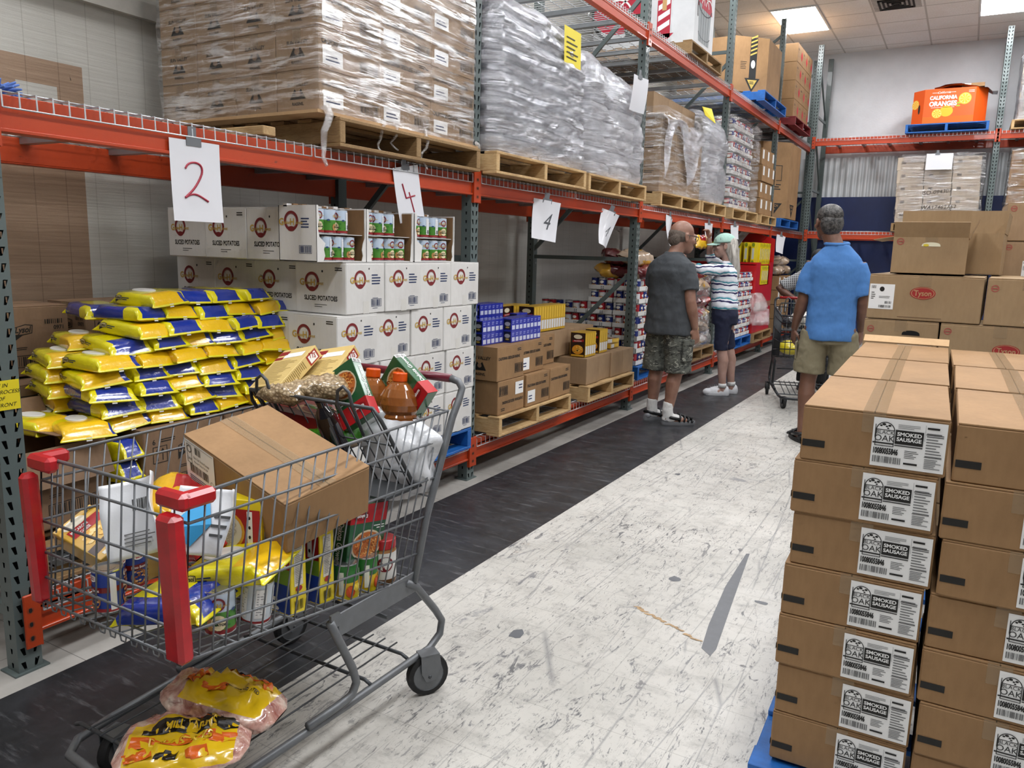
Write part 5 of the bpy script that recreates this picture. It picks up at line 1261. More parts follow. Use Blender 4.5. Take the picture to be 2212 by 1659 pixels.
    for (x, y, rr, sw) in ((.31, .86, .071, -32), (-.31, .86, .068, -8), (.2, .10, .055, 5), (-.2, .10, .055, 15)):
        Mw = T(x, y, rr) @ Rz(sw) @ Ry(90); m = MB()
        m.lathe([(rr * .35, -.015), (rr * .72, -.013), (rr * .75, -.015), (rr * .97, -.013), (rr, -.006), (rr, .006), (rr * .97, .013), (rr * .75, .015), (rr * .72, .013), (rr * .35, .015)], RUB, 22, M=Mw, mats=[steel, CHARC, RUB, RUB, RUB, RUB, RUB, CHARC, steel])
        w = m.build('wheel', e); k = MB(); A = T(x, y, 0) @ Rz(sw)
        for s in (-1, 1):
            pts = [(-.030, rr * 2.0), (.034, rr * 2.0), (.04, rr * 1.45), (.02, rr * .8), (-.012, rr * .75), (-.028, rr * 1.2)]
            k.add([(s * .021, u, v) for u, v in pts] + [(s * .024, u, v) for u, v in pts], [tuple(range(6)), tuple(range(11, 5, -1))] + [(i, (i + 1) % 6, (i + 1) % 6 + 6, i + 6) for i in range(6)], steel, A)
        k.box(-.024, -.03, rr * 1.98, .024, .034, rr * 2.06, steel, M=A); k.tube([(-.026, 0, rr), (.026, 0, rr)], .006, CHARC, 8, M=A)
        c = k.build('caster_fork', e); note(e, w, c)
    return e
STEEL = mat('grey_coated_wire', '#6f7275', .42, .35, var=.1, vs=30); MARO = mat('maroon_grip', '#6c1a2a', .35, coat=.3)
trolley(T(-1.70, 1.05, 0), STEEL, REDP, MARO, 'grey shopping trolley with red corner guards, filled with groceries, in the foreground')
# ---------------------------------------------------------------- goods in the trolley
def art_oak(m, F, u, v, w, h, sz=1):
    """big case label: arched badge, black title panel, bar code and columns of small print"""
    def U(a): return u + a * w
    def V(b): return v + b * h
    m.pframe(F, U(.03), V(.42), U(.30), V(.78), .0016 * sz, K, .0032); m.pring(F, U(.165), V(.76), .0, w * .135, WHT, .003, 20, 0, 180); m.pring(F, U(.165), V(.76), w * .122, w * .135, K, .0034, 20, 0, 180)
    m.prect(F, U(.0), V(.47), U(.30), V(.50), K, .0034); m.prect(F, U(.02), V(.60), U(.03), V(.88), K, .003)
    for a, b, c in ((.10, .86, .02), (.14, .89, .028), (.18, .85, .018), (.22, .87, .024), (.20, .81, .016)): m.pell(F, U(a), V(b), w * c, w * c * .7, K, .0036, 8)
    m.ptext(F, 'BLACK', U(.165), V(.68), w * .085, K, 'C', .0036, .0, 1.0); m.ptext(F, 'OAK', U(.165), V(.53), w * .135, K, 'C', .0036, .0, 1.0)
    m.prect(F, U(.31), V(.50), U(.70), V(.80), K, .0034); m.ptext(F, 'SMOKED', U(.505), V(.68), w * .082, WHT, 'C', .0042, .02, 1.05); m.ptext(F, 'SAUSAGE', U(.505), V(.57), w * .082, WHT, 'C', .0042, .02, 1.0)
    m.plines(F, U(.34), V(.84), U(.67), V(.94), INK('#8c8c8c'), .0034, 3, .35); m.prect(F, U(.31), V(.455), U(.70), V(.475), K, .0034)
    m.ptext(F, '10080055846', U(.02), V(.26), h * .17, K, 'L', .0036, .03, .52); m.pbars(F, U(.02), V(.06), U(.42), V(.20), INK('#4a4a4a'), .0034, 26)
    m.plines(F, U(.46), V(.22), U(.66), V(.40), K, .0034, 5, .3); m.plines(F, U(.46), V(.08), U(.68), V(.13), K, .0034, 1, .8)
    m.prect(F, U(.715), V(.62), U(.72), V(.96), INK('#9a9a9a'), .0034); m.plines(F, U(.74), V(.88), U(.97), V(.94), K, .0034, 1, .7); m.plines(F, U(.74), V(.30), U(.97), V(.84), INK('#555555'), .0034, 9, .3); m.plines(F, U(.74), V(.05), U(.97), V(.27), INK('#8a8a8a'), .0034, 6, .5); m.prect(F, U(.73), V(.76), U(.97), V(.775), K, .0036); m.prect(F, U(.73), V(.285), U(.97), V(.295), K, .0036)
def st_oak(W, h):
    def f(e, Ff, Fl, Ft):
        s = MB(); s.prect(Ff, W * .50, h * .07, W * .985, h * .92, WHT, .0022); art_oak(s, Ff, W * .505, h * .09, W * .475, h * .81); return s.build('case_label', e)
    return f
e = empty('sausage_carton', Mx((-1.883, 1.394, .911), (.966, -.123, -.226), (.163, .973, .166), (.199, -.197, .960)) @ T(.006, .003, -.155) @ Rz(-90), 'brown sausage carton with a white label lying tilted in the foreground trolley', 'carton')
m = MB(); carton_body(m, .475, .28, .155, KRAFT, 'y'); m.build('box_body', e)
F = fr((0, 0, 0), (0, 1, 0), (0, 0, 1)); s = MB(); s.prect(F, .008, .008, .155, .148, WHT, .002); F2 = lambda u, v, o=0: F(u, v, o)
s.pframe(F2, .018, .075, .042, .135, .0016, K, .003); s.pring(F2, .03, .12, .009, .0115, K, .003, 16); s.ptext(F2, 'OAK', .03, .085, .012, K, 'C', .003); s.pbars(F2, .06, .115, .09, .138, K, .003, 9); s.ptext(F2, 'Black Oak Smoked Sausage', .052, .098, .0115, K, 'L', .003, 0, .62); s.ptext(F2, 'Made with Turkey, Pork, Beef', .052, .085, .0095, K, 'L', .003, 0, .62)
s.pbars(F2, .03, .048, .125, .075, K, .003, 30); s.pring(F2, .14, .05, .007, .0085, INK('#777777'), .003, 14); s.plines(F2, .025, .014, .145, .040, K, .003, 4, .35); s.prect(F2, .014, .1415, .15, .1425, K, .003); s.build('case_label', e)
t = MB(); Ft = fr((0, 0, .155), (0, 1, 0), (-1, 0, 0)); t.prect(Ft, 0, .115, .475, .165, TAPEC, .0015); t.prect(Ft, 0, .139, .475, .1415, mat('seam_shadow_gap', '#3a2c1f', .9), .001); t.build('packing_tape', e)
def lie(name, label, cat, M, mk):
    m = MB(); mk(m); o = m.build(name, None, M); return tag(o, label, cat)
PK[0].put(Mx((-1.545, 1.30, .60), (.93, .28, .20), (-.30, .94, .10), (-.16, -.15, .97)) , 'large yellow wipes pack with a white lid on top, front of the trolley', 'wipes packs in the trolley')
PK[3].put(Mx((-1.60, 1.16, .54), (.95, .25, .17), (-.26, .96, .05), (-.15, -.10, .98)), 'yellow and blue wipes pack under the other one in the trolley', 'wipes packs in the trolley')
def art_bean(m, F):
    for o in (-.095, 0, .1):
        m.pell(F, o, .034, .022, .022, bl('#b9783f'), .0008, 16); rg = random.Random(3)
        for q in range(16): m.pell(F, o + rg.uniform(-.018, .018), .034 + rg.uniform(-.018, .018), .0042, .0028, bl(rg.choice(('#d8a468', '#8a4f24', '#e2b880'))), .0014, 7)
        m.pell(F, o, .093, .0155, .009, WHT, .001, 14); m.prect(F, o - .008, .089, o + .008, .0915, bl('#b5343c'), .0016); m.prect(F, o - .008, .094, o + .008, .0965, bl('#b5343c'), .0016)
    m.prect(F, -.118, .056, .118, .07, bl('#7a1518'), .0006, 18)
    for o in (-.095, 0, .1): m.ptext(F, 'Pinto Beans', o, .059, .0105, WHT, 'C', .0016, .01, .8)
    m.prect(F, .045, .01, .06, .105, bl('#e5e6ea'), .001, 2)
beanc = can('bean_can', [(.12, bl('#a02a2c')), (.95, bl('#1f3d9a'))], art_bean, r=.0375, h=.112)
for (x, y, z, a, l) in ((-1.885, 1.16, .518, -120, 'bean can nearest the trolley\'s left front corner'), (-1.80, 1.10, .522, -95, 'bean can in the middle behind the trolley\'s nose wires'), (-1.91, 1.24, .505, -160, 'bean can behind the other two in the trolley')):
    beanc.put(T(x, y, z) @ Rz(a), l, 'bean cans in the trolley')
pcan.put(T(-1.505, 1.20, .502) @ Rz(-45), 'potato can lying low by the trolley\'s right side', 'cans on the trolley floor')
wcan = can('white_can', [(.1, RBASE), (.96, bl('#d3dde6'))], lambda m, F: [(m.prect(F, o, .02, o + .028, .1, bl('#f4f4f4'), .0008, 3), m.plines(F, o + .003, .03, o + .025, .095, INK('#8b8b90'), .0014, 9, .3)) for o in (-.09, -.04, .01, .06)], r=.0385, h=.114, cat='can')
wcan.put(T(-1.50, 1.305, .49) @ Rz(10) @ Ry(8), 'can with a pale nutrition label by the trolley\'s right side', 'cans on the trolley floor')
def tall_cereal(m):
    W, D, H = .075, .21, .30; m.box(-W / 2, -D / 2, 0, W / 2, D / 2, H, YC, .0015)
    F = fr((W / 2, -D / 2, 0), (0, 1, 0), (0, 0, 1))
def big_cereal():
    def mk():
        m = MB(); w, d, h = .20, .055, .30; m.box(-d, 0, 0, 0, w, h, YC, .0015)
        S1, B1 = fr((-d, 0, 0), (1, 0, 0), (0, 0, 1)), fr((-d, w, 0), (0, -1, 0), (0, 0, 1)); S2 = fr((0, w, 0), (-1, 0, 0), (0, 0, 1)); Fr = fr((0, 0, 0), (0, 1, 0), (0, 0, 1))
        for SS in (S1, S2):
            m.prect(SS, .012, .08, .043, .20, bl('#d7d2c4')); m.plines(SS, .015, .09, .040, .195, INK('#7c7a74'), .0014, 22, .35); [m.pring(SS, .02 + .004 * q, .215 + .02 * q, .006, .010, bl('#2b6fb5'), .0014, 12) for q in range(3)]; m.pell(SS, .027, .27, .02, .02, bl('#6f8f2a'), .001); m.pbars(SS, .012, .012, .042, .04, K, .0014, 9); m.pell(SS, .0275, .072, .012, .008, bl('#a9262a'), .0016, 12)
        for FF in (Fr, B1):
            m.prect(FF, .004, .13, w - .004, .27, bl('#a9181f'), .0008); m.pell(FF, .085, .20, .062, .062, bl('#e6a92c'), .0012); m.pell(FF, .085, .20, .054, .054, bl('#dcd6c6'), .002); rg = random.Random(6)
            for q in range(26): a = rg.uniform(0, 6.28); rr = rg.uniform(0, .045); m.pring(FF, .085 + rr * math.cos(a), .20 + rr * math.sin(a), .004, .007, bl('#b9ae98'), .003, 8)
            m.prect(FF, .155, .135, .172, .265, WHT, .0014)
            for q in range(4): m.pell(FF, .163, .155 + q * .03, .004, .006, K, .002, 6)
            m.prect(FF, .004, .004, w - .004, .085, bl('#1b3f9a'), .0008); m.prect(FF, .004, .085, w - .004, .13, bl('#7fa52e'), .0008)
            for q in range(12): m.pell(FF, rg.uniform(.02, .18), rg.uniform(.012, .078), .010, .006, WHT, .0014, 10)
        return tag(m.build('cereal_box'), '', 'cereal box')
    return Family(mk)
bc = big_cereal()
bc.put(T(-1.655, 1.39, .47) @ Rz(-3)@ Rz(-88), 'yellow cereal box standing upright in the trolley, nearer the nose', 'cereal boxes in the trolley')
bc.put(T(-1.66, 1.50, .455) @ Rz(-90), 'yellow cereal box standing upright in the trolley, nearer the handle', 'cereal boxes in the trolley')
bc.put(T(-1.70, 1.30, .52) @ Rz(-70) @ S(1, .9, .88), 'cereal box with a bowl picture facing out above the yellow wipes', 'cereal boxes in the trolley')
mac.put(Mx((-1.94, 1.20, .655), (.10, .95, .30), (.45, -.22, .0), (-.40, -.40, .82)) @ S(1, 1, 1), '', 'x') if False else None
# family-size macaroni box leaning nose-up at the trolley's left front
e = empty('macaroni_box', Mx((-1.846, 1.112, .634), (-.085, .919, .385), (-.907, -.231, .352), (.413, -.319, .853)), 'large macaroni and cheese box leaning in the trolley\'s left front corner', 'macaroni box')
m = MB(); m.box(0, 0, -.05, .12, .16, 0, MACY, .0015); FT = fr((0, 0, 0), (1, 0, 0), (0, 1, 0)); m.prect(FT, .003, .003, .117, .157, bl('#d9ab45'), .0006); m.pell(FT, .05, .140, .034, .014, bl('#e8e0cc'), .0014); m.prect(FT, .015, .098, .112, .128, bl('#b01e24'), .0014)
m.ptext(FT, 'MACARONI', .02, .114, .0125, WHT, 'L', .002, .01, .8); m.ptext(FT, '& CHEESE', .03, .101, .0115, WHT, 'L', .002, .01, .8)
m.pq(FT, [(.003, .02), (.117, .035), (.117, .058), (.003, .045)], bl('#3a1c14'), .001); rg = random.Random(2)
for q in range(24): m.pell(FT, rg.uniform(.015, .108), rg.uniform(.055, .09), .009, .0045, bl(rg.choice(('#f0bf52', '#e39b2e', '#f6d68c'))), .0015 + q * .00004, 7)
for q in range(2): m.prect(FT, .02 + q * .045, .006, .055 + q * .045, .016, bl('#e8e4d8'), .0014)
FS = lambda u, v, o=0: Vector((u, -o, -.05 + v)); m.prect(FS, .01, .01, .05, .025, bl('#dcdcdc'), .0012); m.pbars(FS, .085, .006, .115, .04, K, .0014, 10)
m.build('box_body', e)
lie('macaroni_box', 'second macaroni box standing under the leaning one in the trolley', 'macaroni box', T(-1.93, 1.20, .50) @ Rz(12), lambda m: (m.box(-.04, 0, 0, .04, .14, .09, MACY, .0015), m.prect(fr((-.035, -.0, .0), (1, 0, 0), (0, 0, 1)), .005, .01, .06, .08, bl('#e4dccb'))))
lie('pasta_box', 'dark blue shrink-wrapped packet leaning behind the white sheets in the trolley', 'packet', Mx((-1.93, 1.50, .70), (.55, .42, .72), (-.61, .79, .0), (-.57, -.44, .69)) , lambda m: m.box(-.10, -.07, -.03, .13, .07, .02, mat('blue_wrapped_packet', '#2d3aa6', .2, coat=1, bump=.7, bs=30), .004))
def crumple(name, label, cat, M, w, h, amp, mt, seed, n=18, art=None, curl=0):
    m = MB(); vs = []; fs = []
    def P(u, v): 
        z = noise.noise(Vector((u * 9 + seed, v * 9, seed))) * amp + abs(noise.noise(Vector((u * 4, v * 5, seed + 5)))) * amp * 1.6 + curl * (u / w - .5) ** 2
        return (u, v, z)
    for i in range(n + 1):
        for j in range(n + 1): vs.append(P(w * i / n, h * j / n))
    for i in range(n):
        for j in range(n): a = i * (n + 1) + j; fs.append((a, a + n + 1, a + n + 2, a + 1))
    m.add(vs, fs, mt, smooth=True)
    if art: art(m, lambda u, v, o=0: Vector(P(u, v)) + Vector((0, 0, .002 + o)))
    b = len(m.v); o = m.build(name, None, M); s = o.modifiers.new('thick', 'SOLIDIFY'); s.thickness = .0012; return tag(o, label, cat)
WB = mat('white_plastic_bag', '#e7eaee', .3, coat=.6, bump=.5, bs=30, alpha=.93); WP = mat('white_mailer_film', '#e4e6e9', .28, coat=.5, bump=.4, bs=24)
pr = lambda m, F: (m.plines(F, .03, .03, .12, .07, INK('#777777'), .001, 4, .3), m.pbars(F, .05, .12, .10, .15, INK('#555555'), .001, 10))
crumple('mailer_bag', 'crumpled white mailer bag standing up in the trolley behind the corner guard', 'plastic bag', Mx((-1.80, 1.17, .63), (.86, .15, .42), (-.42, .12, .88), (.25, -.95, .2)), .19, .20, .02, WP, 3, art=pr, curl=.3)
crumple('mailer_bag', 'white printed bag slumped right of the red corner guard in the trolley', 'plastic bag', Mx((-1.66, 1.22, .66), (.95, .12, .12), (-.1, .35, .93), (.1, -.93, .35)), .20, .17, .03, WP, 9, art=lambda m, F: (m.pq(F, [(.0, .06), (.06, .16), (.10, .08), (.05, .02)], INK('#3aa0d8'), .001), m.plines(F, .10, .05, .17, .12, INK('#444444'), .001, 3, .3)), curl=.25)
bag_heap('snack_bag', 'snack bag', [(-1.86, 1.40, .715, 40, 25), (-1.74, 1.36, .66, -20, 20)], [mat('bright_red_film', '#b81418', .2, coat=1, bump=.8, bs=24), mat('bright_yellow_film', '#e8b51c', .2, coat=1, bump=.8, bs=24)], 'snack bags in the trolley', 'red and yellow snack bag under the brown carton', .75)
lie('frozen_meal_box', 'red frozen-meal box behind the brown carton in the trolley', 'food box', T(-1.93, 1.72, .885) @ Rz(18) @ Ry(8), lambda m: (m.box(0, 0, 0, .25, .20, .045, mat('deep_red_box', '#7c1418', .3, coat=.5), .002), m.pell(fr((0, 0, .045), (1, 0, 0), (0, 1, 0)), .16, .10, .08, .06, bl('#c7a27c')), m.pell(fr((0, 0, .045), (1, 0, 0), (0, 1, 0)), .16, .10, .06, .045, bl('#8d3a22'), .0014), m.prect(fr((0, 0, .045), (1, 0, 0), (0, 1, 0)), .01, .06, .08, .11, bl('#c9352c'), .001)))
# pasta box upside down, jar, cans near the handle end
DG, DR = bl('#1f5a33'), bl('#b5161d')
def art_pasta_box(m, w, d, h):
    m.box(-d, 0, 0, 0, w, h, mat('green_pasta_box', '#1f5a33', .35, coat=.4), .0015)
    for F, W in ((fr((0, 0, 0), (0, 1, 0), (0, 0, 1)), w), (fr((-d, 0, 0), (1, 0, 0), (0, 0, 1)), d), (fr((0, w, 0), (-1, 0, 0), (0, 0, 1)), d)):
        m.prect(F, 0, h * .0, W, h * .30, DR, .0006)
        if W > .1:
            m.pell(F, W * .5, h * .66, W * .42, h * .24, bl('#d8c9a8'), .001); m.pell(F, W * .5, h * .66, W * .38, h * .21, bl('#c26a2a'), .0014); rg = random.Random(4)
            for q in range(40): m.pring(F, W * .5 + rg.uniform(-.3, .3) * W, h * .66 + rg.uniform(-.15, .15) * h, .004, .0075, bl(rg.choice(('#e8a04c', '#9a4a1a', '#f0c07a'))), .002 + q * .00003, 8, 0, 250)
            m.pell(F, W * .72, h * .18, W * .22, h * .07, bl('#8e1117'), .0012); m.ptext(F, 'Dakota', W * .72, h * .165, W * .11, WHT, 'C', .002, .02); m.plines(F, W * .05, h * .36, W * .4, h * .44, WHT, .001, 2, .4)
        else:
            m.ptext(F, 'Dakota Growers', W * .7, h * .30, W * .5, WHT, 'L', .0012, .01, .8, 0, 90); m.prect(F, 0, h * .93, W, h, WHT, .001); m.pbars(F, .004, h * .935, W - .004, h * .99, K, .0014, 9)
def pasta_box(M, label, w=.165, d=.06, h=.25):
    m = MB(); art_pasta_box(m, w, d, h); return tag(m.build('pasta_box', None, M), label, 'pasta box', 'green and red pasta boxes in the trolley')
pasta_box(T(-1.47, 1.66, .70) @ Rx(170) @ T(0, -.15, 0) @ S(1, 1, .75), 'green and red pasta box upside down above the jar in the trolley')
m = MB(); m.lathe([(.036, 0), (.041, .006), (.042, .02), (.042, .105), (.038, .115)], WHT, 24, mats=[bl('#7a5430'), bl('#7a5430'), bl('#ecebe6'), bl('#a87644')]); m.lathe([(.039, .115), (.041, .117), (.041, .143), (.038, .146)], bl('#b3161c'), 24)
FJ = cyl(.042); 
for o in (0, -.09, .09): m.pell(FJ, o, .07, .026, .024, bl('#7a1520'), .0012, 20); m.ptext(FJ, 'PEANUT', o, .072, .009, WHT, 'C', .002, .01); m.ptext(FJ, 'BUTTER', o, .060, .009, WHT, 'C', .002, .01)
tag(m.build('peanut_butter_jar', None, T(-1.485, 1.80, .412) @ Rz(-40)), 'peanut butter jar with a red lid at the trolley\'s rear right', 'jar')
vcan = can('vegetable_can', [(.15, bl('#d9c21e')), (.5, bl('#e0b51e')), (.96, bl('#2f7a30'))], lambda m, F: [(m.pell(F, o, .03, .014, .018, bl('#d8531c'), .001), m.pell(F, o + .02, .04, .012, .012, bl('#f0d23c'), .0014), m.prect(F, o + .035, .02, o + .05, .09, bl('#e9ead8'), .0008, 2)) for o in (-.1, -.03, .05)], r=.0375, h=.112)
for x, y, z, a in ((-1.475, 1.62, .432, 20), (-1.475, 1.705, .424, -60)): vcan.put(T(x, y, z) @ Rz(a), 'green and yellow vegetable can between the cereal and the jar, %s' % ('nearer the cereal' if y < 1.65 else 'nearer the jar'), 'vegetable cans in the trolley')
vcan.put(T(-1.56, 1.66, .43), 'vegetable can in the second row behind the other two', 'vegetable cans in the trolley')
# child-seat goods
def jug():
    m = MB(); TE = NT('amber_tea'); TE.b.inputs['Base Color'].default_value = lin('#a8632c'); TE.b.inputs['Roughness'].default_value = .08; TE.b.inputs['Coat Weight'].default_value = .6; TE.b.inputs['Transmission Weight'].default_value = .35
    pr = [(.055, 0), (.062, .01), (.062, .05), (.058, .056), (.064, .066), (.064, .10), (.060, .108), (.066, .12), (.068, .14), (.062, .165), (.048, .19), (.034, .205), (.022, .213), (.021, .222)]
    m.lathe(pr, TE.m, 28); m.lathe([(.0235, .214), (.0245, .217), (.0245, .24), (.0225, .243)], mat('orange_cap', '#ee5a10', .35), 24); return tag(m.build('juice_jug'), '', 'bottle')
J = Family(jug)
J.put(T(-1.575, 1.985, .80) @ Rx(-4), 'amber tea jug with an orange cap, right part of the trolley seat', 'tea jugs in the trolley seat'); J.put(T(-1.70, 1.99, .80) @ Rx(-6), 'amber tea jug behind the tilted pasta box in the trolley seat', 'tea jugs in the trolley seat')
pasta_box(Mx((-1.66, 1.82, .868), (-.014, -.969, .247), (.807, .135, .575), (-.590, .207, .780)), 'pasta box tilted left with its green spine up, middle of the trolley seat', .125, .042, .20)
pasta_box(Mx((-1.535, 2.01, .885), (-.10, -.99, .0), (.57, -.05, .80), (-.80, .08, .57)), 'pasta box leaning right beside the tea jug, nearest the handle', .125, .05, .19)
TTS = mat('tan_cereal_box', '#d9bd78', .4, coat=.3); 
def tan_box(M, label):
    m = MB(); w, d, h = .20, .06, .29; m.M = S(.73, .73, .73); m.box(0, 0, 0, w, d, h, TTS, .0015)
    F = fr((0, 0, 0), (1, 0, 0), (0, 0, 1)); F2 = fr((w, 0, 0), (0, 1, 0), (0, 0, 1))
    m.plines(F, .015, .02, .185, .20, INK('#b39a5c'), .0012, 16, .3); m.prect(F, .05, .215, .17, .25, WHT, .0008); m.prect(F, .0, .24, .06, .27, bl('#8e2320'), .001); m.prect(F, .0, .205, .05, .225, bl('#8e2320'), .001)
    m.prect(F2, .006, .20, .054, .275, bl('#a32a22'), .0008); m.prect(F2, .012, .21, .048, .265, WHT, .0014); m.ptext(F2, 'TTS', .02, .215, .032, bl('#a32a22'), 'L', .002, .02, .8, 0, 60); m.plines(F2, .008, .02, .052, .18, INK('#9c8146'), .0012, 14, .35)
    return tag(m.build('cereal_box', None, M), label, 'cereal box', 'tan cereal boxes in the trolley seat')
tan_box(Mx((-1.97, 1.715, .985), (.977, .011, .213), (.179, .502, -.846), (-.116, .865, .488)), 'tan cereal box leaning at the left end of the trolley seat')
tan_box(Mx((-1.87, 1.80, .985), (.980, .074, .187), (.121, .527, -.841), (-.161, .847, .507)), 'tan cereal box behind the bag of grain in the trolley seat')
GR = NT('bagged_grain'); v = GR.n('ShaderNodeTexVoronoi'); v.inputs['Scale'].default_value = 90; GR.l(GR.obj(), v.inputs['Vector']); GR.col(GR.ramp(v.outputs['Distance'], (.1, lin('#d6bf98')), (.6, lin('#8a7350')))); GR.b.inputs['Coat Weight'].default_value = 1; GR.b.inputs['Coat Roughness'].default_value = .1; GR.bump(v.outputs['Distance'], .8, .006)
bag_heap('grain_bag', 'grain bag', [(-1.83, 1.75, .985, 5, 12), (-1.74, 1.82, 1.00, 35, 10)], [GR.m], 'bags of grain in the trolley seat', 'clear bag of pale grain lying across the trolley seat', .50)
GV = mat('frozen_greens_film', '#3f8a1e', .2, coat=1, bump=1, bs=26, var=.5, vs=30)
bag_heap('frozen_vegetable_bag', 'food bag', [(-1.82, 1.84, .86, 0, 30), (-1.90, 1.84, .84, 40, 20), (-1.72, 1.85, .84, 80, 10)], [GV, mat('dark_bean_film', '#4a2a2c', .2, coat=1, bump=1, bs=26, var=.5, vs=40), CH[2]], 'bags behind the seat wires', 'frozen vegetable bag behind the seat wires', .62)
lie('bottle', 'dark soda bottle lying in the trolley seat', 'bottle', T(-1.66, 1.80, .80) @ Rx(25), lambda m: m.lathe([(.03, 0), (.035, .01), (.035, .12), (.03, .15), (.013, .18), (.013, .2)], mat('dark_bottle', '#120c10', .08, coat=1), 18))
# white carrier bag hanging inside the rear
def carrier():
    m = MB(); vs = []; fs = []; N, R = 26, 16
    for i in range(R + 1):
        k = i / R
        for q in range(N):
            t = 2 * math.pi * q / N; w = .075 + .03 * math.sin(k * 2.6) ; d = .045 + .03 * math.sin(k * 3)
            if k > .8: w *= 1 - (k - .8) * 2.2; 
            e = noise.noise(Vector((math.cos(t) * 2.4, math.sin(t) * 2.4, k * 3.2))) * .03 + noise.noise(Vector((math.cos(t) * 7, math.sin(t) * 7, k * 4))) * .012
            vs.append((math.cos(t) * (w + e) + (1 - k) * .01, math.sin(t) * (d + e), .235 * k + (.02 * math.cos(t * 2) if k < .05 else 0)))
    for i in range(R):
        for q in range(N): r = (q + 1) % N; fs.append((i * N + q, i * N + r, (i + 1) * N + r, (i + 1) * N + q))
    fs.append(tuple(range(N))[::-1]); m.add(vs, fs, WB, smooth=True)
    m.tube([(-.02, 0, .21), (-.05, -.01, .24), (-.09, -.03, .225), (-.10, -.05, .18), (-.08, -.055, .14)], [.02, .03, .034, .03, .016], WB, 10); return m
tag(carrier().build('carrier_bag', None, T(-1.545, 1.96, .655) @ S(1.25, 1.0, 1.05)), 'knotted white plastic carrier bag at the trolley\'s rear right', 'plastic bag')
# bags of chicken on the lower tray
CY, CO, CK = mat('chicken_bag_yellow', '#e0b81a', .2, coat=1, bump=.6, bs=18), INK('#d8641a', .25), INK('#1a1410', .3)
def m_meat():
    t = NT('chicken_pieces_in_film'); a = t.noise(14, detail=4, dist=1.2); t.col(t.ramp(a, (.32, lin('#8f4a44')), (.5, lin('#c79a8c')), (.68, lin('#e3cfc0')))); t.b.inputs['Roughness'].default_value = .2; t.b.inputs['Coat Weight'].default_value = 1; t.b.inputs['Coat Roughness'].default_value = .06
    t.bump(t.noise(16, detail=3), 1, .02); return t.m
MEAT = m_meat()
def chicken(M, L, W, H, label, art, flip, seed):
    e = empty('chicken_bag', M, label, 'bag of chicken', 'bags of chicken on the lower tray'); m = MB(); N, R = 30, 20; vs = []; fs = []; ms = []
    def P(t, k):
        u = -1 + 2 * k; rr = max(0, 1 - abs(u) ** 3.2) ** .5; a, b = W / 2 * (.35 + .65 * rr) if abs(u) < .93 else W / 2 * .35 * (1 if u > 0 else 1.3), H / 2 * rr + .003
        e_ = noise.noise(Vector((u * 3 + seed, math.cos(t) * 2, math.sin(t) * 2))) * .022 * rr + noise.noise(Vector((u * 8 + seed, math.cos(t) * 6, math.sin(t) * 5))) * .015 * rr
        return Vector((u * L / 2, math.cos(t) * (a + e_), H / 2 + math.sin(t) * (b + e_)))
    for i in range(R + 1):
        for q in range(N): vs.append(P(2 * math.pi * q / N, i / R))
    for i in range(R):
        for q in range(N):
            r = (q + 1) % N; fs.append((i * N + q, i * N + r, (i + 1) * N + r, (i + 1) * N + q)); t = 360 * (q + .5) / N; k = (i + .5) / R
            yel = (18 < t < 150 and .18 < k < .92) if flip else (55 < t < 170 and .12 < k < .9)
            ms.append(CY if yel else MEAT)
    m.add(vs, fs, ms, smooth=True)
    F = lambda u, v, o=0: (lambda p, q: q + (q - p).normalized() * (o + .0005))(Vector(((.5 + u / L) * L - L / 2, 0, H / 2)), P(math.pi / 2 - v / (W / 2) * 1.15, .5 + u / L))
    art(m, F); note(e, m.build('bag_film', e))
    return e
def grid_rect(m, F, u0, v0, u1, v1, mt, off, rot=0, n=14):
    vs = []; fs = []; c, s = math.cos(math.radians(rot)), math.sin(math.radians(rot)); cu, cv = (u0 + u1) / 2, (v0 + v1) / 2
    for i in range(n + 1):
        for j in range(n + 1):
            a, b = u0 + (u1 - u0) * i / n - cu, v0 + (v1 - v0) * j / n - cv; vs.append(F(cu + a * c - b * s, cv + a * s + b * c, off))
    for i in range(n):
        for j in range(n): q = i * (n + 1) + j; fs.append((q, q + n + 1, q + n + 2, q + 1))
    m.add(vs, fs, mt)
def art_ch1(m, F):
    grid_rect(m, F, -.12, -.055, .13, -.02, CO, .001); m.ptext(F, 'DRUMSTICKS', .0, -.048, .028, CY, 'C', .0045, .02, .9); grid_rect(m, F, -.10, -.01, .13, .022, CK, .001)
    m.ptext(F, 'MILL FARMS', .015, -.004, .026, CY, 'C', .0045, .02, .9); grid_rect(m, F, -.13, -.10, -.06, -.065, CO, .001, 20); grid_rect(m, F, -.05, -.10, .0, -.07, CK, .001, -10); grid_rect(m, F, .02, -.105, .07, -.07, CO, .001, 15)
    m.pring(F, .06, .06, .034, .042, CK, .001, 20); m.pell(F, .06, .06, .034, .03, CO, .0014); m.pell(F, .06, .055, .018, .018, CK, .002)
def art_ch2(m, F):
    grid_rect(m, F, -.06, -.03, .01, .0, CO, .001, 15); grid_rect(m, F, -.11, -.02, -.07, .05, CO, .001, -10); m.pell(F, -.085, .0, .012, .02, CK, .002); grid_rect(m, F, -.10, .06, .10, .075, CO, .001, 0); grid_rect(m, F, -.06, .065, .02, .072, CK, .002); m.ptext(F, 'KEEP REFRIGERATED', .05, -.005, .011, CK, 'C', .002, .01); grid_rect(m, F, .09, .02, .12, .05, CO, .001, 40)
chicken(Mx((-1.58, 1.14, .163), (.62, .78, .0), (-.78, .62, 0), (0, 0, 1)) @ Rz(-10), .32, .25, .075, 'yellow bag of chicken drumsticks lying lowest on the tray, nearest its front', art_ch1, 0, 2)
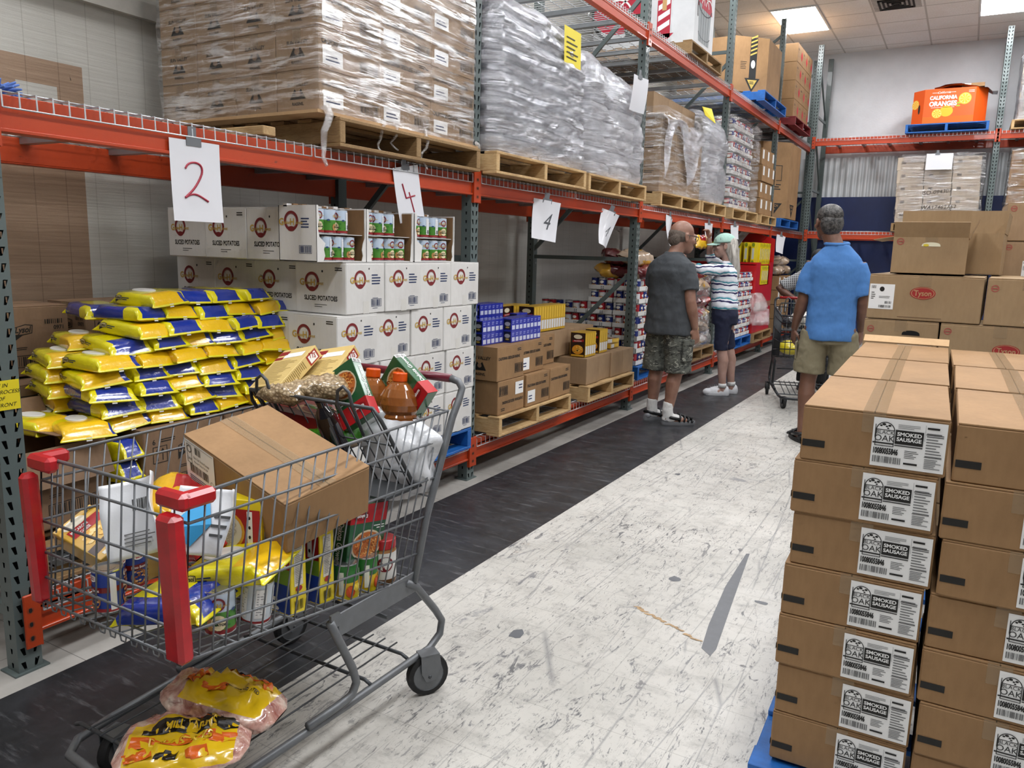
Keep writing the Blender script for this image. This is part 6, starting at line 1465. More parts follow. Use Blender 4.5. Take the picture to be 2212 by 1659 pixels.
chicken(Mx((-1.62, 1.29, .185), (.93, .30, -.12), (-.30, .95, .0), (.12, .04, .99)), .34, .19, .085, 'yellow bag of chicken resting on the first, pieces showing at its side', art_ch2, 1, 7)
# ================================================================ RIGHT-HAND STACKS
SR = Rz(1.3)
sw_, sdp, shh = .315, .54, .1365
oak = carton('sausage_carton', 'carton', sw_, sdp, shh, KRAFT, lambda m, Ff, Fl, Ft: (m.prect(Ff, .004, .035, .055, .052, K, .0012), m.prect(Fl, sdp - .03, .035, sdp, .052, K, .0012)), seam='x', sticker=st_oak(sw_, shh))
base = T(-.315, 1.97, 0) @ SR
rg = random.Random(12)
for c in range(3):
    for r in range(7):
        for k in range(3):
            if k and r < 6 and not (c == 0 and k == 1 and r > 3): continue
            if c == 2 and k: continue
            M = base @ T(c * .322 + (0, .002, -.006, -.004, .006, -.003, .008)[r] + (.006 if c else 0), k * .565 + rg.uniform(-.005, .005), .14 + r * .1368 - (.004 if c else 0)) @ Rz(-90 + rg.uniform(-.7, .7))
            oak.put(M, 'labelled sausage carton, %s course up, %s, %s' % (ordw(r), ('left column', 'middle column', 'right column')[c], ('front row', 'second row', 'third row')[k]), 'stacked sausage cartons at the right')
# thin flattened lid standing a little proud at the back
m = MB(); m.box(0, 0, 0, .325, .05, .004, KRAFT_L, M=Rx(28)); tag(m.build('loose_flap', None, base @ T(-.0, 1.70, 1.098)), 'pale carton flap raised at the far end of the sausage stack', 'flap')
pallet(T(-.36, 1.93, .0) @ Rz(-88.7), 'blue', 'blue pallet under the stack of sausage cartons', 1.2, 1.75)
# big poultry cartons behind
def tys(m, F, u, v, s=1):
    m.pell(F, u, v, .052 * s, .028 * s, INK('#9e2a28'), .001, 28); m.pring(F, u, v, .0445 * s, .047 * s, KRAFT_L, .0016, 28, 0, 360, .54); m.ptext(F, 'Tyson', u, v - .011 * s, .034 * s, KRAFT_L, 'C', .002, .01, .85)
def stamp(m, F, u, v): m.pring(F, u, v, .011, .0155, INK('#a3564a'), .001, 16); m.prect(F, u - .010, v - .003, u + .010, v + .003, INK('#a3564a'), .0012)
HOLE = mat('hand_hole_dark', '#0d0b09', .9)
def hole(m, F, u, v, w=.075, h=.022): m.pq(F, [(u - w / 2 * math.cos(math.pi * q / 10), v + h * math.sin(math.pi * q / 10) ** .6) for q in range(11)], HOLE, .001)
def lab(m, F, u, v, w, h):
    m.prect(F, u, v, u + w, v + h, WHT, .0012); m.pell(F, u + w * .5, v + h * .8, w * .1, h * .1, K, .002, 10); m.pbars(F, u + w * .08, v + h * .82, u + w * .25, v + h * .94, K, .002, 7); m.plines(F, u + w * .08, v + h * .4, u + w * .25, v + h * .72, INK('#555555'), .002, 4, .4)
    m.pbars(F, u + w * .42, v + h * .06, u + w * .92, v + h * .16, K, .002, 12); m.plines(F, u + w * .4, v + h * .45, u + w * .9, v + h * .55, K, .002, 2, .3); m.pbars(F, u + w * .65, v + h * .22, u + w * .92, v + h * .32, K, .002, 9)
TW, TD, TH = .46, .40, .205
def art_tA(m, Ff, Fl, Ft): tys(m, Ff, .225, .125); lab(m, Ff, .004, .045, .105, .115); m.prect(Ff, .13, .012, .31, .016, INK('#7d6347')); hole(m, Fl, .2, .14)
def art_tB(m, Ff, Fl, Ft): hole(m, Ff, .20, .14); stamp(m, Ff, .03, .16); lab(m, Ff, .15, .02, .14, .075); tys(m, Fl, .2, .12)
def art_tC(m, Ff, Fl, Ft): tys(m, Ff, .26, .10); stamp(m, Ff, .03, .17)
KT = m_cardboard('olive_kraft_cardboard', '#a88d69', '#967c5b')
tA = carton('poultry_carton', 'carton', TW, TD, TH, KT, art_tA, seam='x'); tB = carton('poultry_carton', 'carton', .31, .45, TH, KT, art_tB, seam='x'); tC = carton('poultry_carton', 'carton', TW, TD, TH, KT, art_tC, seam='x')
g = 'poultry cartons stacked beyond the sausage boxes'
pallet(T(-.42, 3.96, 0) @ Rz(-89), 'old', 'pallet under the big poultry cartons', 1.2, 1.15)
for r in range(6):
    z = .135 + r * .2085; b = T(-.385, 4.0, z) @ Rz(-2)
    nm = ordw(5 - r)
    if r % 2:
        tA.put(b @ Rz(-90), 'poultry carton with a red oval and white label, left column, %s layer from the top' % nm, g); tB.put(b @ T(.472, 0, 0) @ Rz(-91), 'poultry carton with a hand hole, right column, %s layer from the top' % nm, g)
        if r == 5: tA.put(b @ T(0, .41, 0) @ Rz(-90), 'poultry carton under the open cartons, second row back', g); tB.put(b @ T(.472, .46, 0) @ Rz(-90), 'poultry carton at the far right of the second row', g)
    else:
        tB.put(b @ T(-.005, 0, 0) @ Rz(-90), 'poultry carton with a hand hole, left column, %s layer from the top' % nm, g); tC.put(b @ T(.312, 0, 0) @ Rz(-90), 'poultry carton with a red oval, right column, %s layer from the top' % nm, g)
# open cartons on top
ZT = .135 + 6 * .2085 + .002
def art_o1(m, Ff, Fl, Ft): stamp(m, Ff, .03, .145); m.pq(Ff, [(.155 - .038 * math.cos(math.pi * q / 10), .125 + .018 * math.sin(math.pi * q / 10) ** .6) for q in range(11)], INK('#e4e0c4'), .001); m.pell(Ff, .135, .130, .012, .006, INK('#d8c33c'), .0014, 10); m.prect(Ff, .13, .145, .18, .165, TAPEC, .0012)
open_box('poultry_carton', .30, .42, .165, KT, [((0, 0, .165), (0, .30, 0), (.72, 0, 0), .075, 62), ((-.42, .30, .165), (0, -.30, 0), (-.05, 0, 0), .14, 88), ((-.42, 0, .165), (.42, 0, 0), (0, -1, 0), .085, -10), ((-.42, .30, .165), (.42, 0, 0), (0, .55, 0), .10, 55)], art_o1,
         'open brown carton with raised flaps and a hand hole, on the poultry cartons', T(-.305, 4.02, ZT) @ Rz(-90), None)
open_box('poultry_carton', .30, .42, .20, KT, [((-.42, .30, .2), (0, -.30, 0), (-.1, 0, 0), .13, 85), ((-.42, .30, .2), (.42, 0, 0), (0, .5, 0), .10, 80)], None,
         'second open brown carton, partly hidden behind the first one\'s right side', T(-.16, 4.50, ZT) @ Rz(-94), None)
wt = carton('poultry_carton', 'carton', .42, .4, .20, KRAFT_G, lambda m, Ff, Fl, Ft: (hole(m, Ff, .16, .13), lab(m, Ff, .10, .02, .05, .08), stamp(m, Ff, .03, .17)), seam='x')
for r in range(8): wt.put(T(.155, 5.0, .14 + r * .2035) @ Rz(-88), 'greyish wrapped poultry carton at the right edge of the photo, %s layer up' % ordw(r), 'wrapped poultry cartons at the right edge')
pallet(T(.12, 4.95, 0) @ Rz(-88), 'old', 'pallet under the wrapped poultry cartons at the right edge', 1.1, 1.1)
# ================================================================ PEOPLE
def ell(m, c, r, mt, M=None, n=18, k=12):
    vs = []; fs = []
    for i in range(k + 1):
        ph = -math.pi / 2 + math.pi * i / k
        for q in range(n): t = 2 * math.pi * q / n; vs.append((r[0] * math.cos(t) * math.cos(ph), r[1] * math.sin(t) * math.cos(ph), r[2] * math.sin(ph)))
    for i in range(k):
        for q in range(n): w = (q + 1) % n; fs.append((i * n + q, i * n + w, (i + 1) * n + w, (i + 1) * n + q))
    m.add(vs, fs, mt, T(*c) @ (M or Matrix()), True); return m
def loft(m, rings, mt, n=28, sq=.85):
    """rings of (x, y, z, half width, half depth)"""
    vs = []; fs = []
    for (x, y, z, a, b) in rings:
        for q in range(n):
            t = 2 * math.pi * q / n; c, s = math.cos(t), math.sin(t); vs.append((x + math.copysign(abs(c) ** sq, c) * a, y + math.copysign(abs(s) ** sq, s) * b, z))
    for i in range(len(rings) - 1):
        for q in range(n): w = (q + 1) % n; fs.append((i * n + q, i * n + w, (i + 1) * n + w, (i + 1) * n + q))
    fs += [tuple(range(n))[::-1], tuple(range((len(rings) - 1) * n, len(rings) * n))]
    return m.add(vs, fs, mt, None, True)
def fuse(o, voxel=.008, smooth=4, fold=0, fs=.08):
    r = o.modifiers.new('fuse', 'REMESH'); r.mode = 'VOXEL'; r.voxel_size = voxel; r.use_smooth_shade = True
    s = o.modifiers.new('even', 'SMOOTH'); s.factor = .5; s.iterations = smooth
    if fold:
        tx = bpy.data.textures.new('folds', 'CLOUDS'); tx.noise_scale = fs; tx.noise_depth = 2
        d = o.modifiers.new('folds', 'DISPLACE'); d.texture = tx; d.strength = fold; d.mid_level = .5; d.texture_coords = 'LOCAL'
    return o
def arm(m, sh, el, wr, mt, k=1):
    sh, el, wr = map(Vector, (sh, el, wr)); a = sh.lerp(el, .45); b = el.lerp(wr, .3); c = el.lerp(wr, .8)
    m.tube([sh, a, el, b, c, wr], [.044 * k, .047 * k, .040 * k, .043 * k, .030 * k, .026 * k], mt, 14)
def hand(m, wr, d, palm, mt, thumb, curl=35, k=1):
    """palm along d from the wrist, fingers of unequal length curling toward `palm`, thumb off the side"""
    wr, d, p = Vector(wr), Vector(d).normalized(), Vector(palm).normalized(); s = d.cross(p).normalized() * thumb; p = (p - d * p.dot(d)).normalized()
    for q in (-.024, -.008, .008, .024): m.tube([wr, wr + d * .03 * k + s * q * .7 * k, wr + d * .088 * k + s * q * k], [.016 * k, .0145 * k, .0115 * k], mt, 10)
    for q, L in ((.027, .070), (.0095, .080), (-.0085, .074), (-.026, .060)):
        pt = wr + d * .084 * k + s * q * k; pts = [pt]; a = 0
        for j, f in enumerate((.42, .32, .26)):
            a += math.radians(curl); pt = pt + (d * math.cos(a) + p * math.sin(a)) * L * f * k; pts.append(pt)
        m.tube(pts, [.0096 * k, .0090 * k, .0083 * k, .0068 * k], mt, 9)
    b = wr + d * .022 * k + s * .022 * k
    m.tube([b, b + (d * .5 + s * .8 + p * .25).normalized() * .036 * k, b + (d * .5 + s * .8 + p * .25).normalized() * .036 * k + (d * .9 + s * .25 + p * .3).normalized() * .034 * k], [.014 * k, .0112 * k, .0085 * k], mt, 9)
def skin(name, a, b):
    t = NT(name); t.col(t.mix(t.ramp(t.noise(9, detail=5), (.3, 0), (.7, 1)), lin(a), lin(b))); t.b.inputs['Roughness'].default_value = .5
    t.b.inputs['Subsurface Weight'].default_value = .08; t.b.inputs['Subsurface Radius'].default_value = (.01, .004, .002); t.bump(t.noise(70, detail=4), .25, .003); return t.m
def head(m, c, yaw, pitch, mt, k=1.0, jaw=1.0):
    """skull, face, nose, lips, ears; looks along +y before turning"""
    H = T(*c) @ Rz(yaw) @ Rx(pitch) @ S(k, k, k)
    def e(x, y, z, a, b, cc): ell(m, (0, 0, 0), (a, b, cc), mt, H @ T(x, y, z))
    e(0, -.018, .03, .076, .094, .088); e(0, .022, -.02, .066, .070, .092); e(0, .045, -.072, .046 * jaw, .048, .044); e(0, .062, -.092, .022, .022, .02)
    e(0, .082, .026, .052, .018, .012); e(0, .097, -.008, .011, .017, .026); e(0, .104, -.022, .016, .015, .012); e(0, .088, -.056, .024, .012, .008); e(0, .086, -.068, .021, .012, .008)
    for s in (-1, 1):
        e(s * .044, .062, -.018, .022, .022, .02)
        vs = [(.0, .0, .030), (.0, -.014, .024), (0, -.018, .004), (0, -.012, -.018), (0, .0, -.030), (0, .006, -.018), (0, .006, .012)]
        m.tube([H @ Vector((s * (.076 + .010 * (1 if i in (1, 2, 3) else .3)), -.002 + y, z - .008)) for i, (x, y, z) in enumerate(vs)], .007 * k, mt, 8, closed=True); e(s * .077, -.004, -.008, .006, .012, .022)
    return H
EYEW, EYEB = mat('eye_white', '#dedad2', .2), mat('eye_iris', '#2b221b', .15)
def eyes(e, H):
    for s in (-1, 1):
        o = MB(); ell(o, (0, 0, 0), (.0125, .0125, .0115), EYEW, H @ T(s * .031, .071, .006), 12, 8); ell(o, (0, 0, 0), (.006, .003, .006), EYEB, H @ T(s * .031, .0825, .006), 10, 6); o.build('eye', e)
def leg(m, hip, knee, ank, toe, mt, k=1):
    hip, knee, ank = map(Vector, (hip, knee, ank)); c = knee.lerp(ank, .28) + Vector((0, -.012, 0))
    m.tube([hip, hip.lerp(knee, .5), knee, c, knee.lerp(ank, .65), ank, ank + Vector((0, 0, -.03))], [.088 * k, .072 * k, .054 * k, .057 * k, .044 * k, .035 * k, .036 * k], mt, 16)
    t = Vector(toe); m.tube([ank + Vector((0, 0, -.045)) - (t - ank) * .12, ank.lerp(t, .5) + Vector((0, 0, -.03)), t], [.034, .034, .024], mt, 12)
def shoe(e, x, y, ang, upper, sole, L=.285, sandal=False, stripe=None, name='shoe'):
    A = T(x, y, 0) @ Rz(ang); s = MB(); n = 20; P = []
    for q in range(n):
        t = 2 * math.pi * q / n; v = math.sin(t) * L / 2; P.append((math.cos(t) * (.045 + .007 * math.sin(t)) * (1 if abs(math.sin(t)) < .9 else .95), v))
    s.add([(a, b, .0) for a, b in P] + [(a * 1.04, b * 1.01, .018) for a, b in P] + [(a, b, .032 + (.012 if b < -.06 else 0)) for a, b in P], [tuple(range(n))[::-1], tuple(range(2 * n, 3 * n))] + [(i, (i + 1) % n, (i + 1) % n + n, i + n) for i in range(n)] + [(i + n, (i + 1) % n + n, (i + 1) % n + 2 * n, i + 2 * n) for i in range(n)], sole, A)
    o = s.build('sole', e); u = MB()
    if sandal:
        for yy, hh in ((.105, .045), (.07, .062), (.035, .078), (-.005, .09)):
            u.tube([A @ Vector((-.045, yy, .03)), A @ Vector((-.035, yy + .012, hh * .8)), A @ Vector((0, yy + .015, hh)), A @ Vector((.035, yy + .012, hh * .8)), A @ Vector((.045, yy, .03))], .009, upper, 6)
        u.tube([A @ Vector((0, .125, .05)), A @ Vector((0, .05, .075)), A @ Vector((0, -.01, .098))], .010, upper, 6)
        u.tube([A @ Vector((.042, .0, .05)), A @ Vector((.045, -.08, .07)), A @ Vector((0, -.14, .08)), A @ Vector((-.045, -.08, .07)), A @ Vector((-.042, .0, .05))], .014, upper, 8)
        ell(u, (0, 0, 0), (.038, .035, .03), stripe or upper, A @ T(0, -.105, .045))
    else:
        for yy, a, b, c in ((.08, .042, .06, .042), (.03, .042, .07, .058), (-.06, .04, .075, .066), (-.10, .036, .04, .07)): ell(u, (0, 0, 0), (a, b, c), upper, A @ T(0, yy, .028))
    w = u.build(name, e)
    if not sandal: fuse(w, .006, 3)
    if not sandal and stripe:
        l = MB()
        for q in range(4): l.tube([A @ Vector((-.02, .085 - q * .022, .074 + q * .008)), A @ Vector((0, .087 - q * .022, .082 + q * .008)), A @ Vector((.02, .085 - q * .022, .074 + q * .008))], .003, stripe, 5)
        l.build('laces', e)
def cloth(name, c, bump=.5, bs=10, rough=.85, col=None):
    t = NT(name); t.b.inputs['Roughness'].default_value = rough
    if col: t.col(col(t))
    else: t.col(t.mix(t.noise(40, detail=3), lin(c), tuple(x * .82 for x in lin(c)[:3]) + (1,)))
    a = t.noise(bs, t.mapped((1, 1, .35)), detail=4, dist=.8); t.bump(a, bump, .02); return t.m
# ---------------------------------------------------------------- man in grey
SK1 = skin('tanned_skin', '#96705e', '#7d5949')
e = empty('person', T(-2.15, 6.40, 0) @ Rz(-16), 'person in grey t-shirt, camouflage cargo shorts, glasses and black sandals, back turned', 'person')
b = MB(); H1 = head(b, (.035, .085, 1.590), -30, -10, SK1, 1.13)
b.tube([(0, .0, 1.40), (.01, .03, 1.47), (.025, .06, 1.54)], [.070, .060, .058], SK1, 16); loft(b, [(0, .0, .86, .15, .11), (0, 0, .95, .155, .12), (0, .02, 1.1, .165, .13), (0, .0, 1.28, .165, .11), (0, 0, 1.36, .13, .085), (0, 0, 1.42, .07, .06)], SK1)
arm(b, (.15, 0, 1.34), (.225, -.03, 1.06), (.235, .045, .84), SK1, 1.12); hand(b, (.235, .045, .84), (.05, .12, -1), (-.8, .5, 0), SK1, -1, 22, 1.05)
arm(b, (-.15, 0, 1.34), (-.235, .06, 1.10), (-.20, .24, .98), SK1, 1.12); hand(b, (-.20, .24, .98), (.3, .9, -.1), (1, -.2, -.3), SK1, 1, 30, 1.0)
leg(b, (.085, 0, .86), (.10, .01, .47), (.075, -.05, .10), (.19, .08, .035), SK1, 1.1); leg(b, (-.085, 0, .86), (-.11, .02, .47), (-.125, .0, .10), (-.05, .14, .035), SK1, 1.1)
fuse(b.build('body', e), .0065, 5); eyes(e, H1)
c = MB(); loft(c, [(0, .005, .775, .215, .165), (0, .01, .80, .218, .168), (0, .02, .92, .21, .172), (0, .03, 1.05, .208, .168), (0, .02, 1.18, .212, .152), (0, -.005, 1.30, .215, .135), (0, -.005, 1.37, .19, .115), (0, .0, 1.42, .13, .09), (0, .008, 1.455, .078, .072), (0, .012, 1.47, .07, .066)], SK1)
GREY = cloth('grey_jersey', '#3f4347', .55, 9); c.mats = [GREY]
for s in (-1, 1):
    el = Vector((.225, -.03, 1.06)) if s > 0 else Vector((-.235, .06, 1.10)); sh = Vector((s * .145, 0, 1.35)); c.tube([sh, sh.lerp(el, .35) + Vector((s * .02, 0, .0)), sh.lerp(el, .62), sh.lerp(el, .70)], [.070, .072, .080, .082], GREY, 16)
fuse(c.build('t_shirt', e), .009, 6, .022, .10)
def camo(t):
    a = t.ramp(t.noise(8, t.mapped((1, 1, 1.8)), detail=3, dist=1.5), (.44, lin('#3a3b37')), (.455, lin('#54564f'))); b_ = t.ramp(t.noise(11, t.mapped((1, 1, 2.5), loc=(5, 2, 1)), detail=3, dist=1.8), (.60, 0), (.615, 1)); d = t.ramp(t.noise(10, t.mapped((1, 1, 2.2), loc=(1, 7, 4)), detail=2, dist=2), (.62, 0), (.635, 1))
    return t.mix(d, t.mix(b_, a, lin('#8f9085')), lin('#1f201e'))
CAMO = cloth('camouflage_cotton', '#55564e', .5, 12, col=camo)
c = MB(); loft(c, [(0, .0, .78, .165, .135), (0, 0, .86, .175, .14), (0, .01, .93, .16, .13)], CAMO)
for s, kx, ky in ((1, .105, .01), (-1, -.115, .02)): c.tube([(s * .085, 0, .84), (kx, ky, .62), (kx * 1.06, ky, .455)], [.112, .112, .118], CAMO, 18)
fuse(c.build('shorts', e), .009, 4, .02, .06)
c = MB(); c.box(.205, -.055, .56, .228, .07, .74, CAMO, .008, M=Rz(-6)); c.box(.210, -.06, .695, .236, .075, .75, CAMO, .008, M=Rz(-6)); c.build('cargo_pocket', e)
SOCK = cloth('white_sock', '#dcdcda', .5, 30)
for (x, y, x2, y2) in ((.075, -.05, .078, -.04), (-.125, .0, -.122, .0)):
    c = MB(); c.tube([(x2, y2, .195), (x, y, .13), (x, y + .01, .075)], [.047, .046, .05], SOCK, 16); ell(c, (0, 0, 0), (.042, .10, .04), SOCK, T(x, y, .052) @ Rz(-35 if x > 0 else -20) @ T(0, .05, 0)); fuse(c.build('sock', e), .008, 3)
BLKR, SOLG = mat('black_sandal_strap', '#121315', .45), mat('grey_sandal_sole', '#6a6c6f', .6)
shoe(e, .135, .035, -38, BLKR, SOLG, .30, True, mat('silver_heel', '#8e9095', .4)); shoe(e, -.10, .07, -24, BLKR, SOLG, .30, True, mat('silver_heel', '#8e9095', .4))
HR = cloth('short_grey_hair', '#75695f', .9, 90, .9)
c = MB(); Hh = H1
ell(c, (0, 0, 0), (.0775, .091, .070), HR, Hh @ T(0, -.026, .010), 24, 14); ell(c, (0, 0, 0), (.07, .045, .07), HR, Hh @ T(0, -.065, -.012), 20, 12); c.build('hair', e)
c = MB(); GL = mat('black_glasses_frame', '#0c0c0d', .3)
for s in (-1, 1):
    c.tube([Hh @ Vector((s * .083, -.01, .012)), Hh @ Vector((s * .078, .05, .016)), Hh @ Vector((s * .066, .092, .016))], .0028, GL, 6)
    c.tube([Hh @ Vector((s * (.036 + .026 * math.cos(q * .6283)), .1 - abs(s * (.036 + .026 * math.cos(q * .6283))) * .1, .006 + .018 * math.sin(q * .6283))) for q in range(10)], .0026, GL, 6, closed=True)
c.rod(Hh @ Vector((-.011, .101, .01)), Hh @ Vector((.011, .101, .01)), .0026, GL); c.build('glasses', e)
# ---------------------------------------------------------------- woman in cap
SK2 = skin('fair_skin', '#b39286', '#9c796b')
W0 = T(-2.14, 8.13, 0) @ Rz(108); e = empty('person', W0, 'person in mint cap, striped top and navy capri trousers, raising a packet toward the shelf', 'person')
b = MB(); H2 = head(b, (.0, .05, 1.545), 4, -4, SK2, 1.02, .9)
b.tube([(0, -.01, 1.34), (0, .012, 1.41), (0, .03, 1.47)], [.055, .047, .047], SK2, 16); loft(b, [(0, .0, .84, .14, .105), (0, 0, .94, .15, .11), (0, .01, 1.05, .135, .1), (0, .01, 1.2, .135, .10), (0, 0, 1.27, .13, .08), (0, 0, 1.34, .08, .055)], SK2)
arm(b, (.12, .0, 1.29), (.15, .17, 1.40), (.09, .20, 1.62), SK2, .92); hand(b, (.09, .20, 1.62), (-.25, .25, 1), (-.6, .6, -.2), SK2, 1, 38, .92)
arm(b, (-.12, .0, 1.29), (-.17, .27, 1.30), (-.02, .40, 1.36), SK2, .92); hand(b, (-.02, .40, 1.36), (.7, .4, .35), (.1, .2, 1), SK2, -1, 35, .92)
leg(b, (.075, -.02, .84), (.07, -.08, .47), (.065, -.13, .09), (.07, .02, .03), SK2, 1.0); leg(b, (-.075, 0, .84), (-.08, .0, .47), (-.085, -.03, .09), (-.09, .11, .03), SK2, 1.0)
fuse(b.build('body', e), .0065, 5); eyes(e, H2)
def stripes(t):
    sp = t.n('ShaderNodeSeparateXYZ'); t.l(t.obj(), sp.inputs[0]); w = t.math('ADD', t.math('MULTIPLY', sp.outputs[2], 11.0), t.math('MULTIPLY', t.noise(4, detail=3), 1.3)); f = t.math('FRACT', w)
    return t.ramp(f, (.0, lin('#e3e5ea')), (.28, lin('#dfe2e8')), (.31, lin('#1d1a45')), (.44, lin('#26225a')), (.47, lin('#dfe2e8')), (.60, lin('#e6e8ec')), (.63, lin('#2b7d8c')), (.74, lin('#3a93a0')), (.77, lin('#aeb6c4')), (.93, lin('#e3e5ea')))
STR = cloth('striped_jersey', '#cccccc', .5, 10, col=stripes)
c = MB(); loft(c, [(0, .0, .90, .165, .135), (0, .0, .94, .17, .138), (0, .01, 1.03, .16, .13), (0, .015, 1.12, .155, .13), (0, .02, 1.21, .165, .135), (0, .0, 1.29, .17, .105), (0, -.005, 1.34, .13, .08), (0, 0, 1.375, .07, .06), (0, .003, 1.39, .058, .054)], STR)
c.tube([(.13, 0, 1.30), (.155, .08, 1.345), (.15, .165, 1.40), (.135, .185, 1.46)], [.064, .058, .054, .05], STR, 16); c.tube([(-.13, 0, 1.30), (-.165, .13, 1.30), (-.17, .265, 1.30), (-.12, .31, 1.32)], [.064, .058, .052, .05], STR, 16)
fuse(c.build('striped_top', e), .009, 5, .018, .09)
NVY = cloth('navy_denim', '#171c36', .4, 14)
c = MB(); loft(c, [(0, -.01, .74, .155, .13), (0, -.01, .84, .168, .14), (0, 0, .93, .15, .12)], NVY)
for s in (-1, 1): c.tube([(s * .078, -.005, .82), (s * .076, -.02 - s * .03, .62), (s * .077, -.035 - s * .045, .475)], [.094, .078, .070], NVY, 18)
fuse(c.build('capri_trousers', e), .009, 4, .014, .07)
WSH = mat('white_trainer', '#d2d3d6', .5, bump=.4, bs=40); 
shoe(e, .068, -.065, 2, WSH, mat('white_sole', '#c4c5c8', .6), .255, False, mat('grey_lace', '#8b8e92', .7), 'trainer'); shoe(e, -.088, .03, 8, WSH, mat('white_sole', '#c4c5c8', .6), .255, False, mat('grey_lace', '#8b8e92', .7), 'trainer')
for x, y in ((.066, -.13), (-.086, -.03)): c = MB(); c.tube([(x, y, .125), (x, y, .085)], [.041, .043], SOCK, 14); c.build('sock', e)
GH = NT('long_silver_hair'); hn = GH.noise(1, GH.mapped((70, 70, 2.5)), detail=4, dist=.4); sz = GH.n('ShaderNodeSeparateXYZ'); GH.l(GH.obj(), sz.inputs[0])
GH.col(GH.mix(GH.ramp(hn, (.35, 0), (.65, 1)), lin('#7d776f'), lin('#c4bfb6'))); GH.b.inputs['Roughness'].default_value = .4; GH.bump(hn, .9, .008)
c = MB(); loft(c, [(.0, -.075, 1.165, .030, .018), (0, -.08, 1.185, .07, .032), (0, -.085, 1.25, .088, .042), (0, -.075, 1.35, .092, .05), (0, -.045, 1.45, .090, .066), (0, -.018, 1.53, .083, .078), (0, .0, 1.60, .080, .085), (0, .01, 1.64, .05, .05)], GH.m)
rg = random.Random(3)
for q in range(34):
    a = -1.35 + 2.7 * q / 33; x, y = math.sin(a) * .085, -.03 - math.cos(a) * .062; ze = 1.17 + rg.uniform(0, .05) + .05 * abs(math.sin(a))
    c.tube([(x, y + .02, 1.56), (x * 1.08, y - .0, 1.44), (x * 1.08, y - .025, 1.32), (x * .95, y - .02, 1.23), (x * .8, y - .012, ze)], [.012, .014, .014, .011, .003], GH.m, 6)
c.build('hair', e)
MINT = cloth('mint_cap_cotton', '#a9cfc2', .5, 16); c = MB()
vs = []; fs = []; N, R = 28, 9
for i in range(R + 1):
    ph = math.pi / 2 * i / R
    for q in range(N): t = 2 * math.pi * q / N; vs.append(H2 @ Vector((math.cos(t) * math.cos(ph) * .088, -.010 + math.sin(t) * math.cos(ph) * .108, .032 + math.sin(ph) * .092)))
for i in range(R):
    for q in range(N): w = (q + 1) % N; fs.append((i * N + q, i * N + w, (i + 1) * N + w, (i + 1) * N + q))
c.add(vs, fs, MINT, smooth=True); vs = []; fs = []
for i in range(7):
    for q in range(13):
        a = math.radians(25 + 130 * q / 12); r0, k = .085, i / 6; L = .075 * math.sin(math.pi * (q + .5) / 13) ** .6
        vs.append(H2 @ Vector((math.cos(a) * (.086 + .0 * k) * (1 - .10 * k), .0 + math.sin(a) * .098 + L * k, .036 - .014 * k - .015 * abs(math.cos(a)))))
for i in range(6):
    for q in range(12): b0 = i * 13 + q; fs.append((b0, b0 + 1, b0 + 14, b0 + 13))
c.add(vs, fs, MINT, smooth=True); o = c.build('cap', e); so = o.modifiers.new('t', 'SOLIDIFY'); so.thickness = .004; so.offset = 1
c = MB()
for dx, dy, dz, r0 in ((.05, .075, .06, .014), (.0, .085, .075, .012), (-.05, .075, .06, .014), (-.07, .03, .07, .012), (-.065, -.08, .045, .012)): c.tube([H2 @ Vector((dx + r0 * math.cos(q), dy + .01 + .0 * q, dz + r0 * math.sin(q * 1.3))) for q in range(6)], .0016, mat('dark_embroidery', '#3e4a45', .7), 5)
c.build('cap_embroidery', e)
c = MB(); c.tube([H2 @ Vector((-.082, -.0, .01)), H2 @ Vector((-.07, .07, .012)), H2 @ Vector((-.04, .098, .008)), H2 @ Vector((.04, .098, .008)), H2 @ Vector((.07, .07, .012))], .0025, GL, 6); c.build('glasses', e)
bag_heap('snack_bag', 'snack bag', [(-2.44, 8.13, 1.58, 70, 70)], [CH[0], mat('bright_yellow_film', '#e8b51c', .2)], 'packet in hand', 'red and yellow packet held up by the person in the cap', .62)
# ---------------------------------------------------------------- man in blue
SK3 = skin('sunburnt_skin', '#7c5746', '#664636')
e = empty('person', T(-.865, 6.42, 0) @ Rz(6), 'person in light blue polo shirt and khaki shorts, seen from behind', 'person')
b = MB(); H3 = head(b, (-.085, .035, 1.715), 28, -3, SK3, 1.12)
b.tube([(0, -.02, 1.46), (-.03, .0, 1.56), (-.065, .01, 1.64)], [.075, .066, .064], SK3, 16); loft(b, [(0, .0, .92, .145, .11), (0, 0, 1.02, .15, .12), (0, .02, 1.2, .16, .13), (0, .0, 1.36, .165, .11), (0, 0, 1.44, .14, .085), (0, 0, 1.53, .08, .06)], SK3)
arm(b, (-.165, 0, 1.42), (-.215, .0, 1.12), (-.265, .10, .885), SK3, 1.08); hand(b, (-.265, .10, .885), (-.02, .15, -1), (.8, .4, 0), SK3, 1, 22, 1.08)
arm(b, (.165, 0, 1.42), (.215, .0, 1.12), (.22, .14, .90), SK3, 1.08); hand(b, (.22, .14, .90), (.02, .15, -1), (-.8, .4, 0), SK3, -1, 22, 1.08)
leg(b, (-.09, 0, .92), (-.125, .0, .49), (-.13, -.04, .10), (-.20, .10, .03), SK3, 1.12); leg(b, (.09, 0, .92), (.12, .03, .49), (.13, .02, .10), (.16, .17, .03), SK3, 1.12)
fuse(b.build('body', e), .0065, 5); eyes(e, H3)
BLUC = cloth('blue_pique', '#477ab8', .45, 8)
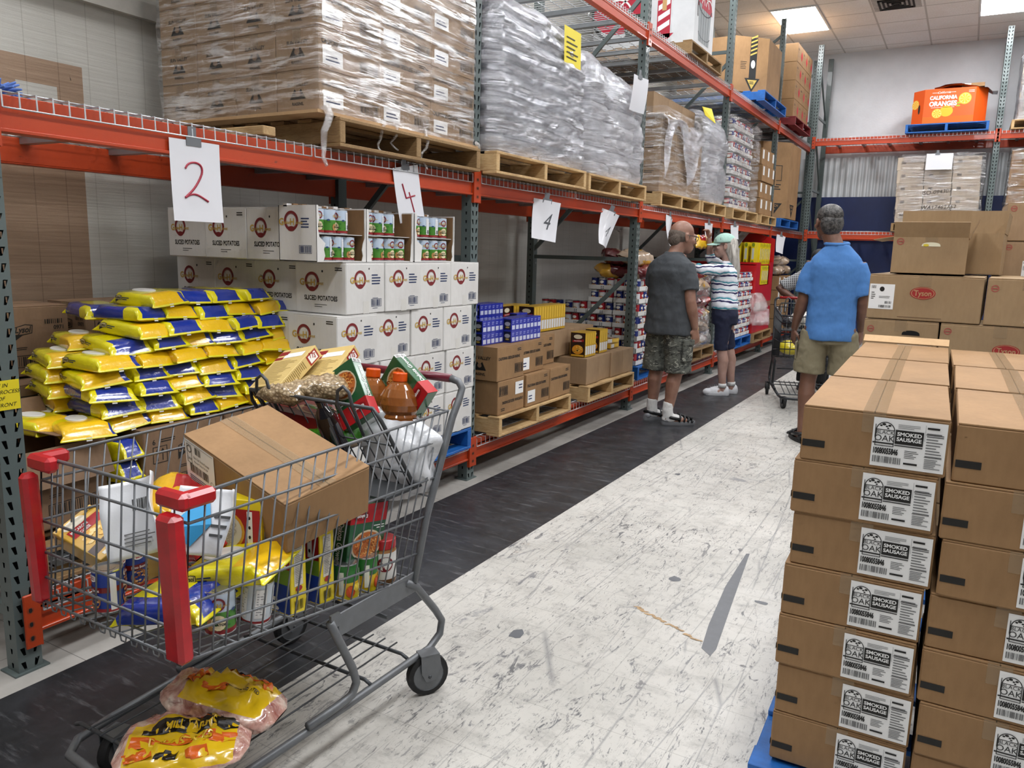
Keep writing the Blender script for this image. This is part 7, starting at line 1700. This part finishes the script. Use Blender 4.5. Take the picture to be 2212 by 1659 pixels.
c = MB(); loft(c, [(0, .0, .825, .183, .150), (0, .0, .85, .185, .152), (0, .01, .97, .178, .15), (0, .02, 1.12, .180, .15), (0, .01, 1.28, .194, .142), (0, -.005, 1.39, .197, .128), (0, -.008, 1.45, .175, .108), (0, -.008, 1.505, .125, .088), (0, -.008, 1.55, .080, .074)], BLUC)
for s in (-1, 1):
    el = Vector((s * .215, .0, 1.12)); sh = Vector((s * .145, 0, 1.40)); c.tube([sh, sh.lerp(el, .4) + Vector((s * .02, 0, .0)), sh.lerp(el, .72), sh.lerp(el, .82)], [.074, .074, .080, .083], BLUC, 16)
fuse(c.build('polo_shirt', e), .009, 6, .02, .12)
c = MB(); c.tube([(.082 * math.cos(q * .5236) - .008, -.006 + .076 * math.sin(q * .5236), 1.558 + .008 * math.sin(q * .5236)) for q in range(12)], [.014] * 12, BLUC, 8, closed=True); c.build('collar', e)
KH = cloth('khaki_cotton', '#7f775f', .5, 10)
c = MB(); loft(c, [(0, .0, .80, .165, .135), (0, 0, .86, .160, .13), (0, .01, .93, .14, .115)], KH)
for s, kx, ky in ((1, .12, .02), (-1, -.12, .0)): c.tube([(s * .088, 0, .88), (kx, ky, .70), (kx * 1.05, ky, .56)], [.115, .113, .118], KH, 18)
fuse(c.build('shorts', e), .009, 4, .02, .08)
c = MB(); c.box(-.236, -.06, .66, -.222, .05, .78, KH, .006); c.box(-.240, -.065, .755, -.224, .055, .80, KH, .006); c.build('cargo_pocket', e)
shoe(e, -.165, .03, 24, BLKR, mat('black_sole', '#17181a', .6), .30, True); shoe(e, .14, .08, -12, BLKR, mat('black_sole', '#17181a', .6), .30, True)
GRH = NT('salt_and_pepper_hair'); hn = GRH.noise(1, GRH.mapped((60, 14, 60)), detail=5, dist=.5); GRH.col(GRH.ramp(hn, (.38, lin('#161515')), (.62, lin('#55524f')))); GRH.b.inputs['Roughness'].default_value = .45; GRH.bump(hn, .8, .006)
c = MB(); ell(c, (0, 0, 0), (.0825, .099, .078), GRH.m, H3 @ T(0, -.022, .046), 26, 14); ell(c, (0, 0, 0), (.078, .062, .085), GRH.m, H3 @ T(0, -.058, -.008), 24, 12); c.build('hair', e)
# ---------------------------------------------------------------- second trolley and the man pushing it
BLKS = mat('black_coated_wire', '#2c2e31', .4, .3)
C2 = T(-1.18, 7.68, 0) @ Rz(15)
trolley(C2, BLKS, None, mat('red_grip', '#8e1a1c', .35), 'dark wire shopping trolley seen nose-on beyond the person in blue', nv=14, r=.0035)
lie('market_carton', 'white and red printed carton in the nose of the dark trolley', 'carton', C2 @ T(-.05, .12, .60), lambda m: (m.box(0, 0, 0, .26, .2, .30, WCARD, .002), m.ptext(fr((0, 0, 0), (1, 0, 0), (0, 0, 1)), 'Food Market', .02, .22, .036, REDI, 'L', .001, .01, .8), m.ptext(fr((0, 0, 0), (1, 0, 0), (0, 0, 1)), 'STOCK UP', .02, .14, .03, REDI, 'L', .001, .02, .9), m.prect(fr((0, 0, 0), (1, 0, 0), (0, 0, 1)), 0, .0, .26, .05, INK('#e0b31c'), .001), m.prect(fr((0, 0, 0), (1, 0, 0), (0, 0, 1)), 0, .0, .26, .015, REDI, .0014)))
for i, (x, y, z, l) in enumerate(((-.16, .25, .58, 'yellow packet low in the dark trolley'), (-.05, .5, .85, 'pale packet heaped high in the dark trolley'), (.12, .55, .84, 'striped packet heaped at the back of the dark trolley'), (-.15, .6, .80, 'dark packet heaped by the left side of the dark trolley'))):
    p = C2 @ Vector((x, y, z)); m = MB(); ell(m, (0, 0, 0), (.13, .1, .07), [mat('lemon_film', '#c9b81c', .3, coat=.8, bump=.8, bs=20), mat('pale_film', '#b9b4ad', .25, coat=.8, bump=.8, bs=20), mat('striped_film', '#8f8a86', .25, coat=.8, var=.8, vs=30), mat('dark_film', '#2c2a2e', .25, coat=.8)][i], Rz(i * 40) @ Rx(10)); tag(m.build('food_bag', None, T(*p)), l, 'food bag')
e = empty('person', T(-1.36, 9.07, 0) @ Rz(192) @ S(1, 1, .96), 'person in a plaid shirt and dark trousers pushing the dark trolley', 'person')
SK4 = skin('dark_skin', '#5a3626', '#452819'); b = MB(); H4 = head(b, (.04, .12, 1.48), 0, -14, SK4, 1.03)
b.tube([(0, -.01, 1.32), (.02, .05, 1.38), (.03, .09, 1.42)], [.07, .06, .058], SK4, 16); loft(b, [(0, .0, .86, .15, .11), (0, 0, .95, .155, .12), (0, .02, 1.1, .165, .13), (0, .0, 1.27, .17, .11), (0, 0, 1.35, .14, .085), (0, 0, 1.40, .07, .06)], SK4)
arm(b, (.17, 0, 1.32), (.43, .02, 1.14), (.26, .17, 1.05), SK4, 1.08); hand(b, (.26, .17, 1.06), (-.25, .6, -.25), (0, .2, -1), SK4, -1, 38, 1.0)
arm(b, (-.17, 0, 1.32), (-.30, .02, 1.12), (-.18, .19, 1.05), SK4, 1.08); hand(b, (-.18, .19, 1.06), (.25, .6, -.25), (0, .2, -1), SK4, 1, 38, 1.0)
leg(b, (.085, 0, .86), (.09, .02, .46), (.09, -.03, .10), (.12, .10, .03), SK4); leg(b, (-.085, 0, .86), (-.09, .0, .46), (-.09, -.05, .10), (-.12, .08, .03), SK4)
fuse(b.build('body', e), .008, 4); eyes(e, H4)
def plaid(t):
    sp = t.n('ShaderNodeSeparateXYZ'); t.l(t.obj(), sp.inputs[0]); f = lambda c, k: t.math('LESS_THAN', t.math('FRACT', t.math('MULTIPLY', c, k)), .35)
    return t.mix(t.math('MAXIMUM', f(sp.outputs[0], 50.0), f(sp.outputs[2], 50.0)), lin('#1b1c1e'), lin('#a4a5a6'))
PLD = cloth('plaid_cotton', '#555555', .4, 10, col=plaid); c = MB(); loft(c, [(0, .005, .80, .20, .155), (0, .02, 1.0, .20, .16), (0, .0, 1.25, .205, .13), (0, -.005, 1.33, .17, .1), (0, .0, 1.40, .08, .07)], PLD)
for s, el in ((1, Vector((.43, .02, 1.14))), (-1, Vector((-.30, .02, 1.12)))): sh = Vector((s * .15, 0, 1.31)); c.tube([sh, sh.lerp(el, .45), sh.lerp(el, .85)], [.08, .078, .082], PLD, 14)
fuse(c.build('plaid_shirt', e), .01, 4, .015, .09)
BT = cloth('black_trousers', '#0e0f11', .4, 12); c = MB(); loft(c, [(0, 0, .78, .16, .13), (0, 0, .92, .16, .125)], BT)
for s in (-1, 1): c.tube([(s * .085, 0, .84), (s * .09, .01, .5), (s * .09, -.03, .09)], [.105, .085, .075], BT, 16)
fuse(c.build('trousers', e), .01, 4, .015, .08)
shoe(e, .10, .0, -10, BLKR, mat('black_sole', '#17181a', .6), .29, False, None, 'shoe'); shoe(e, -.10, -.02, 10, BLKR, mat('black_sole', '#17181a', .6), .29, False, None, 'shoe')
c = MB(); ell(c, (0, 0, 0), (.082, .098, .07), mat('black_hair', '#0f0e0d', .7), H4 @ T(0, -.022, .05)); c.build('hair', e)
